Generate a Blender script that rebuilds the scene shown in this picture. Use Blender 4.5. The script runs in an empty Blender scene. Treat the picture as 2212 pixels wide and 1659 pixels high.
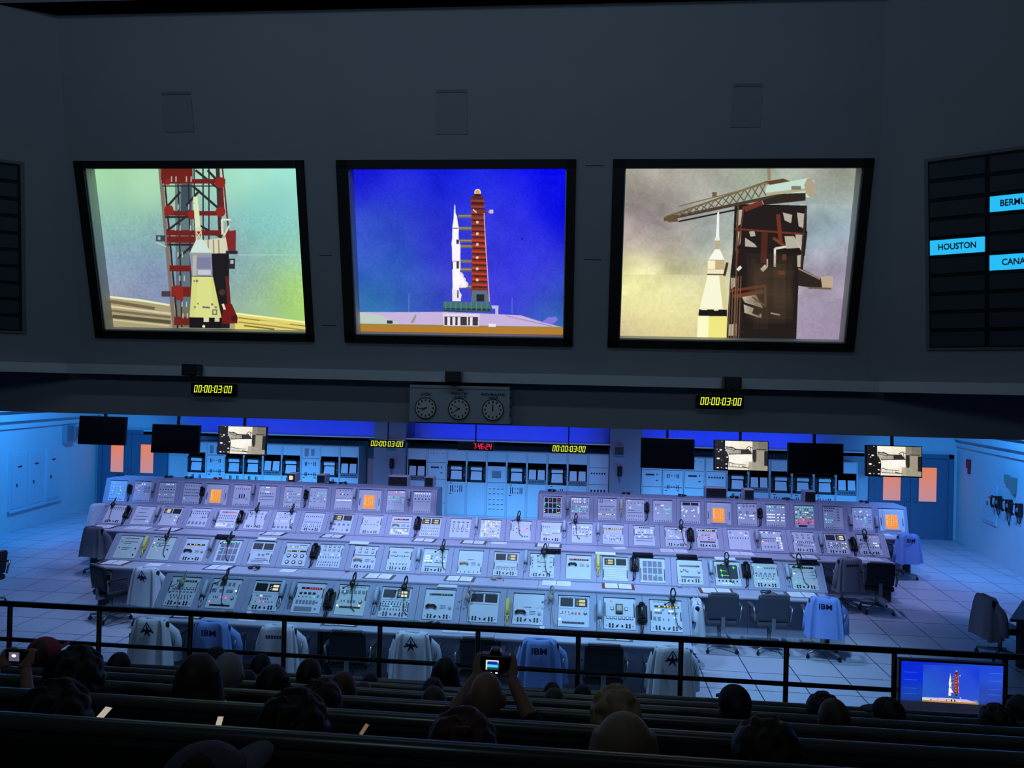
import bpy, math, random
import numpy as np
from mathutils import Vector, Matrix
S = bpy.context.scene
COL = S.collection
# ------------------------------------------------------------------ camera
H, F, YAW, PIT, ROL = 3.945, 1658.0, .0917, .0041, .0238
fw = Vector((-math.sin(YAW)*math.cos(PIT), math.cos(YAW)*math.cos(PIT), math.sin(PIT)))
r0 = Vector((math.cos(YAW), math.sin(YAW), 0)); u0 = r0.cross(fw)
rt = r0*math.cos(ROL)+u0*math.sin(ROL); up = u0*math.cos(ROL)-r0*math.sin(ROL)
EYE = Vector((0, 0, H))
cd = bpy.data.cameras.new('camera'); cam = bpy.data.objects.new('camera', cd); COL.objects.link(cam)
cd.sensor_width = 36; cd.lens = F/2212*36; cd.clip_start = .05; cd.clip_end = 200
cam.matrix_world = Matrix(((rt.x, up.x, -fw.x, 0), (rt.y, up.y, -fw.y, 0), (rt.z, up.z, -fw.z, H), (0, 0, 0, 1)))
S.camera = cam
def ray(x, y): return fw+rt*((x-1106)/F)-up*((y-829.5)/F)
def atY(x, y, Y):                                    # the point at depth Y seen at a pixel
    d = ray(x, y); return EYE+d*(Y/d.y)
def atZ(x, y, Z):
    d = ray(x, y); return EYE+d*((Z-H)/d.z)
def atP(x, y, p0, n):
    d = ray(x, y); return EYE+d*((p0-EYE).dot(n)/d.dot(n))
# ------------------------------------------------------------------ world, lights, exposure
S.view_settings.view_transform = 'Standard'; S.view_settings.look = 'None'
S.view_settings.exposure = 0; S.view_settings.gamma = 1; S.view_settings.use_curve_mapping = False
S.cycles.use_denoising = True
W = bpy.data.worlds.new('world'); S.world = W; W.use_nodes = True
W.node_tree.nodes['Background'].inputs[0].default_value = (.1, .16, .3, 1)
W.node_tree.nodes['Background'].inputs[1].default_value = .014
def lamp(name, kind, loc, target, energy, color, size=(1, .3), blend=.6, angle=60):
    l = bpy.data.lights.new(name, kind); o = bpy.data.objects.new(name, l); COL.objects.link(o)
    o.location = loc; l.energy = energy; l.color = color
    d = Vector(target)-Vector(loc); o.rotation_euler = d.to_track_quat('-Z', 'Y').to_euler()
    if kind == 'AREA': l.shape = 'RECTANGLE'; l.size, l.size_y = size
    if kind == 'SPOT': l.spot_size = math.radians(angle); l.spot_blend = blend; l.shadow_soft_size = size[0]
    return o
LAV = (.46, .47, 1.0); CYA = (.28, .58, 1.0); BLU = (.03, .34, 1.0); DEEP = (.002, .018, 1.0)
# stage lamps hung behind the front bulkhead, over the consoles
lamp('stage_lamp_front', 'SPOT', (-3.6, 9.3, 5.3), (-3.4, 10.4, .9), 430, CYA, (.2,), .7, 112)
lamp('stage_lamp_front', 'SPOT', (-.4, 9.3, 5.3), (-.4, 10.4, .9), 390, CYA, (.2,), .7, 100)
lamp('stage_lamp_front_right', 'SPOT', (2.6, 8.95, 5.2), (2.1, 10.6, .3), 720, CYA, (.08,), .45, 70)
for i, x in enumerate((-7.6, -4.4, -1.2, 2.0)):
    lamp('stage_lamp_middle', 'SPOT', (x, 11.9, 5.3), (x, 13.7, .9), 450, (.40, .53, 1.0), (.2,), .7, 92)
for i, x in enumerate((-8.8, -5.4, -2.0, 1.4, 4.8)):
    lamp('stage_lamp_rear', 'SPOT', (x, 14.4, 5.3), (x+.1, 16.8, 1.0), 330, LAV, (.15,), .5, 84)
lamp('stage_lamp_rear_right', 'SPOT', (7.0, 14.6, 5.3), (7.7, 16.4, .2), 260, LAV, (.1,), .25, 56)
# blue washes on the side walls
for x, tx in ((-10.6, -13.9), (6.9, 9.6)):
    lamp('wall_wash_lamp', 'SPOT', (x, 15.9, 4.8), (tx, 18.6, .9), 800, BLU, (.3,), .8, 96)
    lamp('wall_wash_lamp', 'SPOT', (x, 12.2, 4.9), (tx, 15.2, .6), 480 if x < 0 else 330, BLU, (.3,), .8, 84)
# low lamps behind the back row that wash the equipment racks
for x0, x1, e in ((-10.8, -6.2, 88), (-3.5, -.3, 38), (1.9, 3.3, 36), (5.7, 7.0, 22)):
    lamp('rack_wash_lamp', 'AREA', ((x0+x1)/2, 18.7, .5), ((x0+x1)/2, 20.3, 1.15), e, (.03, .42, 1.0), (x1-x0, .15))
# cove lamps above the racks
for x0, x1 in ((-11.2, -5.6), (-4.3, .4), (1.7, 6.2)):
    lamp('cove_lamp', 'AREA', ((x0+x1)/2, 20.45, 2.66), ((x0+x1)/2, 21.1, 2.95), 17, DEEP, (x1-x0, .1))
# dim ceiling lamp of the audience hall, in front of the upper wall
lamp('ceiling_wash_lamp', 'AREA', (-1.5, 4.2, 8.2), (-1.5, 8.6, 4.7), 30, (.50, .76, 1.0), (9, .3))
for x in (-6, -1.5, 3):  # added spots behind the audience, fill standing in for bounced light
    lamp('upper_wall_fill', 'SPOT', (x, -3, 7.2), (x, 8.3, 4.8), 112, (.52, .74, 1.0), (.5,), 1.0, 74)
# ------------------------------------------------------------------ materials
def lin(c): c = c/255; return c/12.92 if c <= .04045 else ((c+.055)/1.055)**2.4
def rgb(r, g, b): return (lin(r), lin(g), lin(b), 1)
MATS = {}
def mat(name, c, rough=.6, metal=0, noise=.06, scale=9, spec=.4, coat=0):
    if name in MATS: return MATS[name]
    m = bpy.data.materials.new(name); m.use_nodes = True; nt = m.node_tree; b = nt.nodes['Principled BSDF']
    c = rgb(*c)
    b.inputs['Roughness'].default_value = rough; b.inputs['Metallic'].default_value = metal
    b.inputs['Specular IOR Level'].default_value = spec
    if coat: b.inputs['Coat Weight'].default_value = coat
    if noise:
        tc = nt.nodes.new('ShaderNodeTexCoord'); n = nt.nodes.new('ShaderNodeTexNoise'); n.inputs['Scale'].default_value = scale
        n.inputs['Detail'].default_value = 3
        mx = nt.nodes.new('ShaderNodeMix'); mx.data_type = 'RGBA'
        nt.links.new(tc.outputs['Object'], n.inputs['Vector']); nt.links.new(n.outputs['Fac'], mx.inputs['Factor'])
        mx.inputs['A'].default_value = tuple(v*(1-noise) for v in c[:3])+(1,); mx.inputs['B'].default_value = tuple(min(1, v*(1+noise)) for v in c[:3])+(1,)
        nt.links.new(mx.outputs['Result'], b.inputs['Base Color'])
    else: b.inputs['Base Color'].default_value = c
    MATS[name] = m; return m
def emi(name, c, s=1.0):
    if name in MATS: return MATS[name]
    m = bpy.data.materials.new(name); m.use_nodes = True; nt = m.node_tree; b = nt.nodes['Principled BSDF']
    b.inputs['Base Color'].default_value = (.01, .01, .01, 1); b.inputs['Emission Color'].default_value = rgb(*c); b.inputs['Emission Strength'].default_value = s
    b.inputs['Roughness'].default_value = .4
    try: m.cycles.emission_sampling = 'NONE'
    except Exception: pass
    MATS[name] = m; return m
def picture_mat(name, s=1.0, sampling=True):
    m = bpy.data.materials.new(name); m.use_nodes = True; nt = m.node_tree; b = nt.nodes['Principled BSDF']
    a = nt.nodes.new('ShaderNodeAttribute'); a.attribute_name = 'picture'
    b.inputs['Base Color'].default_value = (.01, .01, .01, 1); b.inputs['Roughness'].default_value = .5
    nt.links.new(a.outputs['Color'], b.inputs['Emission Color']); b.inputs['Emission Strength'].default_value = s
    if not sampling:
        try: m.cycles.emission_sampling = 'NONE'
        except Exception: pass
    return m
PAINT = mat('console_paint', (156, 161, 182), .5); PANEL = mat('panel_paint', (208, 215, 222), .5); PANELG = mat('panel_paint_warm', (198, 214, 206), .5)
DESKM = mat('desk_laminate', (176, 180, 196), .45); BLK = mat('black_plastic', (16, 16, 18), .25, spec=.55); DRK = mat('dark_grey_plastic', (42, 43, 48), .5)
GRY = mat('grey_plastic', (120, 122, 132), .5); KEYG = mat('grey_key', (128, 132, 146), .5); WHT = mat('white_plastic', (225, 226, 228), .4)
CREAM = mat('cream_plastic', (196, 184, 150), .4); YEL = mat('yellow_plastic', (226, 214, 112), .4); LBLU = mat('pale_blue_plastic', (172, 196, 208), .35)
SLOT = mat('dark_slot', (34, 34, 44), .7); LINE = mat('label_grey', (100, 104, 122), .6); PAPER = mat('paper', (238, 240, 242), .7)
GLASSD = mat('dark_tube_glass', (30, 31, 32), .45, noise=0, spec=.3); CHROME = mat('chrome', (150, 152, 158), .5, .6)
WALLM = mat('wall_paint', (198, 206, 214), .8, scale=3); UWALL = mat('upper_wall_paint', (150, 152, 158), .85, scale=2)
FLOORM = None
E_ = {'w': emi('lamp_white', (235, 245, 255), 1.6), 'g': emi('lamp_green', (60, 240, 150), 1.3), 'r': emi('lamp_red', (255, 50, 90), 1.0), 'y': emi('lamp_yellow', (255, 225, 90), 1.3),
      'o': emi('lamp_orange', (255, 150, 90), 1.2), 'p': emi('lamp_pink', (255, 130, 170), 1.1), 'c': emi('lamp_cyan', (120, 240, 255), 1.3), 'b': emi('lamp_violet', (150, 140, 255), 1.2)}
AMBER = emi('amber_display', (238, 150, 64), 1.0); AMBT = emi('amber_text', (255, 220, 150), 1.1)
# ------------------------------------------------------------------ mesh helper
class MB:
    def __init__(s, M=None): s.v = []; s.f = []; s.m = []; s.M = M
    def add(s, vs, fs, mi=0):
        n = len(s.v)
        for p in vs:
            p = Vector(p); s.v.append(tuple(s.M @ p) if s.M else tuple(p))
        for f in fs: s.f.append([n+i for i in f]); s.m.append(mi)
    def box(s, x0, x1, y0, y1, z0, z1, mi=0):
        s.add([(x0, y0, z0), (x1, y0, z0), (x1, y1, z0), (x0, y1, z0), (x0, y0, z1), (x1, y0, z1), (x1, y1, z1), (x0, y1, z1)],
              [(0, 3, 2, 1), (4, 5, 6, 7), (0, 1, 5, 4), (1, 2, 6, 5), (2, 3, 7, 6), (3, 0, 4, 7)], mi)
    def quad(s, a, b, c, d, mi=0): s.add([a, b, c, d], [(0, 1, 2, 3)], mi)
    def prism(s, poly, x0, x1, mi=0, ax='x'):
        n = len(poly)
        def P(t, a, b): return (t, a, b) if ax == 'x' else ((a, t, b) if ax == 'y' else (a, b, t))
        s.add([P(x0, a, b) for a, b in poly]+[P(x1, a, b) for a, b in poly],
              [tuple(range(n))[::-1], tuple(range(n, 2*n))]+[(i, (i+1) % n, n+(i+1) % n, n+i) for i in range(n)], mi)
    def cyl(s, a, b, r, n=10, mi=0, r2=None):
        s.tube([a, b], [r, r if r2 is None else r2], n, mi)
    def tube(s, pts, r, n=6, mi=0):
        pts = [Vector(p) for p in pts]; rs = r if isinstance(r, (list, tuple)) else [r]*len(pts)
        vs = []; prev = None
        for i, p in enumerate(pts):
            d = (pts[min(i+1, len(pts)-1)]-pts[max(i-1, 0)])
            d = d.normalized() if d.length > 1e-9 else Vector((0, 0, 1))
            if prev is None:
                a = d.orthogonal().normalized()
            else:
                a = prev-d*prev.dot(d); a = a.normalized() if a.length > 1e-6 else d.orthogonal().normalized()
            prev = a; b = d.cross(a)
            for k in range(n):
                t = 2*math.pi*k/n; vs.append(p+(a*math.cos(t)+b*math.sin(t))*rs[i])
        fs = [tuple(range(n))[::-1], tuple(range(len(vs)-n, len(vs)))]
        for i in range(len(pts)-1):
            for k in range(n): fs.append((i*n+k, i*n+(k+1) % n, (i+1)*n+(k+1) % n, (i+1)*n+k))
        s.add(vs, fs, mi)
    def ball(s, c, rx, ry=None, rz=None, n=12, m=8, mi=0, R=None):
        ry = rx if ry is None else ry; rz = rx if rz is None else rz; c = Vector(c)
        vs = [(0, 0, rz)]; 
        for i in range(1, m):
            t = math.pi*i/m
            for k in range(n): vs.append((rx*math.sin(t)*math.cos(2*math.pi*k/n), ry*math.sin(t)*math.sin(2*math.pi*k/n), rz*math.cos(t)))
        vs.append((0, 0, -rz)); vs = [Vector(p) for p in vs]
        if R: vs = [R @ p for p in vs]
        vs = [p+c for p in vs]
        fs = [(0, 1+k, 1+(k+1) % n) for k in range(n)]
        for i in range(m-2):
            for k in range(n): fs.append((1+i*n+k, 1+(i+1)*n+k, 1+(i+1)*n+(k+1) % n, 1+i*n+(k+1) % n))
        L = len(vs)-1; fs += [(L, L-n+(k+1) % n, L-n+k) for k in range(n)]
        s.add(vs, fs, mi)
    def build(s, name, mats, parent=None, smooth=False, bevel=0):
        me = bpy.data.meshes.new(name); me.from_pydata(s.v, [], s.f)
        for m in (mats if isinstance(mats, (list, tuple)) else [mats]): me.materials.append(m)
        me.polygons.foreach_set('material_index', s.m)
        if smooth: me.polygons.foreach_set('use_smooth', [True]*len(s.f))
        me.update()
        o = bpy.data.objects.new(name, me); COL.objects.link(o)
        if parent: o.parent = parent
        if bevel:
            b = o.modifiers.new('edge', 'BEVEL'); b.width = bevel; b.segments = 2; b.limit_method = 'ANGLE'
        return o
def tag(o, label=None, cat=None, group=None, kind=None):
    if label: o['label'] = label
    if cat: o['category'] = cat
    if group: o['group'] = group
    if kind: o['kind'] = kind
    return o
def empty(name, loc=(0, 0, 0), rz=0, label=None, cat=None, group=None, M=None):
    o = bpy.data.objects.new(name, None); COL.objects.link(o); o.empty_display_size = .1
    if M is not None: o.matrix_world = M
    else: o.location = loc; o.rotation_euler = (0, 0, rz)
    return tag(o, label, cat, group)
def dup(o, parent=None):
    c = o.copy(); COL.objects.link(c)
    if parent: c.parent = parent
    for ch in list(o.children): dup(ch, c)
    return c
ORD = 'first second third fourth fifth sixth seventh eighth ninth tenth eleventh twelfth thirteenth fourteenth fifteenth sixteenth seventeenth eighteenth nineteenth twentieth'.split()
def ordw(i): return ORD[i] if i < 20 else 'twenty-'+ORD[i-20]
def fit(p, n):                                        # a phrase cut to n words without a dangling joining word
    w = p.replace(',', '').split()[:n]
    while len(w) > 1 and w[-1] in ('a', 'an', 'the', 'and', 'of', 'in', 'over', 'under', 'above', 'with', 'on', 'one', 'between', 'left', 'right', 'two', 'panel', 'dark', 'cream', 'grey', 'paired', 'pink', 'large', 'square', 'green', 'white', 'key'): w.pop()
    return ' '.join(w)
def struct(o): o['kind'] = 'structure'; return o
FONT = {}
def text_mesh(txt, size, name, m, parent=None, M=None, ext=.001, bold=0, sx=1):
    cu = bpy.data.curves.new('t', 'FONT'); cu.body = txt; cu.size = size; cu.extrude = ext; cu.align_x = 'CENTER'; cu.align_y = 'CENTER'; cu.offset = bold; cu.resolution_u = 3
    t = bpy.data.objects.new('t', cu); COL.objects.link(t)
    me = bpy.data.meshes.new_from_object(t.evaluated_get(bpy.context.evaluated_depsgraph_get())); bpy.data.objects.remove(t)
    T = (M or Matrix.Identity(4)) @ Matrix.Diagonal((sx, 1, 1, 1)); me.transform(T)
    me.materials.clear(); me.materials.append(m)
    o = bpy.data.objects.new(name, me); COL.objects.link(o); o.parent = parent
    return o
def frame_matrix(o, u, v):
    u = Vector(u).normalized(); v = Vector(v); n = u.cross(v).normalized(); v = n.cross(u)
    return Matrix(((u.x, v.x, n.x, o[0]), (u.y, v.y, n.y, o[1]), (u.z, v.z, n.z, o[2]), (0, 0, 0, 1)))
# ------------------------------------------------------------------ pictures shown on screens
class Can:                                            # a raster of coloured cells that becomes a screen's lit picture
    def __init__(s, w, h): s.w, s.h = w, h; s.a = np.zeros((h, w, 3)); s.map = lambda x, y: (x, y); s.rng = np.random.RandomState(5)
    def px(s, pts): return [(a*s.w, b*s.h) for a, b in (s.map(x, y) for x, y in pts)]
    def poly(s, pts, c, al=1.0):
        P = s.px(pts); xs = [p[0] for p in P]; ys = [p[1] for p in P]
        SS = 3
        x0, x1 = max(0, int(min(xs))), min(s.w, int(max(xs))+2); y0, y1 = max(0, int(min(ys))), min(s.h, int(max(ys))+2)
        if x1 <= x0 or y1 <= y0: return
        gx = (np.arange((x1-x0)*SS)+.5)/SS+x0; gy = (np.arange((y1-y0)*SS)+.5)/SS+y0
        X, Y = np.meshgrid(gx, gy); ins = np.zeros(X.shape, bool)
        for i in range(len(P)):
            (ax, ay), (bx, by) = P[i], P[i-1]
            if ay == by: continue
            c1 = ((ay > Y) != (by > Y)) & (X < (bx-ax)*(Y-ay)/(by-ay)+ax); ins ^= c1
        k = ins.reshape(y1-y0, SS, x1-x0, SS).mean((1, 3))[..., None]*al
        s.a[y0:y1, x0:x1] = s.a[y0:y1, x0:x1]*(1-k)+np.array(c)/255.*k
    def line(s, p, q, wd, c, al=1.0):
        (ax, ay), (bx, by) = p, q; L = math.hypot(bx-ax, by-ay) or 1; nx, ny = -(by-ay)/L*wd/2, (bx-ax)/L*wd/2
        s.poly([(ax+nx, ay+ny), (bx+nx, by+ny), (bx-nx, by-ny), (ax-nx, ay-ny)], c, al)
    def rect(s, x0, y0, x1, y1, c, al=1.0): s.poly([(x0, y0), (x1, y0), (x1, y1), (x0, y1)], c, al)
    def disc(s, x, y, r, c, al=1.0, ry=None): s.poly([(x+r*math.cos(t*.524), y+(ry or r)*math.sin(t*.524)) for t in range(12)], c, al)
    def blobs(s, pts):                                # smooth background from scattered colour samples (fractions)
        Y, X = np.mgrid[0:s.h, 0:s.w]; X = (X+.5)/s.w; Y = (Y+.5)/s.h
        num = np.zeros((s.h, s.w, 3)); den = np.zeros((s.h, s.w, 1))
        for x, y, c in pts:
            w = (1/(((X-x)**2+(Y-y)**2)**1.6+2e-3))[..., None]; num += w*np.array(c)/255.; den += w
        s.a[:] = num/den
    def noise(s, cell, amp, y0=0, y1=1):
        for c, a in ((cell, amp), (cell/2, amp*.6), (cell/4, amp*.35)):
            h, w = int(s.h/c)+3, int(s.w/c)+3; g = s.rng.rand(h, w)-.5
            yy = np.arange(s.h)/c; xx = np.arange(s.w)/c; yi = yy.astype(int); xi = xx.astype(int)
            fy = (yy-yi)[:, None]; fx = (xx-xi)[None]; fy = fy*fy*(3-2*fy); fx = fx*fx*(3-2*fx)
            n = g[yi][:, xi]*(1-fy)*(1-fx)+g[yi+1][:, xi]*fy*(1-fx)+g[yi][:, xi+1]*(1-fy)*fx+g[yi+1][:, xi+1]*fy*fx
            A, B = int(y0*s.h), int(y1*s.h); s.a[A:B] += (n*a)[A:B, :, None]
    def mesh(s, name, w, h, m, parent=None):          # a flat lit screen, w by h metres, in the local x-y plane facing +z
        nw, nh = s.w, s.h
        X, Y = np.meshgrid(np.linspace(-w/2, w/2, nw+1), np.linspace(h/2, -h/2, nh+1))
        co = np.stack([X, Y, np.zeros_like(X)], -1).reshape(-1, 3).astype('f')
        i = (np.arange(nh)[:, None]*(nw+1)+np.arange(nw)[None]).ravel()
        q = np.stack([i+nw+1, i+nw+2, i+1, i], -1).ravel().astype('i')
        me = bpy.data.meshes.new(name); me.vertices.add(len(co)); me.vertices.foreach_set('co', co.ravel())
        me.loops.add(len(q)); me.loops.foreach_set('vertex_index', q); me.polygons.add(nw*nh); me.polygons.foreach_set('loop_start', np.arange(0, len(q), 4, dtype='i'))
        me.update(calc_edges=True)
        a = np.clip(s.a, 0, 1); l = np.where(a <= .04045, a/12.92, ((a+.055)/1.055)**2.4)
        at = me.attributes.new('picture', 'FLOAT_COLOR', 'FACE')
        at.data.foreach_set('color', np.concatenate([l, np.ones((nh, nw, 1))], -1).ravel().astype('f'))
        me.materials.append(m); o = bpy.data.objects.new(name, me); COL.objects.link(o); o.parent = parent
        return o
def tower_picture(c):                                 # the tall rocket beside its red tower, over the sea-blue sky
    L = lambda y: 168+.0522*(y-230); R = lambda y: 1825-.016*(y-227)
    c.map = lambda x, y: ((x-L(y))/(R(y)-L(y)), (y-229)/1236.)
    c.blobs([(0, 0, (20, 20, 215)), (.5, 0, (25, 35, 225)), (1, 0, (0, 0, 238)), (.05, .4, (55, 85, 205)), (.2, .6, (52, 105, 195)), (.08, .85, (55, 125, 175)), (.35, .8, (60, 95, 190)), (.43, .5, (42, 40, 205)),
             (.75, .3, (50, 55, 225)), (.8, .6, (45, 42, 222)), (.7, .75, (52, 50, 215)), (.95, .75, (60, 80, 205)), (1, .87, (55, 115, 165)), (.97, .2, (5, 5, 240)), (.5, .75, (70, 60, 205))])
    c.noise(c.w/5, .07); c.noise(3, .03)
    for x, y0 in ((612, 1160), (1415, 1180)): c.line((x, y0), (x, 1310), 5, (110, 170, 205), .7)
    c.poly([(215, 1312), (560, 1308), (900, 1300), (1300, 1312), (1480, 1318), (1650, 1370), (1815, 1410), (1815, 1420), (215, 1410)], (200, 178, 222))
    c.poly([(215, 1315), (380, 1330), (440, 1360), (520, 1385), (540, 1405), (215, 1408)], (190, 205, 195))
    c.poly([(625, 1390), (665, 1320), (672, 1340), (650, 1390)], (150, 150, 130)); c.poly([(1640, 1370), (1690, 1330), (1750, 1325), (1765, 1350), (1720, 1385)], (125, 118, 222))
    c.rect(440, 1375, 485, 1400, (45, 55, 60)); c.line((1370, 1325), (1720, 1400), 6, (130, 120, 160), .7)
    c.rect(200, 1405, 1830, 1500, (182, 124, 40)); c.rect(200, 1403, 1830, 1425, (150, 130, 75), .7)
    c.poly([(880, 1312), (1165, 1312), (1160, 1410), (885, 1410)], (225, 215, 235)); c.rect(892, 1336, 1152, 1404, (62, 56, 60))
    for x in (925, 965, 1005, 1100): c.rect(x-11, 1340, x+11, 1404, (236, 228, 240))
    c.rect(1066, 1330, 1076, 1404, (236, 228, 240)); c.rect(1235, 1388, 1290, 1412, (236, 230, 240))
    c.poly([(1255, 1245), (1310, 1245), (1308, 1312), (1285, 1312), (1285, 1270), (1262, 1270)], (190, 190, 215))
    c.poly([(880, 1218), (1250, 1228), (1247, 1300), (885, 1290)], (66, 112, 116)); c.rect(885, 1270, 1245, 1296, (34, 60, 66))
    for x in range(900, 1240, 40): c.line((x, 1225), (x, 1290), 6, (110, 150, 150), .7)
    c.line((850, 1280), (1260, 1296), 8, (60, 90, 95))
    for y in (573, 662, 755, 797, 910, 972, 1104):    # swing arms
        c.rect(995, y-14, 1105, y+12, (110, 100, 95)); c.line((1000, y-4), (1100, y-4), 5, (178, 165, 130))
    c.poly([(1092, 420), (1192, 418), (1205, 760), (1222, 1100), (1238, 1190), (1098, 1190), (1108, 760)], (128, 50, 42))
    c.rect(1096, 420, 1190, 500, (78, 34, 40), .8)
    for k, y in enumerate(range(455, 1120, 42)):
        c.line((1094+k*.8, y), (1200+k*1.6, y+4), 15, (196, 62, 36) if k > 5 else (150, 60, 48)); c.line((1100+k*.8, y+18), (1200+k*1.6, y+20), 10, (52, 26, 30), .8)
    for y in (615, 700, 780, 880, 965, 1050): c.disc(1145, y, 11, (240, 225, 215), .9)
    c.poly([(1105, 1130), (1222, 1130), (1240, 1225), (1098, 1222)], (92, 112, 128)); c.rect(1140, 1160, 1200, 1215, (34, 40, 50))
    c.line((1196, 540), (1208, 760), 6, (232, 190, 190)); c.line((1208, 760), (1240, 1215), 7, (226, 180, 196))
    c.line((1200, 542), (1262, 536), 12, (190, 130, 140)); c.rect(1236, 522, 1268, 550, (205, 190, 215)); c.line((1110, 520), (1140, 545), 10, (236, 200, 185)); c.line((1140, 540), (1230, 542), 12, (120, 44, 50))
    c.disc(1146, 396, 26, (245, 230, 215)); c.disc(1146, 396, 19, (226, 165, 70)); c.rect(1122, 408, 1172, 422, (40, 26, 40))
    w = (250, 246, 255)
    c.poly([(966, 488), (972, 488), (975, 545), (986, 572), (990, 600), (1000, 655), (1000, 740), (1013, 785), (1015, 960), (1008, 1000), (1005, 1120), (1018, 1215), (955, 1215), (952, 1000), (947, 800), (944, 770), (950, 735), (950, 655), (960, 590), (962, 550)], w)
    c.line((950, 660), (998, 660), 7, (80, 90, 130)); c.rect(982, 745, 1002, 778, (50, 60, 90)); c.rect(946, 915, 956, 968, (50, 44, 60)); c.rect(984, 910, 1003, 965, (70, 60, 62)); c.line((950, 908), (1012, 908), 6, (150, 130, 160))
    for x, y, r in ((1000, 1050, 40), (1022, 1080, 34), (1035, 1050, 22), (1050, 1085, 26), (1010, 1020, 30)): c.disc(x, y, r, (255, 250, 255), .85)
    c.poly([(950, 1120), (1000, 1130), (1025, 1165), (1015, 1215), (952, 1215)], (236, 232, 240)); c.rect(990, 1130, 1000, 1190, (60, 70, 70))
    c.disc(1490, 737, 6, (10, 5, 30))
def capsule_picture(c):                               # close view: white spacecraft before a dark red tower, green sea behind
    L = lambda y: 575+.139*(y-190); R = lambda y: 1957+.0736*(y-198)
    c.map = lambda x, y: ((x-L(y))/(R(y)-L(y)), (y-192)/1073.)
    c.blobs([(0, 0, (170, 226, 170)), (.25, .1, (176, 222, 176)), (.7, .05, (168, 226, 198)), (1, 0, (160, 232, 216)), (.1, .24, (160, 208, 170)), (.9, .22, (150, 220, 205)),
             (.05, .34, (132, 182, 178)), (.3, .4, (128, 174, 178)), (.85, .34, (120, 190, 196)), (.1, .55, (130, 152, 184)), (.3, .7, (132, 142, 190)), (.7, .6, (138, 176, 186)), (.1, .8, (140, 148, 172)),
             (.75, .78, (140, 164, 176)), (.98, .5, (150, 205, 180)), (.92, .75, (172, 222, 110)), (.98, .82, (180, 226, 90)), (.8, .88, (165, 200, 140)), (.55, .5, (140, 170, 180))])
    c.noise(c.w/4, .04); c.noise(4, .05, .27, .85)
    c.line((690, 700), (1010, 600), 4, (110, 150, 150), .5); c.line((1560, 755), (1990, 752), 8, (170, 215, 200), .6)
    c.poly([(690, 1046), (900, 1066), (1100, 1098), (1300, 1120), (1560, 1150), (1800, 1185), (2040, 1212), (2040, 1300), (690, 1300)], (170, 158, 120))
    c.poly([(690, 1046), (900, 1066), (1100, 1098), (1100, 1110), (900, 1082), (690, 1060)], (232, 236, 196))
    c.poly([(1540, 1150), (1800, 1182), (2040, 1212), (2040, 1300), (1540, 1300)], (224, 212, 110)); c.line((1540, 1155), (2040, 1214), 12, (248, 244, 170))
    for a, b, w, col in (((700, 1085), (1000, 1130), 22, (105, 88, 66)), ((700, 1120), (1110, 1165), 14, (222, 214, 176)), ((710, 1150), (1110, 1190), 16, (110, 96, 74)), ((715, 1190), (1110, 1225), 26, (70, 66, 50)), ((720, 1215), (1100, 1250), 10, (214, 206, 160)),
                         ((1560, 1185), (2035, 1240), 8, (130, 105, 60)), ((1560, 1215), (2035, 1268), 9, (150, 120, 66)), ((1600, 1240), (1800, 1262), 10, (96, 80, 50)), ((1700, 1205), (1900, 1222), 6, (250, 240, 150))): c.line(a, b, w, col, .85)
    D = (46, 40, 44); RD = (112, 34, 30); RB = (140, 40, 32)
    c.poly([(1120, 195), (1240, 195), (1260, 1260), (1150, 1260)], (62, 74, 80), .55); c.rect(1165, 290, 1235, 470, (52, 66, 84), .8)
    c.line((1022, 190), (1135, 1265), 26, (126, 112, 104)); c.line((1045, 190), (1158, 1265), 12, D)
    for x0, x1 in ((1140, 1172), (1250, 1262), (1310, 1316), (1350, 1352), (1210, 1240)): c.line((x0, 190), (x1+14, 1260), 9, D)
    c.line((1408, 190), (1432, 640), 26, (70, 46, 46)); c.line((1440, 190), (1500, 720), 10, RD); c.line((1430, 260), (1446, 480), 24, RD)
    for (x0, y0, x1, y1) in ((1240, 300, 1420, 450), (1260, 200, 1430, 330), (1060, 450, 1160, 340), (1070, 600, 1230, 480), (1290, 560, 1440, 640), (1060, 210, 1180, 270), (1150, 780, 1240, 700), (1290, 330, 1200, 430), (1340, 200, 1420, 280)): c.line((x0, y0), (x1, y1), 15, D)
    for y, h, x1 in ((225, 70, 1240), (272, 30, 1460), (302, 8, 1420), (480, 30, 1450), (505, 14, 1260), (610, 36, 1450), (655, 44, 1270), (690, 14, 1280), (850, 40, 1255), (1010, 70, 1240), (1215, 60, 1260)):
        x0 = 1025+(y-190)*.105
        c.rect(x0, y-h/2, x1, y+h/2, RD if h > 25 else D)
    for x, y, r in ((1075, 275, 20), (1085, 460, 34), (1425, 280, 36), (1430, 470, 34), (1240, 490, 30), (1150, 1005, 40)): c.disc(x, y, r, RB)
    c.rect(1140, 975, 1190, 1070, RB); c.rect(1000, 628, 1062, 668, (60, 66, 74)); c.rect(1012, 636, 1030, 658, (150, 170, 176)); c.rect(1044, 1008, 1105, 1046, (70, 60, 66)); c.line((1000, 672), (1070, 705), 6, (200, 210, 190))
    for y in (240, 420, 560, 740, 900, 1080, 1160):
        for x in (1090, 1120, 1190, 1222): c.rect(x+(y-190)*.1, y, x+9+(y-190)*.1, y+36, (196, 206, 196), .8)
    c.poly([(1375, 740), (1490, 740), (1505, 1260), (1400, 1260)], (30, 26, 30)); c.poly([(1300, 660), (1475, 640), (1480, 745), (1340, 748)], (214, 210, 186))
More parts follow.
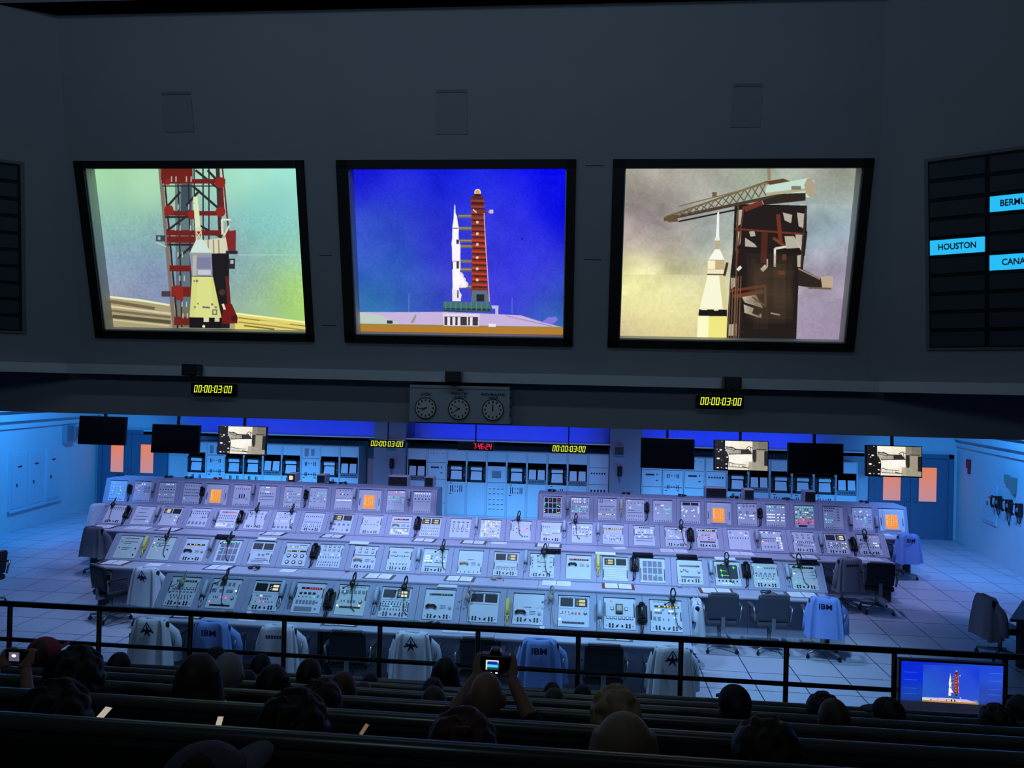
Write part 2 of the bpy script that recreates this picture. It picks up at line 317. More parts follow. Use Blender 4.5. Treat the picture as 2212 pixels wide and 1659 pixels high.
    c.poly([(1460, 600), (1535, 590), (1535, 740), (1490, 745)], (126, 40, 40)); c.line((1440, 520), (1446, 620), 14, (226, 222, 200)); c.line((1440, 520), (1500, 522), 12, (226, 222, 200)); c.line((1490, 560), (1455, 630), 12, (226, 214, 180))
    for x in (1350, 1385, 1420): c.line((x, 655), (x+5, 745), 9, (150, 140, 110))
    c.rect(1470, 728, 1548, 750, (40, 36, 46)); c.rect(1490, 780, 1532, 850, (50, 40, 50)); c.rect(1500, 790, 1522, 815, (170, 190, 186)); c.line((1480, 900), (1505, 1180), 24, (96, 34, 30))
    c.poly([(1460, 1090), (1515, 1090), (1555, 1180), (1555, 1225), (1450, 1230)], (112, 26, 26)); c.line((1455, 1090), (1470, 1130), 16, (230, 220, 190)); c.disc(1450, 1010, 22, (70, 50, 40)); c.disc(1535, 1190, 22, (60, 26, 30))
    c.poly([(1246, 372), (1276, 372), (1300, 580), (1262, 580)], (218, 230, 186)); c.poly([(1262, 572), (1306, 572), (1302, 600), (1266, 600)], (206, 214, 186))
    for a, b in (((1268, 598), (1272, 660)), ((1303, 598), (1308, 660)), ((1268, 600), (1306, 655)), ((1304, 600), (1270, 655))): c.line(a, b, 7, (206, 204, 160))
    c.poly([(1270, 655), (1312, 650), (1376, 745), (1226, 752)], (206, 226, 218)); c.rect(1228, 742, 1374, 760, (150, 156, 150))
    c.poly([(1228, 756), (1374, 756), (1386, 905), (1246, 905)], (146, 146, 172)); c.rect(1268, 775, 1370, 850, (124, 126, 158)); c.rect(1285, 858, 1372, 892, (196, 200, 202)); c.rect(1250, 760, 1276, 900, (178, 184, 168)); c.line((1246, 903), (1388, 903), 5, (90, 90, 90))
    c.poly([(1246, 906), (1387, 906), (1450, 1188), (1236, 1188)], (210, 216, 128)); c.poly([(1290, 906), (1370, 906), (1400, 1188), (1270, 1188)], (222, 226, 146), .6)
    for x, y, r in ((1280, 935, 9), (1262, 935, 6), (1290, 1092, 6), (1385, 1095, 8), (1270, 1116, 7), (1410, 1115, 8)): c.disc(x, y, r, (120, 112, 110))
    c.rect(1386, 1130, 1420, 1168, (120, 110, 120)); c.rect(1394, 1138, 1412, 1160, (210, 214, 140)); c.line((1320, 1115), (1370, 1118), 12, (110, 100, 120))
    c.rect(1236, 1188, 1452, 1262, (22, 20, 24)); c.rect(1330, 1186, 1366, 1218, (220, 214, 176)); c.rect(1404, 1186, 1436, 1216, (210, 204, 170)); c.disc(1332, 1250, 10, (235, 240, 220))
def crane_picture(c):                                 # yellow cloud glow, white rocket tip, black tower under a white crane drum
    L = lambda y: 143-.0242*(y-147); R = lambda y: 1385-.0952*(y-135)
    c.map = lambda x, y: ((x-L(y))/(R(y)-L(y)), (y-141)/881.)
    c.blobs([(0, 0, (160, 160, 140)), (.3, .05, (162, 158, 146)), (.6, .03, (158, 172, 150)), (1, 0, (140, 142, 122)), (.12, .2, (150, 138, 140)), (.9, .1, (138, 142, 130)), (.2, .42, (150, 132, 150)), (.05, .38, (156, 136, 150)),
             (.45, .33, (172, 188, 186)), (.38, .4, (168, 180, 182)), (.93, .3, (150, 176, 188)), (.83, .35, (170, 196, 206)), (.97, .5, (148, 140, 160)), (.9, .7, (160, 146, 172)), (.85, .95, (160, 144, 176)), (1, .9, (150, 136, 160)),
             (.04, .6, (240, 238, 160)), (.12, .66, (250, 250, 165)), (.2, .78, (255, 255, 205)), (.3, .8, (250, 248, 180)), (.1, .82, (248, 244, 160)), (.22, .9, (236, 226, 140)), (.06, .97, (190, 160, 140)), (.3, .98, (205, 176, 140)), (.33, .66, (222, 214, 140)), (.28, .52, (170, 160, 130)), (.35, .55, (206, 210, 200))])
    c.noise(c.w/4, .16, 0, .62); c.noise(c.w/9, .10, .2, .75); c.noise(5, .04)
    c.poly([(220, 460), (300, 420), (380, 455), (480, 450), (440, 480), (330, 500)], (196, 206, 190), .18); c.poly([(470, 520), (540, 440), (640, 420), (640, 560), (560, 640)], (192, 208, 214), .15)
    c.poly([(1130, 480), (1370, 380), (1360, 480), (1140, 560)], (160, 196, 214), .18)
    K = (30, 24, 22); BR = (112, 96, 66); RU = (112, 50, 34)
    c.poly([(742, 318), (1128, 325), (1126, 460), (1110, 650), (1086, 740), (1076, 1030), (704, 1030), (722, 690), (735, 560)], (34, 27, 25))
    for q in ([(755, 350), (785, 345), (775, 420), (752, 440)], [(1000, 360), (1050, 372), (1045, 415), (1010, 400)], [(1075, 360), (1115, 366), (1110, 440), (1085, 430)], [(1010, 480), (1060, 480), (1100, 540), (1020, 545)], [(1068, 470), (1105, 470), (1100, 560), (1070, 500)],
              [(755, 460), (780, 455), (775, 520), (750, 560)], [(800, 490), (850, 520), (870, 545), (800, 540)], [(820, 458), (850, 455), (856, 480), (830, 485)], [(726, 700), (760, 700), (756, 740), (728, 760)], [(780, 790), (860, 785), (900, 860), (800, 830)], [(1078, 580), (1104, 575), (1096, 640), (1080, 640)],
              [(715, 950), (760, 945), (760, 1010), (712, 1012)], [(795, 840), (850, 860), (840, 890), (800, 880)]): c.poly(q, (196, 190, 170), .9)
    for a, b, w, col in (((760, 320), (748, 1025), 9, (90, 70, 50)), ((790, 330), (752, 640), 8, RU), ((745, 445), (1120, 470), 10, RU), ((760, 540), (1100, 560), 14, K), ((720, 770), (910, 740), 14, RU), ((740, 800), (900, 770), 20, (122, 56, 36)), ((905, 460), (900, 620), 34, (80, 38, 30)),
                          ((975, 370), (990, 510), 22, RU), ((950, 490), (1010, 530), 16, (120, 60, 36)), ((1128, 455), (1115, 580), 7, K), ((1120, 340), (1100, 640), 9, (60, 44, 36)), ((795, 345), (890, 310), 26, RU), ((960, 545), (960, 640), 12, (226, 220, 210)), ((960, 545), (1020, 535), 12, (220, 210, 200)),
                          ((780, 640), (760, 660), 16, (230, 226, 214)), ((915, 635), (890, 660), 22, (228, 220, 206)), ((920, 600), (920, 640), 8, (200, 190, 170)), ((800, 880), (880, 906), 10, (190, 180, 150)), ((886, 890), (886, 910), 10, (200, 190, 160)), ((940, 885), (990, 895), 8, (200, 196, 170)), ((840, 800), (915, 850), 10, (120, 96, 70)), ((910, 740), (912, 850), 12, (90, 66, 46)), ((1000, 590), (1020, 590), 30, RU), ((975, 670), (1015, 672), 22, RU)): c.line(a, b, w, col)
    for x in (724, 738, 752, 766, 780): c.line((x, 690), (x-10, 1025), 5, (130, 96, 70), .9)
    for k in range(14): c.rect(715+c.rng.rand()*360, 560+c.rng.rand()*440, 725+c.rng.rand()*300, 566+c.rng.rand()*430, (90, 70, 50), .15)
    c.line((360, 398), (1000, 270), 16, (70, 58, 44)); c.line((370, 385), (915, 205), 9, BR); c.line((440, 408), (760, 345), 8, K)
    n = 13
    for k in range(n):
        t = k/n; x = 400+t*510; yb = 392-t*118; yt = 375-t*168
        c.line((x, yb), (x+38, yt-9), 6, BR); c.line((x+2, yt), (x+40, yb-8), 5, (90, 76, 54))
    c.line((440, 330), (920, 215), 6, (130, 112, 76)); c.rect(620, 258, 645, 282, BR); c.poly([(905, 205), (1000, 190), (1040, 205), (930, 222)], (92, 66, 46)); c.line((922, 141), (926, 200), 18, (150, 130, 100)); c.poly([(355, 388), (420, 372), (440, 408), (385, 412)], (96, 80, 52))
    c.poly([(905, 262), (914, 225), (1135, 187), (1162, 200), (1170, 235), (1166, 268), (1148, 286), (1000, 268)], (196, 222, 206)); c.poly([(1128, 190), (1150, 188), (1170, 225), (1168, 268), (1148, 288), (1120, 262), (1112, 220)], (176, 158, 132)); c.line((915, 268), (1120, 245), 14, (176, 170, 140))
    c.poly([(890, 300), (1000, 266), (1120, 262), (1120, 300), (900, 322)], (48, 38, 32)); c.rect(1044, 228, 1095, 246, (106, 96, 84), .8)
    c.poly([(1085, 640), (1205, 700), (1265, 692), (1268, 742), (1215, 745), (1140, 745), (1085, 738)], (44, 36, 32)); c.poly([(1204, 692), (1240, 684), (1270, 690), (1268, 748), (1212, 748)], (186, 166, 140)); c.line((1140, 748), (1260, 752), 10, (110, 90, 70)); c.line((1085, 648), (1200, 702), 8, (150, 130, 110))
    c.poly([(653, 355), (659, 362), (660, 492), (643, 492), (648, 372)], (240, 246, 240)); c.rect(637, 490, 664, 506, (236, 236, 214))
    for a, b in (((640, 505), (650, 550)), ((662, 505), (654, 550)), ((638, 528), (664, 530)), ((640, 548), (662, 510))): c.line(a, b, 6, (190, 166, 120))
    c.poly([(640, 550), (664, 550), (690, 605), (602, 606)], (246, 248, 236)); c.poly([(600, 606), (690, 606), (690, 682), (597, 682)], (196, 172, 126)); c.rect(600, 610, 640, 655, (250, 240, 200)); c.line((598, 668), (690, 668), 22, (240, 232, 196)); c.line((598, 684), (690, 684), 6, (96, 84, 70))
    c.poly([(600, 688), (686, 688), (704, 868), (558, 868)], (248, 248, 214)); c.poly([(662, 688), (688, 688), (706, 868), (684, 868)], (214, 206, 150))
    c.poly([(556, 870), (706, 870), (706, 906), (552, 910)], (26, 22, 22)); c.rect(566, 862, 600, 874, (240, 240, 205)); c.rect(636, 860, 660, 876, (240, 240, 205))
    c.poly([(550, 906), (705, 906), (704, 1030), (545, 1030)], (240, 232, 130)); c.poly([(550, 906), (610, 906), (605, 1030), (545, 1030)], (252, 250, 200)); c.line((706, 620), (690, 690), 14, (70, 46, 36))
def bw_picture(c):                                    # black and white view of a service arm between two towers
    c.map = lambda x, y: (x/680., y/400.)
    c.rect(0, 0, 680, 400, (246, 240, 222)); c.blobs([(.3, .1, (250, 246, 230)), (.6, .2, (240, 230, 205)), (.5, .6, (254, 250, 240)), (.7, .9, (230, 220, 200))])
    c.rect(485, 0, 680, 400, (120, 114, 100)); c.rect(485, 0, 560, 120, (140, 132, 116)); c.rect(530, 120, 650, 330, (158, 150, 132)); c.rect(636, 130, 680, 330, (34, 32, 30)); c.poly([(485, 120), (535, 110), (535, 260), (510, 300), (485, 230)], (44, 40, 38)); c.rect(540, 104, 660, 118, (70, 66, 58))
    c.poly([(440, 280), (520, 290), (620, 330), (680, 340), (680, 400), (430, 400)], (168, 160, 140), .85)
    K = (26, 24, 24)
    c.poly([(0, 0), (132, 0), (132, 110), (175, 200), (182, 250), (172, 400), (0, 400)], K)
    for x, y, r in ((75, 130, 17), (50, 155, 10), (148, 135, 15), (28, 120, 8), (45, 250, 22), (90, 270, 7), (150, 325, 15), (40, 380, 16), (150, 380, 14), (90, 8, 8), (160, 228, 14), (88, 378, 8)): c.disc(x, y, r, (250, 244, 226), 1, r*.6)
    c.poly([(140, 70), (230, 95), (300, 125), (420, 110), (480, 160), (480, 180), (330, 178), (180, 195), (140, 190)], (60, 54, 48), .35)
    c.poly([(330, 130), (430, 105), (470, 150), (465, 172), (340, 178)], K, .85)
    for a, b, w in (((135, 85), (250, 100), 12), ((200, 80), (290, 122), 9), ((250, 120), (440, 118), 14), ((400, 105), (440, 70), 9), ((440, 70), (485, 95), 8), ((180, 188), (320, 178), 9), ((320, 178), (485, 170), 12), ((180, 160), (200, 190), 6), ((140, 105), (260, 135), 8), ((190, 300), (260, 322), 9), ((185, 360), (430, 368), 7), ((250, 318), (400, 330), 6), ((350, 350), (440, 372), 10), ((190, 300), (186, 360), 6), ((455, 80), (470, 160), 6)): c.line(a, b, w, (48, 44, 40))
    for x in range(210, 330, 18): c.line((x, 140), (x, 182), 6, (120, 110, 96)); c.line((x, 325), (x+4, 362), 5, (150, 140, 120))
    c.noise(6, .04)
# ------------------------------------------------------------------ the room
RAMP0, RAMP1, ZR = 12.3, 16.77, .226
def zf(y): return 0 if y < RAMP0 else (ZR if y > RAMP1 else ZR*(y-RAMP0)/(RAMP1-RAMP0))
def floor_mat():
    m = mat('floor_tile', (186, 192, 206), .42, noise=0); nt = m.node_tree; b = nt.nodes['Principled BSDF']
    tc = nt.nodes.new('ShaderNodeTexCoord'); mp = nt.nodes.new('ShaderNodeMapping'); mp.inputs['Location'].default_value = (.22, .1, 0)
    br = nt.nodes.new('ShaderNodeTexBrick'); br.offset = 0; br.inputs['Scale'].default_value = 1.0
    br.inputs['Brick Width'].default_value = .66; br.inputs['Row Height'].default_value = .66; br.inputs['Mortar Size'].default_value = .008; br.inputs['Mortar Smooth'].default_value = .2
    br.inputs['Color1'].default_value = rgb(184, 190, 204); br.inputs['Color2'].default_value = rgb(178, 185, 200); br.inputs['Mortar'].default_value = rgb(48, 52, 64)
    n = nt.nodes.new('ShaderNodeTexNoise'); n.inputs['Scale'].default_value = 1.4; mx = nt.nodes.new('ShaderNodeMix'); mx.data_type = 'RGBA'; mx.blend_type = 'MULTIPLY'; mx.inputs['Factor'].default_value = .18
    nt.links.new(tc.outputs['Object'], mp.inputs['Vector']); nt.links.new(mp.outputs['Vector'], br.inputs['Vector']); nt.links.new(tc.outputs['Object'], n.inputs['Vector'])
    nt.links.new(br.outputs['Color'], mx.inputs['A']); nt.links.new(n.outputs['Color'], mx.inputs['B']); nt.links.new(mx.outputs['Result'], b.inputs['Base Color'])
    return m
b = MB()
ys = [7.0, RAMP0, RAMP1, 22.0]
for y0, y1 in zip(ys, ys[1:]):
    z0, z1 = zf(y0), zf(y1)
    b.add([(-18, y0, z0), (14, y0, z0), (14, y1, z1), (-18, y1, z1), (-18, y0, z0-.2), (14, y0, z0-.2), (14, y1, z1-.2), (-18, y1, z1-.2)], [(0, 1, 2, 3), (7, 6, 5, 4), (0, 4, 5, 1), (2, 6, 7, 3)])
struct(b.build('floor', floor_mat()))
YB = 21.05
b = MB(); b.box(-18, 14, YB, YB+.25, 0, 5.6); struct(b.build('wall_back', WALLM))
RW0, RWD = Vector((9.79, YB, 0)), Vector((.14, 1, 0)).normalized(); LW0, LWD = Vector((-13.95, YB, 0)), Vector((-.133, 1, 0)).normalized()
RN = Vector((-RWD.y, RWD.x, 0)); LN = Vector((LWD.y, -LWD.x, 0))      # normals into the room
def wall_side(name, p, d, n, y0):
    q = p-d*(YB-y0)/d.y; b = MB()
    o = -n*.2
    b.add([q, p, p+o, q+o]+[v+Vector((0, 0, 5.6)) for v in (q, p, p+o, q+o)], [(0, 1, 2, 3), (4, 7, 6, 5), (0, 4, 5, 1), (1, 5, 6, 2), (2, 6, 7, 3), (3, 7, 4, 0)])
    struct(b.build(name, WALLM))
    b = MB()                                          # the stepped cornice along the wall
    for z0, z1, t in ((2.68, 2.78, .05), (2.86, 3.02, .10), (3.1, 3.3, .16)):
        A, B = q+n*.002, p+n*.002; c = n*t
        b.add([A+Vector((0, 0, z0)), B+Vector((0, 0, z0)), B+c+Vector((0, 0, z0)), A+c+Vector((0, 0, z0)), A+Vector((0, 0, z1)), B+Vector((0, 0, z1)), B+c+Vector((0, 0, z1)), A+c+Vector((0, 0, z1))],
              [(0, 1, 2, 3), (7, 6, 5, 4), (0, 4, 5, 1), (1, 5, 6, 2), (2, 6, 7, 3), (3, 7, 4, 0)])
    struct(b.build('trim_1' if 'left' in name else 'trim_2', WALLM))
wall_side('wall_left', LW0, LWD, LN, 8.75); wall_side('wall_right', RW0, RWD, RN, 8.75)
b = MB(); b.box(-18, 14, 8.95, 21.3, 5.6, 5.8); struct(b.build('ceiling', UWALL))
# ceiling of the audience hall and its side walls
b = MB(); b.box(-9.5, 8, -6, 8.4, 8.5, 8.7); struct(b.build('ceiling_hall', mat('hall_ceiling', (70, 74, 80), .9)))
# the tilted upper wall that carries the three big screens: middle facet and two turned facets
TILT = math.radians(13.7); ZB, YBW = 4.121, 8.75
wv = Vector((0, -math.sin(TILT), math.cos(TILT)))
MID = frame_matrix((0, YBW, ZB), (1, 0, 0), wv)
def facet_matrix(cx, sg, ph=math.radians(30)):
    h = Vector((math.cos(ph), -math.sin(ph)*sg, 0)); hn = Vector((math.sin(ph)*sg, math.cos(ph), 0))
    return frame_matrix((cx, YBW, ZB), h, Vector((0, 0, math.cos(TILT)))-hn*math.sin(TILT))
FR = facet_matrix(3.14, 1); FL = facet_matrix(-6.03, -1)
b = MB(MID)
SCR = [(-5.79, -3.115), (-2.745, -.122), (.268, 2.93)]; s0, s1 = .315, 2.335
xs = [-6.2]+[v for p in SCR for v in p]+[3.31]
for i in range(0, len(xs)-1):
    if i % 2 == 0: b.box(xs[i], xs[i+1], -.08, 4.0, -.25, 0)
    else: b.box(xs[i], xs[i+1], -.08, s0, -.25, 0); b.box(xs[i], xs[i+1], s1, 4.0, -.25, 0)
wall = b.build('wall_front', UWALL); struct(wall)
SEAM = mat('wall_seam', (70, 72, 78), .9)
b = MB(MID)
for x0, x1, y in ((-3.0, -2.85, 1.3), (-.02, .17, 2.27), (-.02, .17, 1.28), (-3.0, -2.85, .5)): b.box(x0, x1, y-.004, y+.004, 0, .002)
struct(b.build('trim_3', SEAM))
for nm, M, x0, x1 in (('wall_front_right', FR, 0, 4.2), ('wall_front_left', FL, -4.2, 0)):
    b = MB(M); b.box(x0, x1, -.08, 4.0, -.2, 0); struct(b.build(nm, UWALL))
# beam along the top of the upper wall
b = MB(); b.box(-6.6, 3.7, 7.55, 7.84, 7.868, 8.0)
b.prism([(7.55, 7.868), (7.84, 7.868), (7.84, 8.5), (7.5, 8.5), (7.5, 7.93)], -6.6, 3.7); struct(b.build('trim_4', UWALL))
# bulkhead below the screens: ledge, recessed fascia
def run(name, pts, zz, y_off, th, m):                 # a band following the three facets, seen from the audience
    b = MB()
    P = [Vector((x, y-y_off, 0)) for x, y in pts]
    for a, c in zip(P, P[1:]):
        d = (c-a).normalized(); n = Vector((-d.y, d.x, 0))*th
        b.add([a+Vector((0, 0, zz[0])), c+Vector((0, 0, zz[0])), c+n+Vector((0, 0, zz[0])), a+n+Vector((0, 0, zz[0])), a+Vector((0, 0, zz[1])), c+Vector((0, 0, zz[1])), c+n+Vector((0, 0, zz[1])), a+n+Vector((0, 0, zz[1]))],
              [(0, 3, 2, 1), (4, 5, 6, 7), (0, 1, 5, 4), (1, 2, 6, 5), (2, 3, 7, 6), (3, 0, 4, 7)])
    return struct(b.build(name, m))
c30, s30 = math.cos(math.radians(30)), math.sin(math.radians(30))
PATH = [(-6.03-3.6*c30, 8.75-3.6*s30), (-6.03, 8.75), (3.14, 8.75), (3.14+3.6*c30, 8.75-3.6*s30)]
run('trim_5', PATH, (3.985, 4.10), .26, .4, mat('ledge_paint', (206, 212, 216), .7))
run('wall_bulkhead', [(-13, 8.75), (12, 8.75)], (3.505, 4.05), 0, .2, UWALL)
# ------------------------------------------------------------------ big screens
SCRF = mat('screen_frame_black', (14, 15, 18), .6); REV = mat('reveal_white', (205, 208, 205), .7)
def big_screen(i, draw, label, nx=400):
    x0, x1 = SCR[i]; w, h = x1-x0, s1-s0; cx, cy = (x0+x1)/2, (s0+s1)/2
    M = MID @ Matrix.Translation((cx, cy, 0))
    t = empty('projection_screen', M=M, label=label, cat='screen', group='big screens on the upper wall')
    b = MB(); B = .125 if i != 0 else .11
    for a, c, d, e in ((-w/2, w/2, -h/2, -h/2+.085), (-w/2, w/2, h/2-B*.75, h/2), (-w/2, -w/2+B, -h/2, h/2), (w/2-B*.8, w/2, -h/2, h/2)): b.box(a, c, d, e, -.2, .035)
    b.build('screen_frame', SCRF, t)
    iw0, iw1, ih0, ih1 = -w/2+B, w/2-B*.8, -h/2+.085, h/2-B*.75
    b = MB(); g = .012
    b.box(iw0, iw0+g, ih0, ih1, -.17, .0); b.box(iw1-g, iw1, ih0, ih1, -.17, .0); b.box(iw0, iw1, ih0, ih0+g, -.17, .0)
    b.build('screen_reveal', REV, t)
    c = Can(nx, int(nx*(ih1-ih0)/(iw1-iw0))); draw(c)
    o = c.mesh('screen_picture', iw1-iw0-2*g, ih1-ih0-g, picture_mat('screen_picture_%s' % draw.__name__), t)
    o.location = ((iw0+iw1)/2, (ih0+ih1)/2+g/2, -.16)
big_screen(0, capsule_picture, 'big black-framed screen showing a yellowish capsule close up beside a red lattice tower')
big_screen(1, tower_picture, 'big black-framed screen showing a whole white rocket and red tower against deep blue')
big_screen(2, crane_picture, 'big black-framed screen showing a rocket tip, dark tower and crane before yellow clouds')
# status boards on the turned facets
CELL = mat('unlit_cell', (62, 68, 78), .5); BRDB = mat('board_black', (10, 12, 18), .6); CYL_ = emi('lit_cell', (40, 190, 248), 1.0); TXT = mat('cell_text', (12, 60, 96), .6); TXTD = mat('cell_text_unlit', (18, 20, 26), .7)
def board(M, h0, ncol, lit, label, dark):
    t = empty('status_board', M=M, label=label, cat='board', group='status boards beside the screens')
    cw, rh, y1 = .515, .188, 2.236; y0 = y1-10*rh
    b = MB(); b.box(h0-.03, h0+ncol*cw+.03, y0-.03, y1+.03, 0, .02); b.build('board_frame', mat('board_rim', (110, 114, 120), .6), t)
    b = MB(); b.box(h0, h0+ncol*cw, y0, y1, .015, .024); b.build('board_back', BRDB, t)
    for c in range(ncol):
        for r in range(10):
            x0, x1 = h0+c*cw+.012, h0+(c+1)*cw-.028; a, d = y1-(r+1)*rh+.012, y1-r*rh-.028
            k = (c, r); b = MB(); b.box(x0, x1, a, d, .02, .034)
            o = b.build('indicator_cell', CYL_ if k in lit else CELL, t)
            s = lit.get(k) or dark.get(k)
            if s: text_mesh(s, .085, 'cell_lettering', TXT if k in lit else TXTD, o, Matrix.Translation(((x0+x1)/2, (a+d)/2, .0355)), sx=.8, bold=.002)
board(FR, .587, 3, {(0, 4): 'HOUSTON', (1, 2): 'BERMUDA', (1, 5): 'CANARY'}, 'dark status board with lit cyan cells reading HOUSTON, on the wall right of the screens', {})
board(FL, -.60-3*.515, 3, {}, 'dark unlit status board at the left end of the upper wall', {})
# faint access panels above the screens
for (x0, y0, x1, y1), w in (((357, 198, 412, 285), 'left-hand'), ((943, 193, 1009, 290), 'middle'), ((1578, 180, 1648, 275), 'right-hand')):
    n = MID.col[2].xyz; Mi = MID.inverted(); A = Mi @ atP(x0, y1, MID.translation, n); B = Mi @ atP(x1, y0, MID.translation, n)
    t = empty('access_panel', M=MID @ Matrix.Translation(((A.x+B.x)/2, (A.y+B.y)/2, 0)), label='faint grey access panel on the upper wall above the %s big screen' % w, cat='panel', group='access panels on the upper wall')
    w_, h_ = (B.x-A.x)/2, (B.y-A.y)/2
    b = MB(); b.box(-w_, w_, -h_, h_, 0, .008); b.build('panel_plate', mat('access_plate', (142, 144, 150), .85), t)
    b = MB(); b.box(-w_*.95, w_*.95, h_-.03, h_, .008, .014); b.build('panel_lip', mat('access_lip', (122, 124, 130), .8), t)
# speakers on the ledge
for (x0, y0, x1, y1), w in (((391, 787, 424, 811), 'left-hand'), ((961, 802, 995, 826), 'middle'), ((1565, 814, 1603, 839), 'right-hand')):
    A = atY(x0, y1, 8.32); B = atY(x1, y0, 8.32)
    t = empty('ledge_speaker', ((A.x+B.x)/2, 8.385, A.z), 0, 'small black speaker box on the ledge under the %s big screen' % w, 'speaker', 'speakers on the ledge')
    w_, h_ = (B.x-A.x)/2, B.z-A.z
    b = MB(); b.box(-w_, w_, -.06, .09, 0, h_); b.build('speaker_box', BLK, t, bevel=.006)
    b = MB(); b.box(-w_*.85, w_*.85, -.064, -.06, .012, h_-.012); b.build('speaker_grille', DRK, t)
    b = MB(); b.box(-.02, .02, .0, .09, -.03, .02); b.build('speaker_bracket', DRK, t)
# ------------------------------------------------------------------ clocks
SEG = {'0': 'abcdef', '1': 'bc', '2': 'abged', '3': 'abgcd', '4': 'fgbc', '5': 'afgcd', '6': 'afgedc', '7': 'abc', '8': 'abcdefg', '9': 'abcdfg'}
def digits(b, txt, x0, w, h, n=.002, mi=0, slant=.12, yb=0):
    units = sum(.38 if c == ':' else 1 for c in txt); u = w/units; x = x0; t = h*.105
    def P(px, py): return (px+slant*(py-yb), py, n)
    for ch in txt:
        if ch == ':':
            for py in (.3, .68):
                q = yb+h*py; b.add([P(x+.1*u, q-t*.6), P(x+.28*u, q-t*.6), P(x+.28*u, q+t*.6), P(x+.1*u, q+t*.6)], [(0, 1, 2, 3)], mi)
            x += .38*u; continue
        a, c = x+.12*u, x+.86*u; m = yb+h/2
        for s in SEG.get(ch, ''):
            r = {'a': (a, c, yb+h-t, yb+h), 'd': (a, c, yb, yb+t), 'g': (a, c, m-t/2, m+t/2), 'f': (a, a+t, m, yb+h), 'b': (c-t, c, m, yb+h), 'e': (a, a+t, yb, m), 'c': (c-t, c, yb, m)}[s]
            b.add([P(r[0], r[2]), P(r[1], r[2]), P(r[1], r[3]), P(r[0], r[3])], [(0, 1, 2, 3)], mi)
        x += u
DIGY = emi('digit_yellow', (232, 246, 48), 1.1); DIGR = emi('digit_red', (255, 40, 72), 1.1)
def digital_clock(x0, y0, x1, y1, Y, txt, m, label, pole=None, start=.06):
    A = atY(x0, y1, Y); B = atY(x1, y0, Y); w, h = B.x-A.x, B.z-A.z-.02
    M = frame_matrix(((A.x+B.x)/2, Y, (A.z+B.z)/2), (1, 0, 0), (0, 0, 1))
    t = empty('digital_clock', M=M, label=label, cat='clock', group='digital countdown clocks')
    b = MB(); b.box(-w/2, w/2, -h/2, h/2, -.08, 0); b.build('clock_case', BLK, t, bevel=.004)
    b = MB(); digits(b, txt, -w/2+w*start, w*(1-start)-.05*w, h*.66, .0015, yb=-h*.33); b.build('clock_digits', m, t)
    if pole is not None:
        for px in (pole if isinstance(pole, (list, tuple)) else [pole]):
            b = MB(); b.box(px-.012, px+.012, h/2, 5.6-(A.z+B.z)/2, -.05, -.026); b.build('hanging_pole', BLK, t)
T0 = '00:00:03:00'
digital_clock(412, 828, 506, 853, 8.66, T0, DIGY, 'yellow digital clock on the bulkhead wall under the left-hand big screen')
digital_clock(1505, 854, 1607, 880, 8.66, T0, DIGY, 'yellow digital clock on the bulkhead wall under the right-hand big screen')
digital_clock(795, 950, 875, 967, 15.2, T0, DIGY, 'hanging yellow digital clock in front of the left-hand pillar', .02)
digital_clock(988, 955, 1066, 973, 15.2, '7:46:24', DIGR, 'hanging red digital clock showing 7:46:24', 0, .42)
digital_clock(1187, 960, 1269, 979, 15.2, T0, DIGY, 'hanging yellow digital clock above the middle racks, right of the red clock', 0)
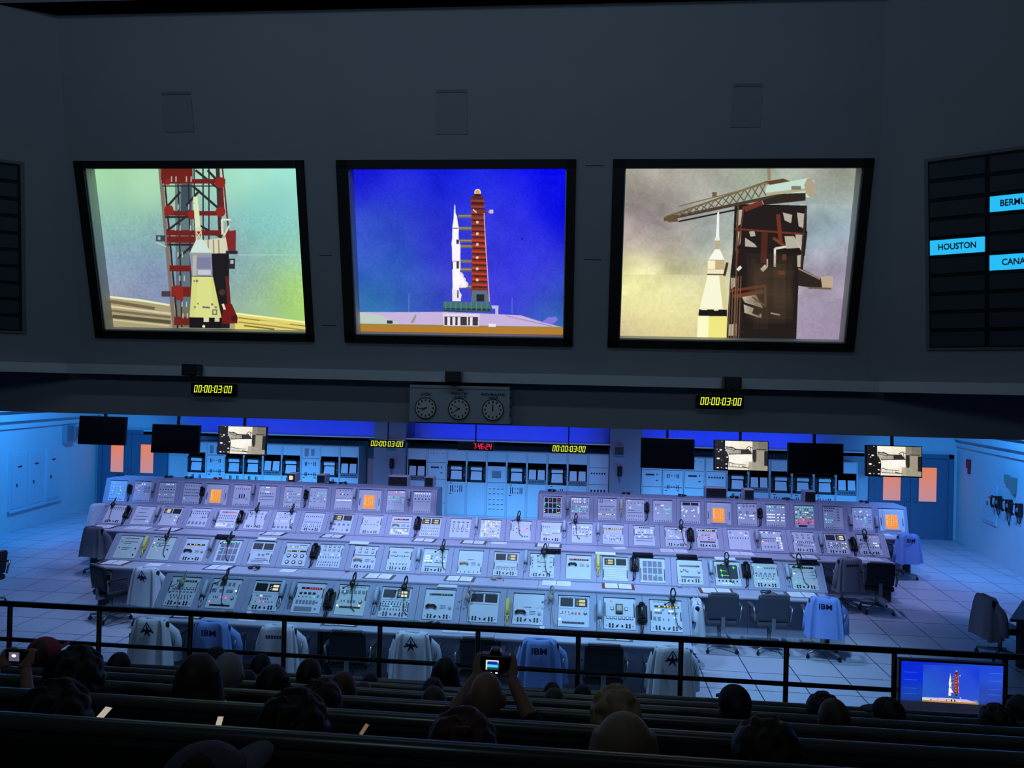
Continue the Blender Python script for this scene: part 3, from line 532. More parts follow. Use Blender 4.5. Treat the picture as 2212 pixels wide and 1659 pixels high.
# the three-dial clock case on the bulkhead
A = atY(884, 911, 8.45); B = atY(1101, 838, 8.45); w, h = B.x-A.x, .40
M = frame_matrix(((A.x+B.x)/2, 8.45, 3.735), (1, 0, 0), (0, 0, 1))
t = empty('dial_clock_case', M=M, label='pale wall case with three round dials under TIME lettering on the bulkhead', cat='clock')
CASE = mat('clock_case_paint', (168, 178, 188), .6); INK = mat('clock_ink', (18, 24, 34), .6); DIAL = mat('clock_dial', (206, 212, 206), .5)
b = MB(); b.box(-w/2, w/2, -h/2, h/2, -.3, 0); b.box(-w/2-.0, w/2, h/2-.02, h/2+.012, -.3, .01); b.build('case_body', CASE, t)
b = MB()
for k in range(3): b.box(w/2, w/2+.02, -.12+.1*k, -.1+.1*k, -.09, -.03)
b.build('case_hinge', DRK, t)
for i, (u, lbl, hr, mn) in enumerate(((.165, ['LOCAL'], (232, .052), (262, .08)), (.5, ['PREDICTED', 'LAUNCH'], (236, .07), (302, .068)), (.84, ['ACCUMULATED', 'HOLD'], (0, .06), (0, .08)))):
    cx, cy, r = -w/2+u*w, -.045, .112
    b = MB(); b.cyl((cx, cy, 0), (cx, cy, .02), r, 32); d = b.build('dial_face', DIAL, t)
    b = MB(); n = 36
    for k in range(n):
        a0, a1 = 2*math.pi*k/n, 2*math.pi*(k+1)/n; q = []
        for rr, z in ((r, .001), (r+.008, .001), (r+.008, .026), (r, .026)):
            q += [(cx+rr*math.cos(a0), cy+rr*math.sin(a0), z), (cx+rr*math.cos(a1), cy+rr*math.sin(a1), z)]
        b.add(q, [(0, 1, 3, 2), (2, 3, 5, 4), (4, 5, 7, 6), (6, 7, 1, 0)])
    b.build('dial_rim', DRK, d)
    b = MB()
    for k in range(12):
        a = k*math.pi/6; px, py = cx+r*.78*math.sin(a), cy+r*.78*math.cos(a); b.box(px-.008, px+.008, py-.011, py+.011, .0205, .0215)
    b.build('dial_numeral', INK, d)
    for nm, (a, L), wd in (('hour_hand', hr, .007), ('minute_hand', mn, .005)):
        a = math.radians(a); dx, dy = math.sin(a), math.cos(a); b = MB()
        b.add([(cx-dx*.015+dy*wd, cy-dy*.015-dx*wd, .023), (cx-dx*.015-dy*wd, cy-dy*.015+dx*wd, .023), (cx+dx*L-dy*wd*.5, cy+dy*L+dx*wd*.5, .023), (cx+dx*L+dy*wd*.5, cy+dy*L-dx*wd*.5, .023)], [(0, 3, 2, 1)]); b.build(nm, INK, d)
    for k, s in enumerate(lbl): text_mesh(s, .038, 'dial_lettering', INK, t, Matrix.Translation((cx, cy+r+.055-.036*k-(.014 if len(lbl) == 1 else 0), .002)), bold=.001)
text_mesh('TIME', .042, 'dial_lettering', INK, t, Matrix.Translation((0, h/2-.035, .002)), bold=.001)
# ------------------------------------------------------------------ back of the room
# soffit with the blue-lit cove over the racks, two pillars
YS = 19.95
b = MB(); b.box(-11.9, 7.4, YS, YB, 2.42, 2.5); b.box(-11.9, 7.4, YS, YS+.06, 2.42, 2.53); struct(b.build('trim_6', WALLM))
PILL = mat('pillar_paint', (126, 122, 138), .8)
for nm, x0, x1 in (('wall_pillar_left', -5.46, -4.62), ('wall_pillar_right', .74, 1.54)):
    b = MB(); b.box(x0, x1, 19.9, YB, ZR, 5.6); struct(b.build(nm, PILL))
    cx = -4.96 if x0 < 0 else 1.0; side = nm.split('_')[-1]
    t = empty('wall_telephone', M=frame_matrix((cx, 19.9, 1.86), (1, 0, 0), (0, 0, 1)), label='black wall telephone on the dark pillar %s of the middle racks' % side, cat='telephone', group='telephones on the pillars')
    b = MB(); b.box(-.06, .06, -.13, .13, 0, .05); b.build('telephone_body', BLK, t, bevel=.012)
    b = MB(); b.tube([(-.0, .11, .07), (0, .09, .09), (0, -.06, .09), (0, -.09, .07)], [.03, .02, .02, .03], 8); b.build('handset', BLK, t, True)
    b = MB(); b.tube([(0, -.1, .06), (.01, -.2, .03), (0, -.32, .02), (-.02, -.22, .02), (-.02, -.12, .03)], .006, 6); b.build('cord', BLK, t, True)
    t = empty('pillar_speaker', M=frame_matrix((cx-.03, 19.9, 2.36 if side == 'left' else 2.38), (1, 0, 0), (0, 0, 1)), label='small square grey speaker high on the dark pillar %s of the middle racks' % side, cat='speaker', group='speakers on the pillars')
    b = MB(); b.box(-.13, .13, -.12, .12, 0, .1); b.build('speaker_box', GRY, t, bevel=.008)
    b = MB(); b.box(-.11, .11, -.1, .1, .1, .104); b.build('speaker_grille', DRK, t)
# doors: two double doors with glowing orange panes
DOORM = mat('door_paint', (88, 108, 132), .6); PANE = None
def pane_mat():
    m = bpy.data.materials.new('door_pane'); m.use_nodes = True; nt = m.node_tree; b = nt.nodes['Principled BSDF']
    tc = nt.nodes.new('ShaderNodeTexCoord'); sp = nt.nodes.new('ShaderNodeSeparateXYZ'); cr = nt.nodes.new('ShaderNodeValToRGB')
    cr.color_ramp.elements[0].position = .1; cr.color_ramp.elements[0].color = rgb(205, 140, 140); cr.color_ramp.elements[1].position = .95; cr.color_ramp.elements[1].color = rgb(240, 128, 62)
    nt.links.new(tc.outputs['Generated'], sp.inputs[0]); nt.links.new(sp.outputs['Z'], cr.inputs[0]); nt.links.new(cr.outputs[0], b.inputs['Emission Color'])
    b.inputs['Base Color'].default_value = rgb(120, 90, 80); b.inputs['Emission Strength'].default_value = .85; b.inputs['Roughness'].default_value = .3
    return m
PANE = pane_mat(); dn = [0]
def door(x0, x1, wx0, wx1, wz0, wz1, hinge):
    dn[0] += 1; M = frame_matrix((x0, YB-.06, ZR), (1, 0, 0), (0, 0, 1)); w = x1-x0
    b = MB(M); a, c = wx0-x0, wx1-x0; p, q = wz0-ZR, wz1-ZR
    b.box(0, w, 0, p, -.04, 0); b.box(0, w, q, 2.12, -.04, 0); b.box(0, a, p, q, -.04, 0); b.box(c, w, p, q, -.04, 0)
    d = b.build('door_%d' % dn[0], DOORM); struct(d)
    b = MB(M); b.box(a, c, p, q, -.03, -.02); b.build('door_pane', PANE, d)
    b = MB(M); g = .02
    for r in ((a-g, c+g, q, q+g), (a-g, c+g, p-g, p), (a-g, a, p, q), (c, c+g, p, q)): b.box(r[0], r[1], r[2], r[3], 0, .01)
    b.build('pane_trim', DOORM, d)
    hx = w-.09 if hinge == 'l' else .09
    b = MB(M); b.cyl((hx, 1.02, 0), (hx, 1.02, .05), .02, 8); b.ball((hx, 1.02, .065), .03); b.build('door_handle', CHROME, d, True)
door(7.68, 8.61, 7.92, 8.37, 1.21, 2.10, 'l'); door(8.62, 9.55, 8.82, 9.27, 1.21, 2.10, 'r')
door(-13.75, -12.87, -13.5, -13.1, 1.23, 2.05, 'l'); door(-12.86, -11.9, -12.6, -12.2, 1.23, 2.05, 'r')
b = MB()
for x0, x1 in ((7.56, 7.68), (9.55, 9.67), (-13.87, -13.75), (-11.9, -11.78)): b.box(x0, x1, YB-.1, YB, ZR, 2.45)
for x0, x1 in ((7.56, 9.67), (-13.87, -11.78)): b.box(x0, x1, YB-.1, YB, 2.345, 2.45)
struct(b.build('trim_7', DOORM))
# equipment racks
RACK = mat('rack_paint', (178, 190, 202), .5); RFR = mat('rack_frame_dark', (30, 33, 40), .5)
rack_n = {}
def rack(X, kind, grp, Y=20.1, ztop=2.25):
    w = .25; H_ = ztop-ZR
    rack_n[grp] = rack_n.get(grp, 0)+1; k = rack_n[grp]
    what = {'rec': 'a chart recorder', 'dual': 'two paper charts', 'pan': 'switch panels', 'win': 'dark square windows', 'blank': 'plain doors', 'frame': 'domed caps'}[kind]
    where = {'l': 'left-hand', 'c': 'middle', 'r': 'right-hand'}[grp]
    M = frame_matrix((X, Y, ZR), (1, 0, 0), (0, 0, 1))
    t = empty('equipment_rack', M=M, label='%s rack from the left in the %s rack row, with %s' % (ordw(k-1), where, what), cat='rack', group='equipment racks along the back wall')
    b = MB(); b.box(-.264, .264, 0, H_, -.7, -.02)
    b.box(-.264, -.245, 0, H_, -.02, .012); b.box(.245, .264, 0, H_, -.02, .012); b.build('rack_body', RACK, t)
    dk = MB(); rnd = random.Random(int(X*97)+7)
    def plate(v0, v1): pan = MB(); pan.box(-w+.012, w-.012, v0, v1, -.02, .004); pan.build('rack_plate', RACK, t)
    def slot(x, v, a, c): dk.box(x-a, x+a, v-c, v+c, .004, .008)
    T = H_
    if kind in ('rec', 'dual', 'frame'):
        plate(T-.28, T-.02)
        v1, v0 = T-.40, T-.82
        b = MB(); b.box(-w+.01, w-.01, T-.41, T-.29, -.10, -.02, 0); b.build('rack_recess', RACK, t)
        if kind == 'rec':
            b = MB(); b.box(-w+.004, w-.004, v0, v0+.05, -.02, .03); b.box(-w+.004, -w+.07, v0, v1, -.02, .03); b.box(w-.07, w-.004, v0, v1, -.02, .03); b.box(-w+.004, w-.004, v1-.03, v1, -.02, .03); b.box(-w+.07, w-.07, v0+.04, v1, -.05, -.02)
            f = b.build('chart_recorder_frame', RFR, t)
            b = MB(); b.box(-.15, .15, v1-.12, v1-.05, -.02, .03); b.quad((-.15, v0+.05, .04), (.15, v0+.05, .04), (.14, v1-.15, .0), (-.14, v1-.15, .0)); b.build('chart_paper', mat('chart_paper', (196, 200, 212), .7), f)
            b = MB()
            for q in range(6): b.box(-.13+q*.045, -.105+q*.045, v1-.055, v1-.035, .03, .034)
            b.build('pen_cap', WHT, f)
            b = MB(); b.cyl((w-.035, (v0+v1)/2-.03, .03), (w-.035, (v0+v1)/2-.03, .05), .018, 8); b.build('recorder_knob', GRY, f)
        elif kind == 'dual':
            b = MB(); b.box(-w+.01, w-.01, v0, v1, -.06, -.02); b.box(-w+.01, w-.01, v0, v0+.1, -.02, .03)
            f = b.build('chart_recorder_frame', mat('rack_shade', (110, 118, 132), .6), t)
            for sx in (-1, 1):
                b = MB(); b.quad((sx*.115-.095, v0+.11, .03), (sx*.115+.095, v0+.11, .03), (sx*.115+.09, v1-.06, -.01), (sx*.115-.09, v1-.06, -.01)); b.build('chart_paper', mat('chart_paper', (196, 200, 212), .7), f)
            b = MB()
            for q in range(10): b.box(-.2+q*.042, -.18+q*.042, v0+.03, v0+.07, .03, .036)
            b.build('recorder_key', SLOT, f)
        else:
            b = MB(); b.box(-w+.012, w-.012, v0, v1, -.02, .004); b.box(-.15, .15, v0+.08, v1-.09, .004, .01); b.build('window_frame', RACK, t)
            b = MB(); b.box(-.12, .12, v0+.11, v1-.12, .01, .012); b.build('window_pane', mat('rack_shade', (110, 118, 132), .6), t)
            dm = MB()
            for r in range(5):
                for c in range(4): dm.ball((-.165+c*.11, v0-.14-r*.125-(.03 if r > 1 else 0), .004), .034, .022, .02, 8, 4)
            dm.build('domed_cap', WHT, t, True)
            for r in range(5):
                for c in range(4): slot(-.165+c*.11, v0-.175-r*.125-(.03 if r > 1 else 0), .028, .008)
        plate(.32, v0-.02); plate(.02, .3)
        if kind == 'rec':
            q = rnd.randint(0, 2); y = v0-.2
            if q == 0:
                for x in (-.15, -.1, .1, .15): slot(x, y, .011, .085)
                for x in (-.03, .04): slot(x, y+.05, .008, .025); slot(x, y-.06, .008, .03)
                slot(-.15, y+.14, .03, .01); slot(-.16, y-.13, .03, .01)
            elif q == 1:
                for x in (-.12, -.08, .08, .12): slot(x, y+.06, .012, .07)
                b = MB(); b.box(-.2, .2, y-.5, y-.05, .004, .012); b.build('drop_leaf', RACK, t)
                for a in (-.2, .2): slot(a, y-.28, .004, .2)
    elif kind in ('pan', 'blank', 'win'):
        plate(T-.34, T-.02); plate(T-.78, T-.36); plate(.62, T-.80); plate(.02, .6)
        if kind == 'pan':
            for r in range(3):
                y = T-.5-.28*r
                for x in (-.14, -.1, .1, .14): slot(x, y, .01, .05)
                for x in (-.04, .03): slot(x, y+.01, .012, .012)
            for y in (.85, 1.15): slot(-.17, y, .03, .01); slot(.13, y, .03, .01)
            b = MB(); b.box(-.16, -.06, T-.3, T-.1, .004, .02); b.box(.02, .1, T-.28, T-.12, .004, .02); b.build('switch_block', KEYG, t)
        elif kind == 'win':
            for r in range(5):
                for c in range(5): slot(-.17+c*.085, T-.95-.11*r, .022, .03)
            for c in range(6): slot(-.17+c*.068, T-.5, .02, .02)
        else:
            slot(-.05, T-.48, .11, .02); slot(.13, T-.47, .012, .02); slot(.13, T-.62, .03, .01)
            for x in (-.16, -.1, 0, .15): slot(x, T-.1, .01, .01)
    if dk.v: dk.build('rack_slot', SLOT, t)
for g, x0, ks in (('l', -10.44, 'rec pan rec rec dual rec pan rec dual'), ('c', -4.33, 'dual blank rec rec frame rec dual rec dual win'), ('r', 1.84, 'blank pan blank win rec dual rec rec rec dual')):
    for i, k in enumerate(ks.split()): rack(x0+i*(.532 if g != 'r' else .54), k, g)
# hanging monitors
MB_ = mat('monitor_black', (9, 10, 14), .35)
bwm = picture_mat('monitor_picture'); hm = 0
for i, (x0, x1, y0, y1, lit) in enumerate(((172, 268, 903, 957, 0), (326, 431, 918, 978, 0), (470, 575, 920, 983, 1), (1384, 1500, 946, 1013, 0), (1542, 1660, 951, 1018, 1), (1700, 1824, 956, 1026, 0), (1868, 1994, 962, 1031, 1))):
    Y = 13.0; c = atY((x0+x1)/2, (y0+y1)/2, Y); w, h = .885, .51
    lbl = ['dark hanging screen nearest the left wall', 'dark hanging screen just left of the leftmost lit one', 'lit hanging screen left of the clocks showing a black and white launch pad', 'dark hanging screen just right of the right-hand pillar',
           'lit black and white hanging screen between two dark ones', 'dark hanging screen between two lit ones on the right', 'lit black and white hanging screen in front of the right-hand doors'][i]
    t = empty('hanging_monitor', M=frame_matrix((c.x, Y, c.z), (1, 0, 0), (0, .07, 1)), label=lbl, cat='monitor', group='monitors hung over the consoles')
    b = MB(); b.box(-w/2, w/2, -h/2, h/2, -.06, 0); b.build('monitor_case', MB_, t, bevel=.006)
    if lit:
        cv = Can(170, 100); bw_picture(cv); o = cv.mesh('monitor_picture', w-.03, h-.035, bwm, t); o.location = (0, .004, .0015)
    else:
        b = MB(); b.quad((-w/2+.015, -h/2+.02, .001), (w/2-.015, -h/2+.02, .001), (w/2-.015, h/2-.015, .001), (-w/2+.015, h/2-.015, .001)); b.build('monitor_glass', mat('monitor_glass', (8, 9, 14), .12, noise=0), t)
    b = MB(); b.box(-.02, .02, 0, 5.6-c.z, -.1, -.06); b.box(-.1, .1, -.1, .1, -.08, -.06); b.build('hanging_pole', BLK, t)
# things on the side walls
def onwall(x, y, right): return atP(x, y, RW0 if right else LW0, RN if right else LN)
def wall_frame(p, right): return frame_matrix(p, (RWD*-1 if right else LWD), (0, 0, 1))
# wall frame: u runs along the wall to the viewer's right, v up, n into the room
def wall_thing(name, c, right, label, cat, group=None):
    return empty(name, M=wall_frame(onwall(*c, right), right), label=label, cat=cat, group=group)
RED = mat('red_enamel', (176, 30, 42), .4); WP = mat('wall_box_paint', (190, 202, 214), .6)
t = wall_thing('fire_alarm', (2095, 1003), True, 'red fire alarm box on the right wall beside the doors', 'alarm')
b = MB(); b.box(-.1, .1, -.1, .12, 0, .06); b.build('alarm_box', RED, t, bevel=.008); b = MB(); b.box(-.02, .08, -.24, -.1, 0, .05); b.build('pull_handle', RED, t, bevel=.006)
t = wall_thing('breaker_panel', (2140, 1088), True, 'pale breaker panel on the right wall beside the black telephones', 'panel')
b = MB(); b.box(-.42, .42, -.46, .46, 0, .03); b.build('panel_frame', WP, t, bevel=.006); b = MB(); b.box(-.36, .3, -.40, .40, .03, .045); d = b.build('panel_door', WP, t, bevel=.004)
b = MB(); b.box(-.02, .12, .14, .17, .045, .048); b.build('warning_label', RED, d); b = MB(); b.box(-.08, -.05, -.05, .05, .045, .06); b.build('panel_latch', DRK, d)
t = wall_thing('emergency_light', (2186, 1040), True, 'greenish grey twin emergency light above the black telephones on the right wall', 'light')
EM = mat('emergency_grey', (122, 140, 132), .6); b = MB(); b.prism([(-.3, .12), (-.08, .12), (-.1, -.1), (-.24, -.08)], .004, .06, ax='z'); b.build('lamp_head', EM, t); b = MB(); b.prism([(-.05, .1), (.3, .1), (.26, -.24), (.0, -.12)], .004, .09, ax='z'); b.build('lamp_case', EM, t)
for i, c in enumerate(((2161, 1085), (2184, 1093), (2206, 1102))):
    t = wall_thing('wall_telephone', c, True, 'black wall telephone on the right wall, %s from the breaker panel' % ORD[i], 'telephone', 'telephones on the right wall')
    b = MB(); b.prism([(-.11, .13), (.11, .15), (.12, -.06), (.05, -.16), (-.09, -.13)], 0, .09, ax='z'); b.build('telephone_body', BLK, t, bevel=.012)
    b = MB(); b.ball((.02, .0, .09), .05, .05, .02); b.build('dial', CHROME, t, True)
    b = MB(); b.tube([(-.1, .12, .12), (-.13, .08, .14), (-.14, -.06, .14), (-.1, -.13, .12)], [.035, .022, .022, .035], 8); b.build('handset', BLK, t, True)
    b = MB(); b.tube([(-.08, -.14, .05), (-.06, -.25-.06*(i == 1), .04), (.0, -.3-.12*(i == 1), .03), (.05, -.24, .03), (.05, -.14, .04)], .009, 6); b.build('cord', BLK, t, True)
for i, c in enumerate(((40, 1040), (76, 1032), (113, 1022))):
    t = wall_thing('electrical_cabinet', c, False, 'pale flush cabinet on the left wall, %s from the room corner' % ('farthest', 'second', 'nearest')[i], 'cabinet', 'electrical cabinets on the left wall')
    b = MB(); b.box(-.33, .33, -.68, .68, 0, .02); b.build('cabinet_frame', WP, t); b = MB(); b.box(-.3, .3, -.63, .63, .02, .032); d = b.build('cabinet_door', WP, t, bevel=.004)
    b = MB(); b.box(-.08, .08, .34, .38, .032, .035); b.build('warning_label', mat('label_red', (170, 36, 60), .6), d); b = MB(); b.box(-.14, -.11, -.12, -.04, .032, .045); b.build('cabinet_latch', DRK, d)
t = None
b = MB(wall_frame(onwall(76, 1030, False), False)); b.box(-1.12, 1.12, -.74, -.69, 0, .06); b.box(-1.12, -1.06, -.74, .72, 0, .05); struct(b.build('trim_8', WP))
for i, (c, s) in enumerate((((143, 936), .2), ((158, 934), .13))):
    t = wall_thing('wall_speaker', c, False, ('larger', 'smaller')[i]+' of two grey speaker boxes high on the left wall', 'speaker', 'speakers on the left wall')
    b = MB(); b.box(-s, s, -s*1.3, s*1.2, 0, .12); b.build('speaker_box', mat('speaker_grey', (140, 150, 164), .6), t, bevel=.01); b = MB(); b.box(-s*.8, s*.8, -s, s, .12, .125); b.build('speaker_grille', GRY, t)
# ------------------------------------------------------------------ consoles
MP = .61                                              # module pitch
ROW = {1: dict(Y=9.746, zf=0, X=-5.538, n=12, e=.763, h=.40, name='front row', dl=-5.79, dr=1.447), 2: dict(Y=12.31, zf=zf(12.31), X=-7.926, n=20, e=.763, h=.40, name='second row', dl=-8.17, dr=3.94),
       3: dict(Y=14.71, zf=zf(14.71), X=-9.704, n=26, e=.763, h=.40, name='third row', dl=-9.93, dr=5.80), 4: dict(Y=16.765, zf=ZR, X=-10.907, n=13, e=.59, h=.57, name='back row, left block', dl=-11.19, dr=-2.98),
       5: dict(Y=16.765, zf=ZR, X=-.609, n=13, e=.59, h=.57, name='back row, right block', dl=-.93, dr=6.98)}
DZ = .75; C0 = .434
for r in ROW.values():
    r['o'] = Vector((0, r['Y']+C0, r['zf']+DZ+.02)); r['v'] = Vector((0, r['e']-C0, r['h']-.02)); r['L'] = r['v'].length; r['v'].normalize()
    r['n_'] = Vector((1, 0, 0)).cross(r['v'])
def on_panel(r, x, y): return atP(x, y, ROW[r]['o'], ROW[r]['n_'])
def on_desk(r, x, y): return atZ(x, y, ROW[r]['zf']+DZ)
PH = .43; PW = .205                                   # instrument panel height, half width
TUBEL = emi('tube_lit', (232, 222, 190), 1.0); TUBEY = emi('tube_lit_yellow', (206, 196, 110), 1.0); TUBES = mat('tube_shade', (52, 44, 34), .4)
SEGG = emi('segment_green', (40, 130, 70), .7); SEGR = emi('segment_red', (255, 30, 60), 1.0); SEGY = emi('segment_yellow', (240, 214, 40), 1.0); SCOPE = mat('scope_glass', (64, 76, 78), .2, noise=0); TRACE = emi('scope_trace', (110, 255, 70), 1.2)
LAMPS = 'wgryopcb'
KEYM = [WHT, KEYG, SLOT, mat('grey_window', (116, 122, 142), .5)]
def make_module(r, i, X, spec):
    R = ROW[r]; rnd = random.Random(r*100+i); L = R['L']; warm = 'warm' in spec['f']
    t = empty('console_module', (X, R['Y'], R['zf'])); t['category'] = 'console'; t['group'] = 'console modules'
    base = '%s console from the left in the %s, with ' % (ordw(i), R['name'].replace(',', '')); t['label'] = base+fit(spec['l'], 16-len(base.replace('-', ' ').split()))
    e, h = R['e'], R['h']; w = MP/2-.001
    # body: base cabinet, sloped face frame with an opening, thin top, sloped back
    td = .09 if r < 4 else .64
    b = MB(); prof = [(C0, 0), (C0, DZ+.02), (e, DZ+h), (e+td, DZ+h), (e+td+(.2 if r < 4 else .02), DZ if r < 4 else 0), (e+td+(.2 if r < 4 else .02), 0)]
    b.prism(prof, -w, w); b.build('console_body', PAINT, t, bevel=.006)
    M = frame_matrix((0, C0, DZ+.02), (1, 0, 0), R['v']); v0 = (L-PH)*.42
    if r > 3: v0 = (L-PH*1.1)*.45
    ph = PH if r < 4 else PH*1.1
    pw = PW if spec['k'] != 'O' else .26
    M = M @ Matrix.Translation((spec.get('dx', 0), v0, 0))
    b = MB(M); b.box(-pw-.01, pw+.01, ph, ph+.018, .0005, .004); b.box(-pw-.006, -pw, 0, ph, .0005, .003); b.build('panel_recess', SLOT, t)
    b = MB(M); b.box(-pw, pw, 0, ph, .001, .008)
    pl = b.build('instrument_panel', PANELG if warm else PANEL, t)
    def U(u): return -pw+2*pw*u
    def V(v): return ph*v
    B = {k: MB(M) for k in ('key', 'label', 'knob', 'toggle', 'vent', 'strip')}; LM = MB(M); used = []
    def lamp_(u, v, c, a=.011, d=.006):
        k = LAMPS.index(c); x, y = U(u), V(v); LM.box(x-a, x+a, y-d, y+d, .008, .013, k)
    def grid(u0, v0_, u1, v1, nx, ny):
        for a in range(nx):
            for c in range(ny):
                yield (u0+(u1-u0)*(a/(nx-1) if nx > 1 else .5), v0_+(v1-v0_)*(c/(ny-1) if ny > 1 else .5))
    KM = {'w': 0, 'g': 1, 'd': 2}
    for it in spec['e']:
        k = it[0]
        if k == 'B':
            _, u0, v0_, u1, v1, nx, ny, c = it[:8]; sx = it[8] if len(it) > 8 else .014; sy = it[9] if len(it) > 9 else .012
            for u, v in grid(u0, v0_, u1, v1, nx, ny):
                x, y = U(u), V(v)
                if c == 'o':
                    b = MB(M); b.box(x-sx-.006, x+sx+.006, y-sy-.006, y+sy+.006, .008, .012, 2); b.box(x-sx, x+sx, y-sy, y+sy, .012, .016, 0); b.build('key_button', KEYM, t)
                elif sx > .0155:
                    b = MB(M); b.box(x-sx, x+sx, y-sy, y+sy, .008, .014, KM[c]); b.build('key_button', KEYM, t)
                else: B['key'].box(x-sx, x+sx, y-sy, y+sy, .008, .014, KM[c])
        elif k == 'L':
            _, u0, v0_, u1, v1, nx, ny, dens, pal = it[:9]; a = it[9] if len(it) > 9 else .010
            for u, v in grid(u0, v0_, u1, v1, nx, ny):
                if rnd.random() < dens: lamp_(u+rnd.uniform(-.01, .01), v, rnd.choice(pal), a, a*.62)
                elif dens < .95: B['key'].box(U(u)-a, U(u)+a, V(v)-a*.62, V(v)+a*.62, .008, .011, rnd.choice((1, 2, 2)))
        elif k == 'l':
            for u, v, c in it[1]: lamp_(u, v, c, .012, .008)
        elif k == 'K':
            v = it[1]
            for u in (.18, .28, .72, .82):
                for d in (-.03, .045): b = MB(M); b.cyl((U(u), V(v+d), .008), (U(u), V(v+d), .02), .012, 8); b.build('control_knob', BLK, t)
            for u, s in ((.42, 1), (.58, -1)):
                if i % 2: s = -s
                x, y = U(u), V(v); B['knob'].add([(x-.016*s-.006, y-.014, .02), (x-.016*s+.006, y-.018, .02), (x+.016*s+.006, y+.014, .02), (x+.016*s-.006, y+.018, .02)], [(0, 1, 2, 3)])
                B['knob'].cyl((x, y, .008), (x, y, .018), .012, 8)
            for u in (.08, .92): B['knob'].box(U(u)-.004, U(u)+.004, V(v)-.007, V(v)+.007, .008, .011)
        elif k == 'T':
            _, u0, v0_, u1, v1, nx, ny = it[:7]
            for u, v in grid(u0, v0_, u1, v1, nx, ny): B['toggle'].box(U(u)-.004, U(u)+.004, V(v)-.013, V(v)+.013, .008, .016)
        elif k == 'X':
            for u0, u1, v in it[1]: B['label'].box(U(u0), U(u1), V(v)-.006, V(v)+.006, .008, .0095)
        elif k == 'Y':
            v = it[1]
            for q in range(16): B['strip'].box(U(.14+q*.045), U(.14+q*.045)+.014, V(v)-.011, V(v)+.011, .008, .016)
        elif k == 'V':
            for q in range(18): B['vent'].box(U(.1+q*.045), U(.1+q*.045)+.008, V(.93), V(.975), .008, .0095)
        elif k == 'W':
            for q in range(6):
                for u0, u1 in ((.14, .5), (.54, .9)): B['key'].box(U(u0), U(u1), V(.1+q*.075), V(.1+q*.075)+.014, .008, .014, 0)
        elif k == 'Q':
            _, u0, v0_, u1, v1, nx, ny = it[:7]
            cw, ch = (u1-u0)/nx, (v1-v0_)/ny
            for a in range(nx):
                for c in range(ny): b = MB(M); b.box(U(u0+cw*(a+.08)), U(u0+cw*(a+.92)), V(v0_+ch*(c+.07)), V(v0_+ch*(c+.93)), .008, .010, 3 if len(it) < 8 else 2); b.build('panel_window', KEYM, t)
        elif k == 'H':
            for u in (.03, .97):
                b = MB(M); x = U(u); a, c = it[1] if len(it) > 1 else (.5, .85); b.tube([(x, V(a), .008), (x, V(a)+.01, .022), (x, V(c)-.01, .022), (x, V(c), .008)], .005, 6); b.build('panel_handle', DRK, t, True)
        elif k == 'M':
            for s, st in zip((-1, 1), it[1]):
                x0 = U(.06) if s < 0 else U(.53); x1 = x0+2*pw*.41; y0, y1 = V(.66), V(.93)
                b = MB(M); b.box(x0, x1, y0, y1, .008, .012); g = b.build('monitor_tube', GLASSD, t)
                if st != 'd':
                    b = MB(M); W_, H__ = x1-x0, y1-y0
                    b.box(x0+W_*.06, x1-W_*.06, y0+H__*.08, y1-H__*.08, .012, .0125, 1)
                    b.box(x0+W_*.34, x1-W_*.18, y0+H__*.55, y1-H__*.16, .0126, .013, 0); b.box(x0+W_*.34, x1-W_*.18, y0+H__*.14, y0+H__*.42, .0126, .013, 0)
                    for q in range(3): b.box(x0+W_*.15, x0+W_*.24, y0+H__*(.2+.2*q), y0+H__*(.26+.2*q), .0126, .013, 0)
                    b.build('tube_picture', [TUBEY if st == 'y' else TUBEL, TUBES], g)
            B['label'].box(U(.02), U(.98), V(.585), V(.592), .008, .0095); B['label'].box(U(.02), U(.98), V(.955), V(.965), .008, .0095)
        elif k == 'D':
            col, v = it[1], it[2]; x0, x1 = (it[3], it[4]) if len(it) > 4 else (.18, .9)
            b = MB(M); b.box(U(x0), U(x1), V(v)-.014, V(v)+.014, .008, .011); d = b.build('digital_display', BLK, t)
            b = MB(M); 
            for q in range(8):
                if rnd.random() < (.75 if col != 'g' else .9) and q != 2: b.box(U(x0+.03+(x1-x0-.06)*q/8), U(x0+.03+(x1-x0-.06)*(q+.6)/8), V(v)-.009, V(v)+.009, .011, .0116)
            b.build('display_digits', {'g': SEGG, 'r': SEGR, 'y': SEGY}[col], d)
        elif k == 'G':
            _, u0, v0_, u1, v1, nx, ny, rr = it
            for u, v in grid(u0, v0_, u1, v1, nx, ny):
                b = MB(M); b.cyl((U(u), V(v), .008), (U(u), V(v), .016), rr, 16); g = b.build('gauge', SLOT, t)
                b = MB(M); b.cyl((U(u), V(v), .016), (U(u), V(v), .0175), rr*.68, 14); b.box(U(u)-.002, U(u)+.002, V(v), V(v)+rr*.6, .0176, .0185, 1); b.build('gauge_face', [WHT, INK], g)
        elif k == 'P':
            v = it[1]; cm = {'c': CREAM, 'd': DRK}[it[2]]; x, y = U(.25), V(v)
            b = MB(M); b.tube([(x-.06, y-.012, .02), (x-.045, y+.012, .035), (x+.045, y+.012, .035), (x+.06, y-.012, .02)], [.024, .016, .016, .024], 8); b.build('panel_handset', cm, t, True)
            b = MB(M); b.box(x-.045, x+.045, y-.006, y+.03, .008, .012); b.build('handset_rest', WHT, t)
            for q in (-1, 0, 1): B['label'].box(U(.54), U(.74), y-.004+.02*q, y+.004+.02*q, .008, .0095)
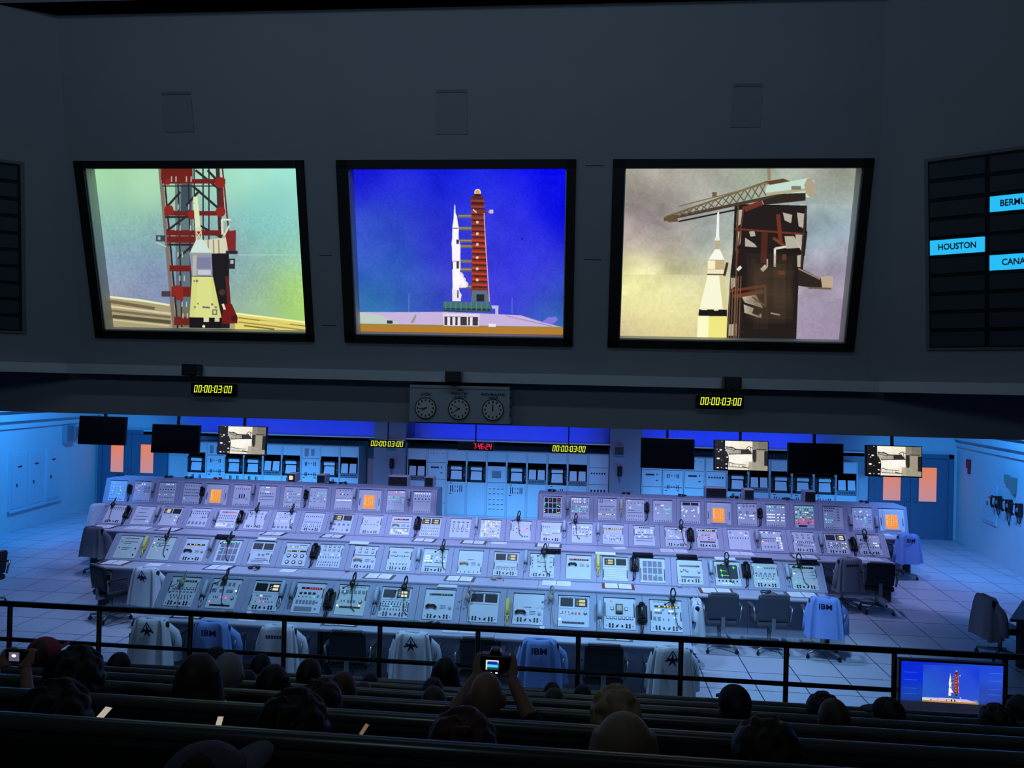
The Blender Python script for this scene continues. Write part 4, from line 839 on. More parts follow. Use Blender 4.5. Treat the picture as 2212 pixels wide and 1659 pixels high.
            b = MB(M); b.cyl((U(.87), y-.005, .008), (U(.87), y-.005, .016), .026, 16); b.cyl((U(.87), y-.005, .016), (U(.87), y-.005, .024), .014, 12); b.build('telephone_dial', CHROME, t)
            lamp_(.22, v+.13, 'o', .005, .006)
        elif k == 'C':
            _, u, v, rr = it; b = MB(M); b.cyl((U(u), V(v), .008), (U(u), V(v), .02), rr, 14); b.cyl((U(u), V(v), .02), (U(u), V(v), .03), rr*.6, 12, 1); b.build('rotary_dial', [GRY, WHT], t)
        elif k == 'O':
            b = MB(M); b.box(-.185, .185, .02, ph-.03, .008, .03); f = b.build('display_bezel', PANEL, t, bevel=.012)
            b = MB(M); b.box(-.135, .12, .045, ph-.12, .03, .032); g = b.build('amber_screen', AMBER, f)
            b = MB(M)
            for c in range(5):
                for q in range(11):
                    if rnd.random() < (.85 if c != 1 else .55): x = -.12+c*.049; b.box(x, x+(.034 if c == 0 else .014), ph-.145-q*.021, ph-.138-q*.021, .0321, .0325)
            b.build('display_lettering', AMBT, g)
            for s in (-1, 1):
                b = MB(M); x = s*.225; b.tube([(x, .12, .008), (x, .13, .022), (x, .27, .022), (x, .28, .008)], .006, 6); b.build('panel_handle', DRK, t, True)
        elif k == 'S':
            b = MB(M); b.prism([(U(.1)+.012, V(.3)), (U(.9)-.012, V(.3)), (U(.9), V(.34)), (U(.9), V(.84)), (U(.9)-.012, V(.88)), (U(.1)+.012, V(.88)), (U(.1), V(.84)), (U(.1), V(.34))], .008, .013, ax='z'); g = b.build('scope_screen', SCOPE, t)
            b = MB(M)
            for u, v, Ln in ((.2, .62, .18), (.22, .42, .24), (.7, .76, .05)):
                P = [(0, 0), (.03, .0), (.045, .07), (.06, -.07), (.075, .05), (.09, 0), (.09+Ln, 0)]
                for (a, c), (a2, c2) in zip(P, P[1:]):
                    x, y, x2, y2 = U(u+a), V(v+c), U(u+a2), V(v+c2); d = Vector((x2-x, y2-y, 0)); nn = Vector((-d.y, d.x, 0)).normalized()*.003
                    b.quad((x-nn.x, y-nn.y, .0135), (x2-nn.x, y2-nn.y, .0135), (x2+nn.x, y2+nn.y, .0135), (x+nn.x, y+nn.y, .0135))
            b.build('scope_trace', TRACE, g)
            for q in range(6): B['knob'].cyl((U(.14+q*.14), V(.2), .008), (U(.14+q*.14), V(.2), .02), .012, 8)
            LM.M = M; [lamp_(.3+q*.1, .1, 'w', .006, .006) for q in range(5)]
        elif k == 'Z':                                # square instrument in the middle
            b = MB(M); b.box(U(.38), U(.6), V(.5), V(.8), .008, .03); g = b.build('square_instrument', DRK, t)
            b = MB(M); b.box(U(.41), U(.57), V(.58), V(.77), .03, .032); b.build('instrument_face', CREAM, g)
    for k, m, nm in (('key', KEYM, 'key_button'), ('label', LINE, 'label_strip'), ('knob', BLK, 'rotary_knob'), ('strip', BLK, 'strip_key'), ('toggle', SLOT, 'toggle_switch'), ('vent', LINE, 'vent_slat')):
        if B[k].v:
            o = B[k].build(nm, m, t)
    if LM.v: LM.build('indicator_lamp', [E_[c] for c in LAMPS], t)
    return t
def sp(k, l, *e, f='', dx=0): return dict(k=k, l=l, e=e, f=f, dx=dx)
K = ('K', .1); Hd = ('H',)
S1 = [sp('p', 'a dim green readout', ('D', 'g', .88), ('B', .18, .62, .84, .62, 6, 1, 'o'), ('B', .2, .5, .84, .5, 6, 1, 'g', .016, .008), ('T', .16, .36, .86, .36, 8, 1), ('T', .2, .28, .8, .28, 6, 1), K, Hd),
 sp('p', 'grey keys and a key strip', ('B', .16, .84, .76, .84, 5, 1, 'g', .018, .024), ('B', .14, .6, .4, .6, 2, 1, 'g', .03, .022), ('B', .62, .6, .74, .6, 2, 1, 'g', .02, .022), ('l', ((.9, .62, 'w'), (.1, .22, 'p'), (.44, .38, 'b'), (.56, .38, 'r'), (.62, .36, 'p'))), ('T', .2, .38, .32, .38, 3, 1), ('C', .86, .36, .024), ('Y', .1), Hd),
 sp('p', 'two tubes, right one lit, and two pink lamps', ('M', 'dl'), ('l', ((.34, .5, 'w'), (.32, .3, 'p'), (.47, .3, 'p'))), ('X', [(.16, .26, .5), (.4, .7, .5)]), ('T', .36, .4, .6, .4, 4, 1), ('B', .2, .3, .78, .3, 6, 1, 'g', .008, .006), K, ('H', (.15, .5))),
 sp('p', 'a bright red readout', ('D', 'r', .84), ('B', .2, .66, .66, .66, 4, 1, 'd', .02, .014), ('L', .16, .54, .8, .54, 6, 1, .2, 'g'), ('B', .14, .36, .72, .36, 6, 1, 'g', .016, .026), ('B', .2, .13, .6, .13, 3, 1, 'g', .042, .03), ('B', .82, .58, .82, .14, 1, 3, 'g'), Hd),
 sp('p', 'orange and green lamps over a key strip', ('V',), ('B', .14, .78, .86, .78, 6, 1, 'g', .02, .022), ('l', ((.1, .8, 'o'), (.22, .78, 'c'), (.7, .78, 'g'), (.8, .32, 'y'), (.06, .3, 'w'))), ('B', .4, .46, .6, .46, 3, 1, 'g', .014, .018), ('C', .82, .46, .026), ('T', .16, .46, .26, .46, 2, 1), ('Y', .26), Hd, f='warm'),
 sp('p', 'two tubes and green lamps', ('M', 'dl'), ('L', .12, .52, .9, .52, 9, 1, .3, 'g'), ('T', .1, .44, .9, .44, 9, 1), ('X', [(.06, .34, .36), (.4, .7, .36), (.76, .94, .36)]), ('l', ((.4, .37, 'g'),)), ('T', .08, .26, .9, .26, 9, 1), K, ('H', (.2, .5))),
 sp('p', 'a green readout above a dark panel handset', ('D', 'g', .84, .14, .92), ('P', .42, 'd'), K),
 sp('p', 'two grey tubes under a vent', ('V',), ('M', 'dd'), K, dx=.0),
 sp('p', 'a blank top and a dark panel handset', ('X', [(.34, .6, .56)]), ('P', .38, 'd'), ('K', .14)),
 sp('p', 'two tubes over orange lamps and a key strip', ('V',), ('M', 'dy'), ('C', .88, .46, .024), ('l', ((.28, .42, 'o'), (.62, .42, 'o'), (.06, .22, 'w'))), ('B', .1, .46, .36, .46, 2, 1, 'w', .022, .022), ('T', .14, .46, .34, .46, 3, 1), ('B', .46, .44, .68, .44, 3, 1, 'g', .014, .012), ('Y', .13)),
 sp('p', 'a square instrument over seven keys', ('l', ((.22, .9, 'r'),)), ('Z',), ('B', .26, .66, .72, .66, 2, 1, 'o', .016, .016), ('B', .12, .36, .36, .36, 3, 1, 'o', .014, .014), ('B', .5, .36, .88, .36, 4, 1, 'o', .014, .014), K, ('H', (.4, .85))),
 sp('p', 'a yellow readout and white lamps', ('V',), ('D', 'y', .8, .14, .94), ('l', ((.18, .68, 'w'), (.28, .68, 'w'), (.62, .66, 'w'), (.71, .66, 'w'), (.78, .46, 'w'))), ('B', .18, .6, .34, .6, 3, 1, 'g'), ('B', .6, .6, .84, .6, 3, 1, 'g'), ('B', .14, .4, .28, .4, 2, 1, 'g', .018, .024), ('T', .42, .38, .58, .38, 2, 1), K, ('H', (.36, .64)))]
S2 = [sp('p', 'dark label lines on a plain panel', ('X', [(.24, .84, .9), (.26, .84, .74), (.24, .56, .66), (.24, .62, .46), (.26, .52, .38)]), ('B', .12, .74, .12, .46, 1, 2, 'd', .008, .008), ('B', .86, .44, .86, .16, 1, 2, 'd', .012, .014), f='warm'),
 sp('p', 'label lines over a blank lower half', ('X', [(.2, .56, .88), (.2, .7, .74), (.34, .84, .64), (.2, .5, .6)]), ('L', .1, .74, .1, .56, 1, 3, .5, 'wg'), ('l', ((.24, .56, 'g'), (.36, .4, 'p'))), ('B', .8, .46, .8, .46, 1, 1, 'd', .014, .01), f='warm'),
 sp('p', 'a yellow readout above a grey panel handset', ('D', 'y', .74, .1, .9), ('P', .44, 'd'), K),
 sp('p', 'twelve grey windows and green lamps', ('Q', .1, .06, .92, .96, 4, 3), ('l', ((.22, .9, 'w'), (.3, .9, 'g'), (.56, .92, 'g'), (.64, .92, 'g'), (.82, .92, 'g'), (.16, .52, 'g'), (.5, .64, 'o')))),
 sp('p', 'two dark tubes', ('M', 'dd'), ('X', [(.3, .8, .24), (.14, .9, .17), (.16, .7, .1)]), ('B', .42, .42, .6, .42, 2, 1, 'g', .02, .016), ('T', .74, .46, .84, .46, 3, 1), ('H', (.1, .45))),
 sp('p', 'six round gauges under a yellow readout', ('B', .14, .92, .5, .92, 5, 1, 'w', .012, .012), ('X', [(.56, .9, .92)]), ('L', .2, .84, .7, .84, 6, 1, .25, 'gy'), ('D', 'y', .65, .12, .92), ('G', .22, .16, .8, .44, 3, 2, .034), Hd),
 sp('p', 'eight outlined squares', ('B', .22, .76, .82, .92, 4, 2, 'o', .013, .011), ('L', .1, .56, .92, .56, 6, 1, .6, 'w'), ('T', .12, .44, .88, .44, 8, 1), ('T', .1, .22, .9, .22, 9, 1), ('T', .08, .1, .9, .1, 9, 1), Hd),
 sp('p', 'six outlined squares over a cream panel handset', ('B', .26, .74, .8, .9, 3, 2, 'o', .014, .012), ('X', [(.06, .94, .6)]), ('P', .38, 'c'), K, Hd),
 sp('p', 'six square white keys in one line', ('l', ((.24, .84, 'r'), (.76, .84, 'r'))), ('X', [(.14, .34, .8), (.66, .86, .8), (.1, .88, .64)]), ('B', .34, .64, .64, .64, 2, 1, 'o', .014, .013), ('B', .14, .36, .38, .36, 3, 1, 'w', .014, .014), ('B', .58, .36, .84, .36, 3, 1, 'w', .014, .014), ('T', .16, .28, .82, .28, 6, 1), K, Hd, f='warm'),
 sp('p', 'white lamps under a blank top', ('L', .12, .48, .36, .7, 3, 3, .7, 'w', .014), ('L', .6, .5, .9, .66, 3, 2, .4, 'w'), ('X', [(.1, .4, .42), (.5, .9, .42), (.1, .9, .24)]), K, f='warm'),
 sp('p', 'a large blank top over a cream panel handset', ('X', [(.4, .64, .62)]), ('P', .44, 'c'), ('T', .14, .08, .86, .08, 5, 1), ('H', (.1, .32)), f='warm'),
 sp('p', 'two tubes over three white keys', ('M', 'dy'), ('B', .26, .46, .72, .46, 3, 1, 'w', .016, .014), ('X', [(.1, .9, .36)]), ('l', ((.66, .34, 'p'),)), ('T', .12, .28, .88, .28, 8, 1), K, ('H', (.26, .54)), f='warm'),
 sp('p', 'scattered green lamps', ('l', ((.26, .9, 'g'), (.38, .8, 'g'), (.6, .8, 'g'), (.24, .46, 'g'), (.4, .26, 'g'))), ('X', [(.3, .64, .64), (.32, .46, .46), (.56, .66, .46), (.52, .7, .26), (.8, .92, .86), (.8, .92, .66), (.8, .92, .46)]), ('T', .1, .84, .1, .44, 1, 4), ('C', .84, .26, .014), K, Hd, f='warm'),
 sp('p', 'a red readout over a dark panel handset', ('D', 'r', .82, .12, .9), ('P', .6, 'd'), f='warm'),
 sp('p', 'two tubes above white slats', ('M', 'yd'), ('W',), ('H', (.12, .46)), f='warm'),
 sp('p', 'twelve large grey windows', ('Q', .1, .06, .9, .92, 4, 3), ('l', ((.56, .28, 'g'), (.76, .28, 'g'), (.84, .28, 'g'), (.36, .14, 'r'))), ('H', (.1, .58)), f='warm'),
 sp('p', 'a dim green readout over two dials', ('D', 'g', .76, .1, .9), ('C', .16, .54, .02), ('C', .4, .54, .02), ('B', .26, .58, .32, .58, 2, 1, 'd', .008, .008), ('C', .86, .52, .024), ('l', ((.66, .54, 'p'),)), ('X', [(.14, .9, .32), (.14, .9, .28)]), ('K', .14), f='warm'),
 sp('p', 'a green oscilloscope screen', ('S',), ('H', (.34, .8)), f='warm'),
 sp('p', 'rows of grey keys and green lamps', ('l', ((.26, .84, 'w'), (.38, .83, 'g'), (.14, .4, 'g'))), ('B', .5, .82, .86, .82, 5, 1, 'g'), ('B', .14, .58, .84, .58, 5, 1, 'g', .018, .014), ('T', .14, .48, .8, .48, 8, 1), ('B', .36, .38, .76, .38, 3, 1, 'g', .016, .008), ('L', .2, .27, .8, .27, 6, 1, .7, 'w', .006), K, Hd, f='warm'),
 sp('p', 'a dozen white keys under dim green readouts', ('D', 'g', .9, .1, .92), ('B', .26, .5, .72, .74, 4, 3, 'w', .016, .011), ('X', [(.8, .94, .74), (.8, .94, .6), (.8, .94, .46)]), ('l', ((.14, .64, 'w'), (.16, .3, 'g'), (.9, .26, 'r'))), K, Hd, f='warm')]
TR = ('T', .1, .6, .9, .6, 8, 1)
S3 = [sp('p', 'toggle rows over a blank strip', ('T', .14, .86, .9, .86, 9, 1), ('B', .12, .68, .9, .68, 9, 1, 'w', .009, .008), ('T', .1, .78, .9, .78, 9, 1), K), sp('p', 'label lines on a plain panel', ('X', [(.24, .7, .86), (.2, .6, .66), (.14, .8, .44), (.1, .8, .26)]), ('L', .2, .18, .9, .18, 8, 1, .2, 'w', .007)),
 sp('p', 'two tubes, left one lit', ('M', 'ld'), ('l', ((.8, .5, 'w'), (.78, .3, 'w'), (.74, .12, 'p'))), ('C', .5, .48, .014), ('H', (.12, .5))), sp('p', 'grey keys under toggle rows', ('T', .16, .84, .9, .84, 10, 1), ('T', .14, .72, .88, .72, 8, 1), ('B', .12, .54, .6, .54, 4, 1, 'w', .016, .014), ('B', .7, .52, .82, .52, 2, 1, 'g', .016, .016), ('B', .1, .2, .88, .2, 5, 1, 'g', .018, .03), Hd),
 sp('p', 'a red readout', ('D', 'r', .86, .14, .9), ('T', .12, .66, .9, .66, 9, 1), ('T', .12, .52, .9, .52, 9, 1), ('X', [(.1, .9, .36)]), ('L', .1, .12, .9, .2, 8, 2, .6, 'w', .011)), sp('p', 'one round gauge on a plain panel', ('G', .2, .86, .2, .86, 1, 1, .028), ('B', .16, .68, .2, .68, 1, 1, 'g'), ('T', .5, .66, .76, .66, 2, 1), ('B', .76, .84, .76, .84, 1, 1, 'g', .02, .012), ('K', .14), Hd),
 sp('p', 'a line of small white keys', ('B', .12, .88, .6, .88, 6, 1, 'w', .011, .011), ('L', .12, .5, .9, .7, 7, 2, .5, 'w', .008), ('B', .1, .34, .9, .34, 5, 1, 'w', .016, .012), ('B', .1, .16, .9, .16, 5, 1, 'g', .02, .022), ('H', (.1, .4))), sp('p', 'many white round keys', ('B', .14, .9, .9, .9, 4, 1, 'w', .014, .012), ('T', .1, .8, .9, .8, 9, 1), ('B', .1, .64, .88, .64, 4, 1, 'w', .014, .012), ('T', .1, .5, .9, .5, 9, 1), ('L', .1, .36, .9, .36, 8, 1, .6, 'wg', .009), ('T', .1, .26, .9, .26, 9, 1), K),
 sp('p', 'two tubes, left one yellow', ('M', 'yd'), ('B', .14, .44, .84, .44, 4, 1, 'g', .022, .02), ('T', .3, .14, .6, .14, 2, 1), ('B', .12, .16, .84, .16, 2, 1, 'g', .024, .024)), sp('p', 'two outlined squares', ('X', [(.04, .96, .96)]), ('B', .22, .66, .8, .66, 2, 1, 'o', .014, .013), ('B', .2, .48, .8, .48, 2, 1, 'd', .008, .008), ('T', .34, .5, .66, .5, 3, 1), K, Hd),
 sp('p', 'a red readout over a cream panel handset', ('D', 'r', .84, .12, .86), ('P', .52, 'c'), ('L', .12, .12, .9, .28, 8, 3, .6, 'w', .011), ('X', [(.04, .96, .68), (.04, .96, .36)])), sp('p', 'two yellow-lit tubes', ('M', 'yy'), ('T', .12, .44, .9, .44, 9, 1), ('T', .12, .28, .9, .28, 9, 1), ('T', .12, .12, .9, .12, 9, 1), ('l', ((.5, .16, 'w'),))),
 sp('p', 'grey label boxes in four columns', ('B', .16, .82, .84, .82, 4, 1, 'g', .026, .014), ('B', .16, .56, .84, .68, 4, 2, 'g', .012, .012), ('T', .12, .46, .9, .46, 8, 1), ('B', .16, .34, .84, .34, 4, 1, 'g', .02, .01), ('l', ((.56, .7, 'w'), (.9, .5, 'w')))), sp('p', 'a dense field of multicoloured lamps', ('L', .12, .1, .9, .94, 7, 12, .8, 'wwwyobcgp', .011), ('X', [(.06, .94, .04)])),
 sp('p', 'red and green lamps', ('B', .48, .84, .9, .84, 4, 1, 'w', .012, .01), ('L', .14, .4, .46, .7, 3, 4, .6, 'gcr', .012), ('l', ((.78, .62, 'r'), (.84, .62, 'r'), (.58, .6, 'p'), (.58, .5, 'p'), (.8, .36, 'c'), (.14, .4, 'r'))), ('B', .62, .2, .84, .2, 3, 1, 'g'), Hd), sp('p', 'a line of eight white keys', ('B', .12, .84, .9, .84, 8, 1, 'w', .012, .012), ('T', .12, .76, .4, .76, 4, 1), ('l', ((.2, .58, 'c'), (.56, .6, 'g'), (.62, .54, 'g'), (.66, .58, 'g'), (.86, .58, 'w'), (.3, .42, 'w'), (.24, .42, 'o'))), ('X', [(.1, .44, .34), (.54, .9, .42)]), K, Hd),
 sp('p', 'white lamps over a blank strip', ('L', .1, .82, .9, .82, 7, 1, .8, 'wwc', .013), ('T', .1, .72, .9, .72, 9, 1), ('L', .1, .44, .9, .56, 6, 2, .5, 'w', .012), ('X', [(.1, .8, .36)])), sp('p', 'a yellow readout', ('D', 'y', .8, .1, .9), ('B', .12, .6, .22, .6, 2, 1, 'w', .012, .01), ('B', .54, .58, .9, .58, 4, 1, 'w', .012, .01), ('L', .12, .22, .86, .42, 6, 3, .35, 'wc', .009), ('T', .12, .28, .86, .28, 8, 1), Hd),
 sp('p', 'rows of white and green lamps', ('B', .3, .92, .74, .92, 6, 1, 'd', .012, .01), ('L', .12, .44, .86, .78, 6, 4, .45, 'wwg', .011), ('X', [(.1, .9, .56), (.1, .9, .36), (.1, .9, .24)]), Hd), sp('p', 'a few coloured lamps over knobs', ('l', ((.2, .84, 'w'), (.3, .72, 'c'), (.2, .54, 'o'), (.28, .54, 'y'), (.38, .56, 'g'), (.54, .54, 'y'), (.62, .46, 'w'), (.74, .46, 'b'), (.74, .84, 'w'), (.88, .6, 'b'), (.88, .7, 'b'))), ('X', [(.1, .5, .9), (.1, .9, .38)]), K, Hd),
 sp('p', 'pink lamps under a yellow readout', ('D', 'y', .9, .1, .9), ('L', .14, .44, .86, .66, 6, 3, .5, 'ppr', .013), ('T', .5, .68, .6, .68, 2, 1), ('Y', .31), ('K', .12), Hd), sp('p', 'few lamps over a large blank', ('G', .12, .86, .86, .86, 2, 1, .018), ('l', ((.54, .84, 'o'), (.62, .84, 'y'), (.22, .72, 'c'), (.78, .72, 'c'), (.86, .72, 'c'))), ('T', .08, .58, .92, .58, 8, 1)),
 sp('p', 'mixed lamps and a bright column on the right', ('L', .1, .62, .7, .92, 6, 2, .3, 'wcg', .012), ('B', .14, .5, .6, .62, 5, 2, 'g', .016, .01), ('l', ((.2, .36, 'p'), (.3, .36, 'p'), (.1, .46, 'w'), (.66, .9, 'w'))), ('L', .78, .16, .92, .66, 2, 5, .75, 'w', .014), ('B', .18, .2, .6, .2, 4, 1, 'g'), Hd), sp('p', 'six round white keys', ('B', .24, .74, .76, .88, 3, 2, 'o', .012, .01), ('X', [(.2, .46, .54), (.56, .84, .56), (.2, .46, .4)]), ('T', .2, .48, .84, .48, 8, 1), ('T', .2, .32, .84, .32, 8, 1), ('L', .14, .4, .9, .5, 2, 2, .6, 'w', .008), K, Hd),
 sp('p', 'two tubes, right one yellowish', ('M', 'dl'), ('T', .14, .48, .86, .48, 8, 1), ('T', .14, .36, .86, .36, 8, 1), ('L', .12, .28, .9, .52, 7, 3, .25, 'w', .01), ('l', ((.9, .36, 'y'), (.9, .34, 'o'))), K), sp('p', 'two pink lamps over paired white lamps', ('l', ((.62, .9, 'p'), (.8, .9, 'p'), (.72, .6, 'w'), (.82, .6, 'w'), (.8, .48, 'w'), (.88, .48, 'w'))), ('T', .12, .7, .5, .7, 5, 1), ('T', .12, .54, .5, .54, 5, 1), ('T', .12, .38, .86, .38, 8, 1), ('B', .16, .46, .44, .78, 4, 4, 'w', .006, .005), K, ('H', (.3, .6)))]
KN = ('T', .12, .06, .9, .06, 9, 1)
ORG = lambda: sp('O', 'an amber text screen', ('O',))
S4 = [sp('p', 'faint green lamps', ('l', ((.26, .88, 'g'), (.22, .7, 'c'), (.18, .52, 'c'), (.62, .7, 'c'), (.68, .52, 'g'), (.56, .36, 'g'), (.66, .36, 'g'))), ('L', .16, .3, .86, .8, 5, 5, .05, 'w', .008), ('T', .1, .1, .5, .1, 5, 1), ('T', .62, .08, .8, .08, 3, 1)), sp('p', 'pink lamps and four round gauges', ('L', .1, .78, .34, .92, 4, 2, .7, 'pr', .012), ('L', .1, .56, .34, .68, 4, 2, .5, 'pcr', .01), ('l', ((.44, .88, 'w'), (.58, .88, 'w'), (.74, .4, 'p'), (.3, .46, 'p'), (.12, .44, 'r'))), ('G', .68, .54, .86, .7, 2, 2, .028), KN),
 sp('p', 'three green-white lamps over toggles', ('L', .3, .92, .8, .92, 5, 1, .7, 'gw', .01), ('T', .1, .78, .9, .78, 9, 1), ('B', .1, .66, .9, .66, 6, 1, 'd', .012, .01), ('L', .1, .4, .9, .4, 9, 1, .4, 'w', .006), ('X', [(.08, .94, .52)]), ('T', .1, .26, .9, .26, 9, 1), KN), sp('p', 'two columns of toggle rows', ('T', .12, .88, .9, .88, 6, 1), ('B', .1, .4, .42, .7, 4, 3, 'g'), ('B', .56, .4, .88, .7, 4, 3, 'g'), ('L', .1, .26, .9, .26, 6, 1, .5, 'w', .008), KN), ORG(),
 sp('p', 'three dark vertical slots', ('L', .14, .92, .86, .92, 6, 1, .6, 'gcp', .011), ('T', .14, .82, .86, .82, 7, 1), ('B', .38, .46, .66, .46, 3, 1, 'd', .012, .05), ('B', .2, .34, .82, .34, 2, 1, 'g'), KN), sp('p', 'white triangles and a green-white strip', ('l', ((.2, .94, 'g'), (.42, .94, 'w'), (.54, .94, 'w'), (.8, .94, 'p'), (.4, .72, 'w'), (.5, .72, 'w'), (.58, .72, 'w'), (.2, .76, 'g'), (.84, .72, 'b'))), ('X', [(.1, .9, .5), (.1, .9, .34)]), ('T', .1, .64, .9, .64, 9, 1), KN),
 sp('p', 'two columns of white-yellow lamps', ('B', .1, .95, .9, .95, 11, 1, 'w', .008, .007), ('L', .1, .8, .44, .8, 4, 1, .3, 'g'), ('L', .1, .36, .42, .66, 4, 3, .35, 'wyg', .011), ('L', .56, .36, .9, .66, 4, 3, .35, 'wyg', .011), ('T', .1, .26, .9, .26, 10, 1), KN), sp('p', 'nine white keys over green lamps', ('B', .1, .93, .9, .93, 9, 1, 'w', .009, .008), ('L', .1, .34, .9, .76, 5, 4, .4, 'gwg', .011), KN), sp('p', 'a bright white lamp strip', ('T', .1, .93, .9, .93, 6, 1), ('l', ((.1, .76, 'r'), (.42, .76, 'w'))), ('B', .3, .74, .7, .74, 3, 1, 'd', .012, .01), ('L', .12, .54, .88, .54, 9, 1, .02, 'b', .009), ('L', .12, .46, .9, .46, 9, 1, .95, 'w', .012), KN), ORG(),
 sp('p', 'a red lamp line over green lamps', ('L', .4, .96, .95, .96, 7, 1, .8, 'gw', .01), ('L', .1, .86, .92, .86, 10, 1, .98, 'rr', .011), ('L', .12, .58, .9, .7, 7, 2, .6, 'gc', .01), ('L', .12, .46, .9, .46, 8, 1, .3, 'g', .008), KN), sp('p', 'round keys over a blank plate', ('L', .14, .92, .9, .92, 6, 1, .8, 'w', .012), ('B', .12, .66, .9, .66, 5, 1, 'd', .014, .012), ('T', .1, .8, .9, .8, 8, 1), ('T', .1, .54, .9, .54, 8, 1), KN)]
S5 = [sp('p', 'dark windows with red and green lamps', ('Q', .04, .2, .96, .97, 4, 3, 1), ('l', ((.36, .84, 'o'), (.84, .88, 'r'), (.9, .8, 'r'), (.8, .78, 'r'), (.08, .68, 'g'), (.08, .6, 'g'), (.84, .62, 'g'), (.88, .56, 'g'), (.78, .6, 'g'), (.08, .38, 'g'), (.08, .28, 'w'), (.82, .42, 'r'), (.8, .26, 'y'), (.88, .28, 'y'), (.52, .36, 'c'))), KN), sp('p', 'rows of white and green lamps', ('L', .1, .8, .9, .94, 7, 2, .5, 'w', .012), ('L', .1, .36, .9, .58, 9, 3, .5, 'gcw', .010), ('T', .1, .72, .9, .72, 9, 1), ('L', .1, .26, .8, .26, 9, 1, .1, 'r'), KN),
 sp('p', 'a yellow-white lamp line at the bottom', ('B', .12, .84, .24, .94, 2, 2, 'd', .016, .01), ('T', .4, .9, .7, .9, 5, 1), ('L', .74, .92, .9, .92, 3, 1, .6, 'w'), ('X', [(.1, .9, .64)]), ('L', .16, .48, .9, .48, 6, 1, .5, 'gc', .012), ('L', .06, .27, .9, .27, 9, 1, .6, 'yw', .012), KN), sp('p', 'two green lamps on the right', ('l', ((.18, .96, 'y'), (.3, .94, 'p'), (.68, .76, 'g'), (.78, .76, 'g'), (.26, .62, 'w'))), ('T', .1, .84, .9, .84, 5, 1), ('X', [(.1, .5, .5), (.1, .9, .4)]), ('T', .1, .24, .9, .24, 9, 1), KN),
 sp('p', 'a green lamp bar', ('B', .12, .92, .9, .92, 8, 1, 'w', .012, .01), ('T', .12, .8, .3, .8, 3, 1), ('l', ((.46, .78, 'w'), (.54, .78, 'w'), (.14, .62, 'w'), (.6, .62, 'g'), (.66, .58, 'g'), (.74, .58, 'g'), (.82, .6, 'g'), (.88, .64, 'g'), (.26, .42, 'w'), (.68, .42, 'g'), (.78, .42, 'g'))), KN), sp('p', 'a dark double readout over white lamps', ('B', .28, .9, .72, .9, 2, 1, 'd', .08, .028), ('l', ((.06, .74, 'w'), (.92, .74, 'w'), (.92, .66, 'w'), (.92, .58, 'w'), (.92, .5, 'w'), (.12, .64, 'w'), (.06, .58, 'w'), (.3, .58, 'w'), (.26, .52, 'w'), (.58, .58, 'w'), (.68, .62, 'w'), (.16, .34, 'w'), (.7, .34, 'w'))), ('B', .18, .74, .8, .74, 8, 1, 'w', .008, .007), KN),
 ORG(), sp('p', 'seven round gauges', ('G', .32, .92, .86, .92, 4, 1, .022), ('G', .14, .6, .88, .6, 3, 1, .024), ('l', ((.1, .8, 'w'), (.18, .5, 'w'), (.4, .48, 'w'), (.66, .46, 'w'), (.74, .46, 'w'), (.82, .46, 'w'), (.1, .36, 'w'), (.2, .34, 'w'), (.32, .33, 'w'), (.84, .32, 'w'))), KN), sp('p', 'three rows of white lamps', ('L', .1, .9, .9, .9, 7, 1, .6, 'wgw', .013), ('L', .1, .74, .36, .74, 4, 1, .8, 'gc', .011), ('L', .1, .56, .42, .56, 5, 1, .99, 'w', .012), ('L', .1, .43, .42, .43, 5, 1, .99, 'w', .012), ('L', .1, .28, .42, .28, 5, 1, .99, 'w', .012), ('L', .62, .28, .92, .56, 4, 3, .6, 'w', .012), KN),
 sp('p', 'a dense field of red and green lamps', ('L', .08, .48, .92, .94, 8, 5, .75, 'ggggwr', .013), ('L', .08, .2, .92, .4, 8, 4, .75, 'rrrrgp', .013), ('B', .4, .08, .4, .08, 1, 1, 'd', .09, .018)), sp('p', 'dark keys and a green lamp row', ('B', .1, .94, .56, .94, 5, 1, 'd', .016, .01), ('B', .1, .82, .46, .82, 4, 1, 'd', .016, .01), ('l', ((.14, .66, 'g'), (.1, .44, 'c'))), ('L', .14, .4, .56, .4, 5, 1, .8, 'gc', .011), ('L', .14, .3, .36, .3, 3, 1, .9, 'c', .01), ('B', .76, .4, .76, .9, 1, 5, 'g', .026, .01), KN),
 sp('p', 'green lamps behind a hanging cord', ('l', ((.14, .82, 'g'), (.4, .82, 'w'), (.46, .86, 'w'), (.74, .84, 'g'), (.78, .7, 'w'), (.24, .5, 'c'), (.44, .48, 'c'), (.64, .56, 'w'), (.64, .46, 'g'), (.64, .36, 'g'), (.12, .34, 'r'), (.56, .22, 'p'))), ('B', .12, .6, .5, .6, 3, 1, 'd', .012, .01), ('X', [(.78, .96, .6), (.78, .96, .46), (.78, .96, .34)]), KN), ORG()]
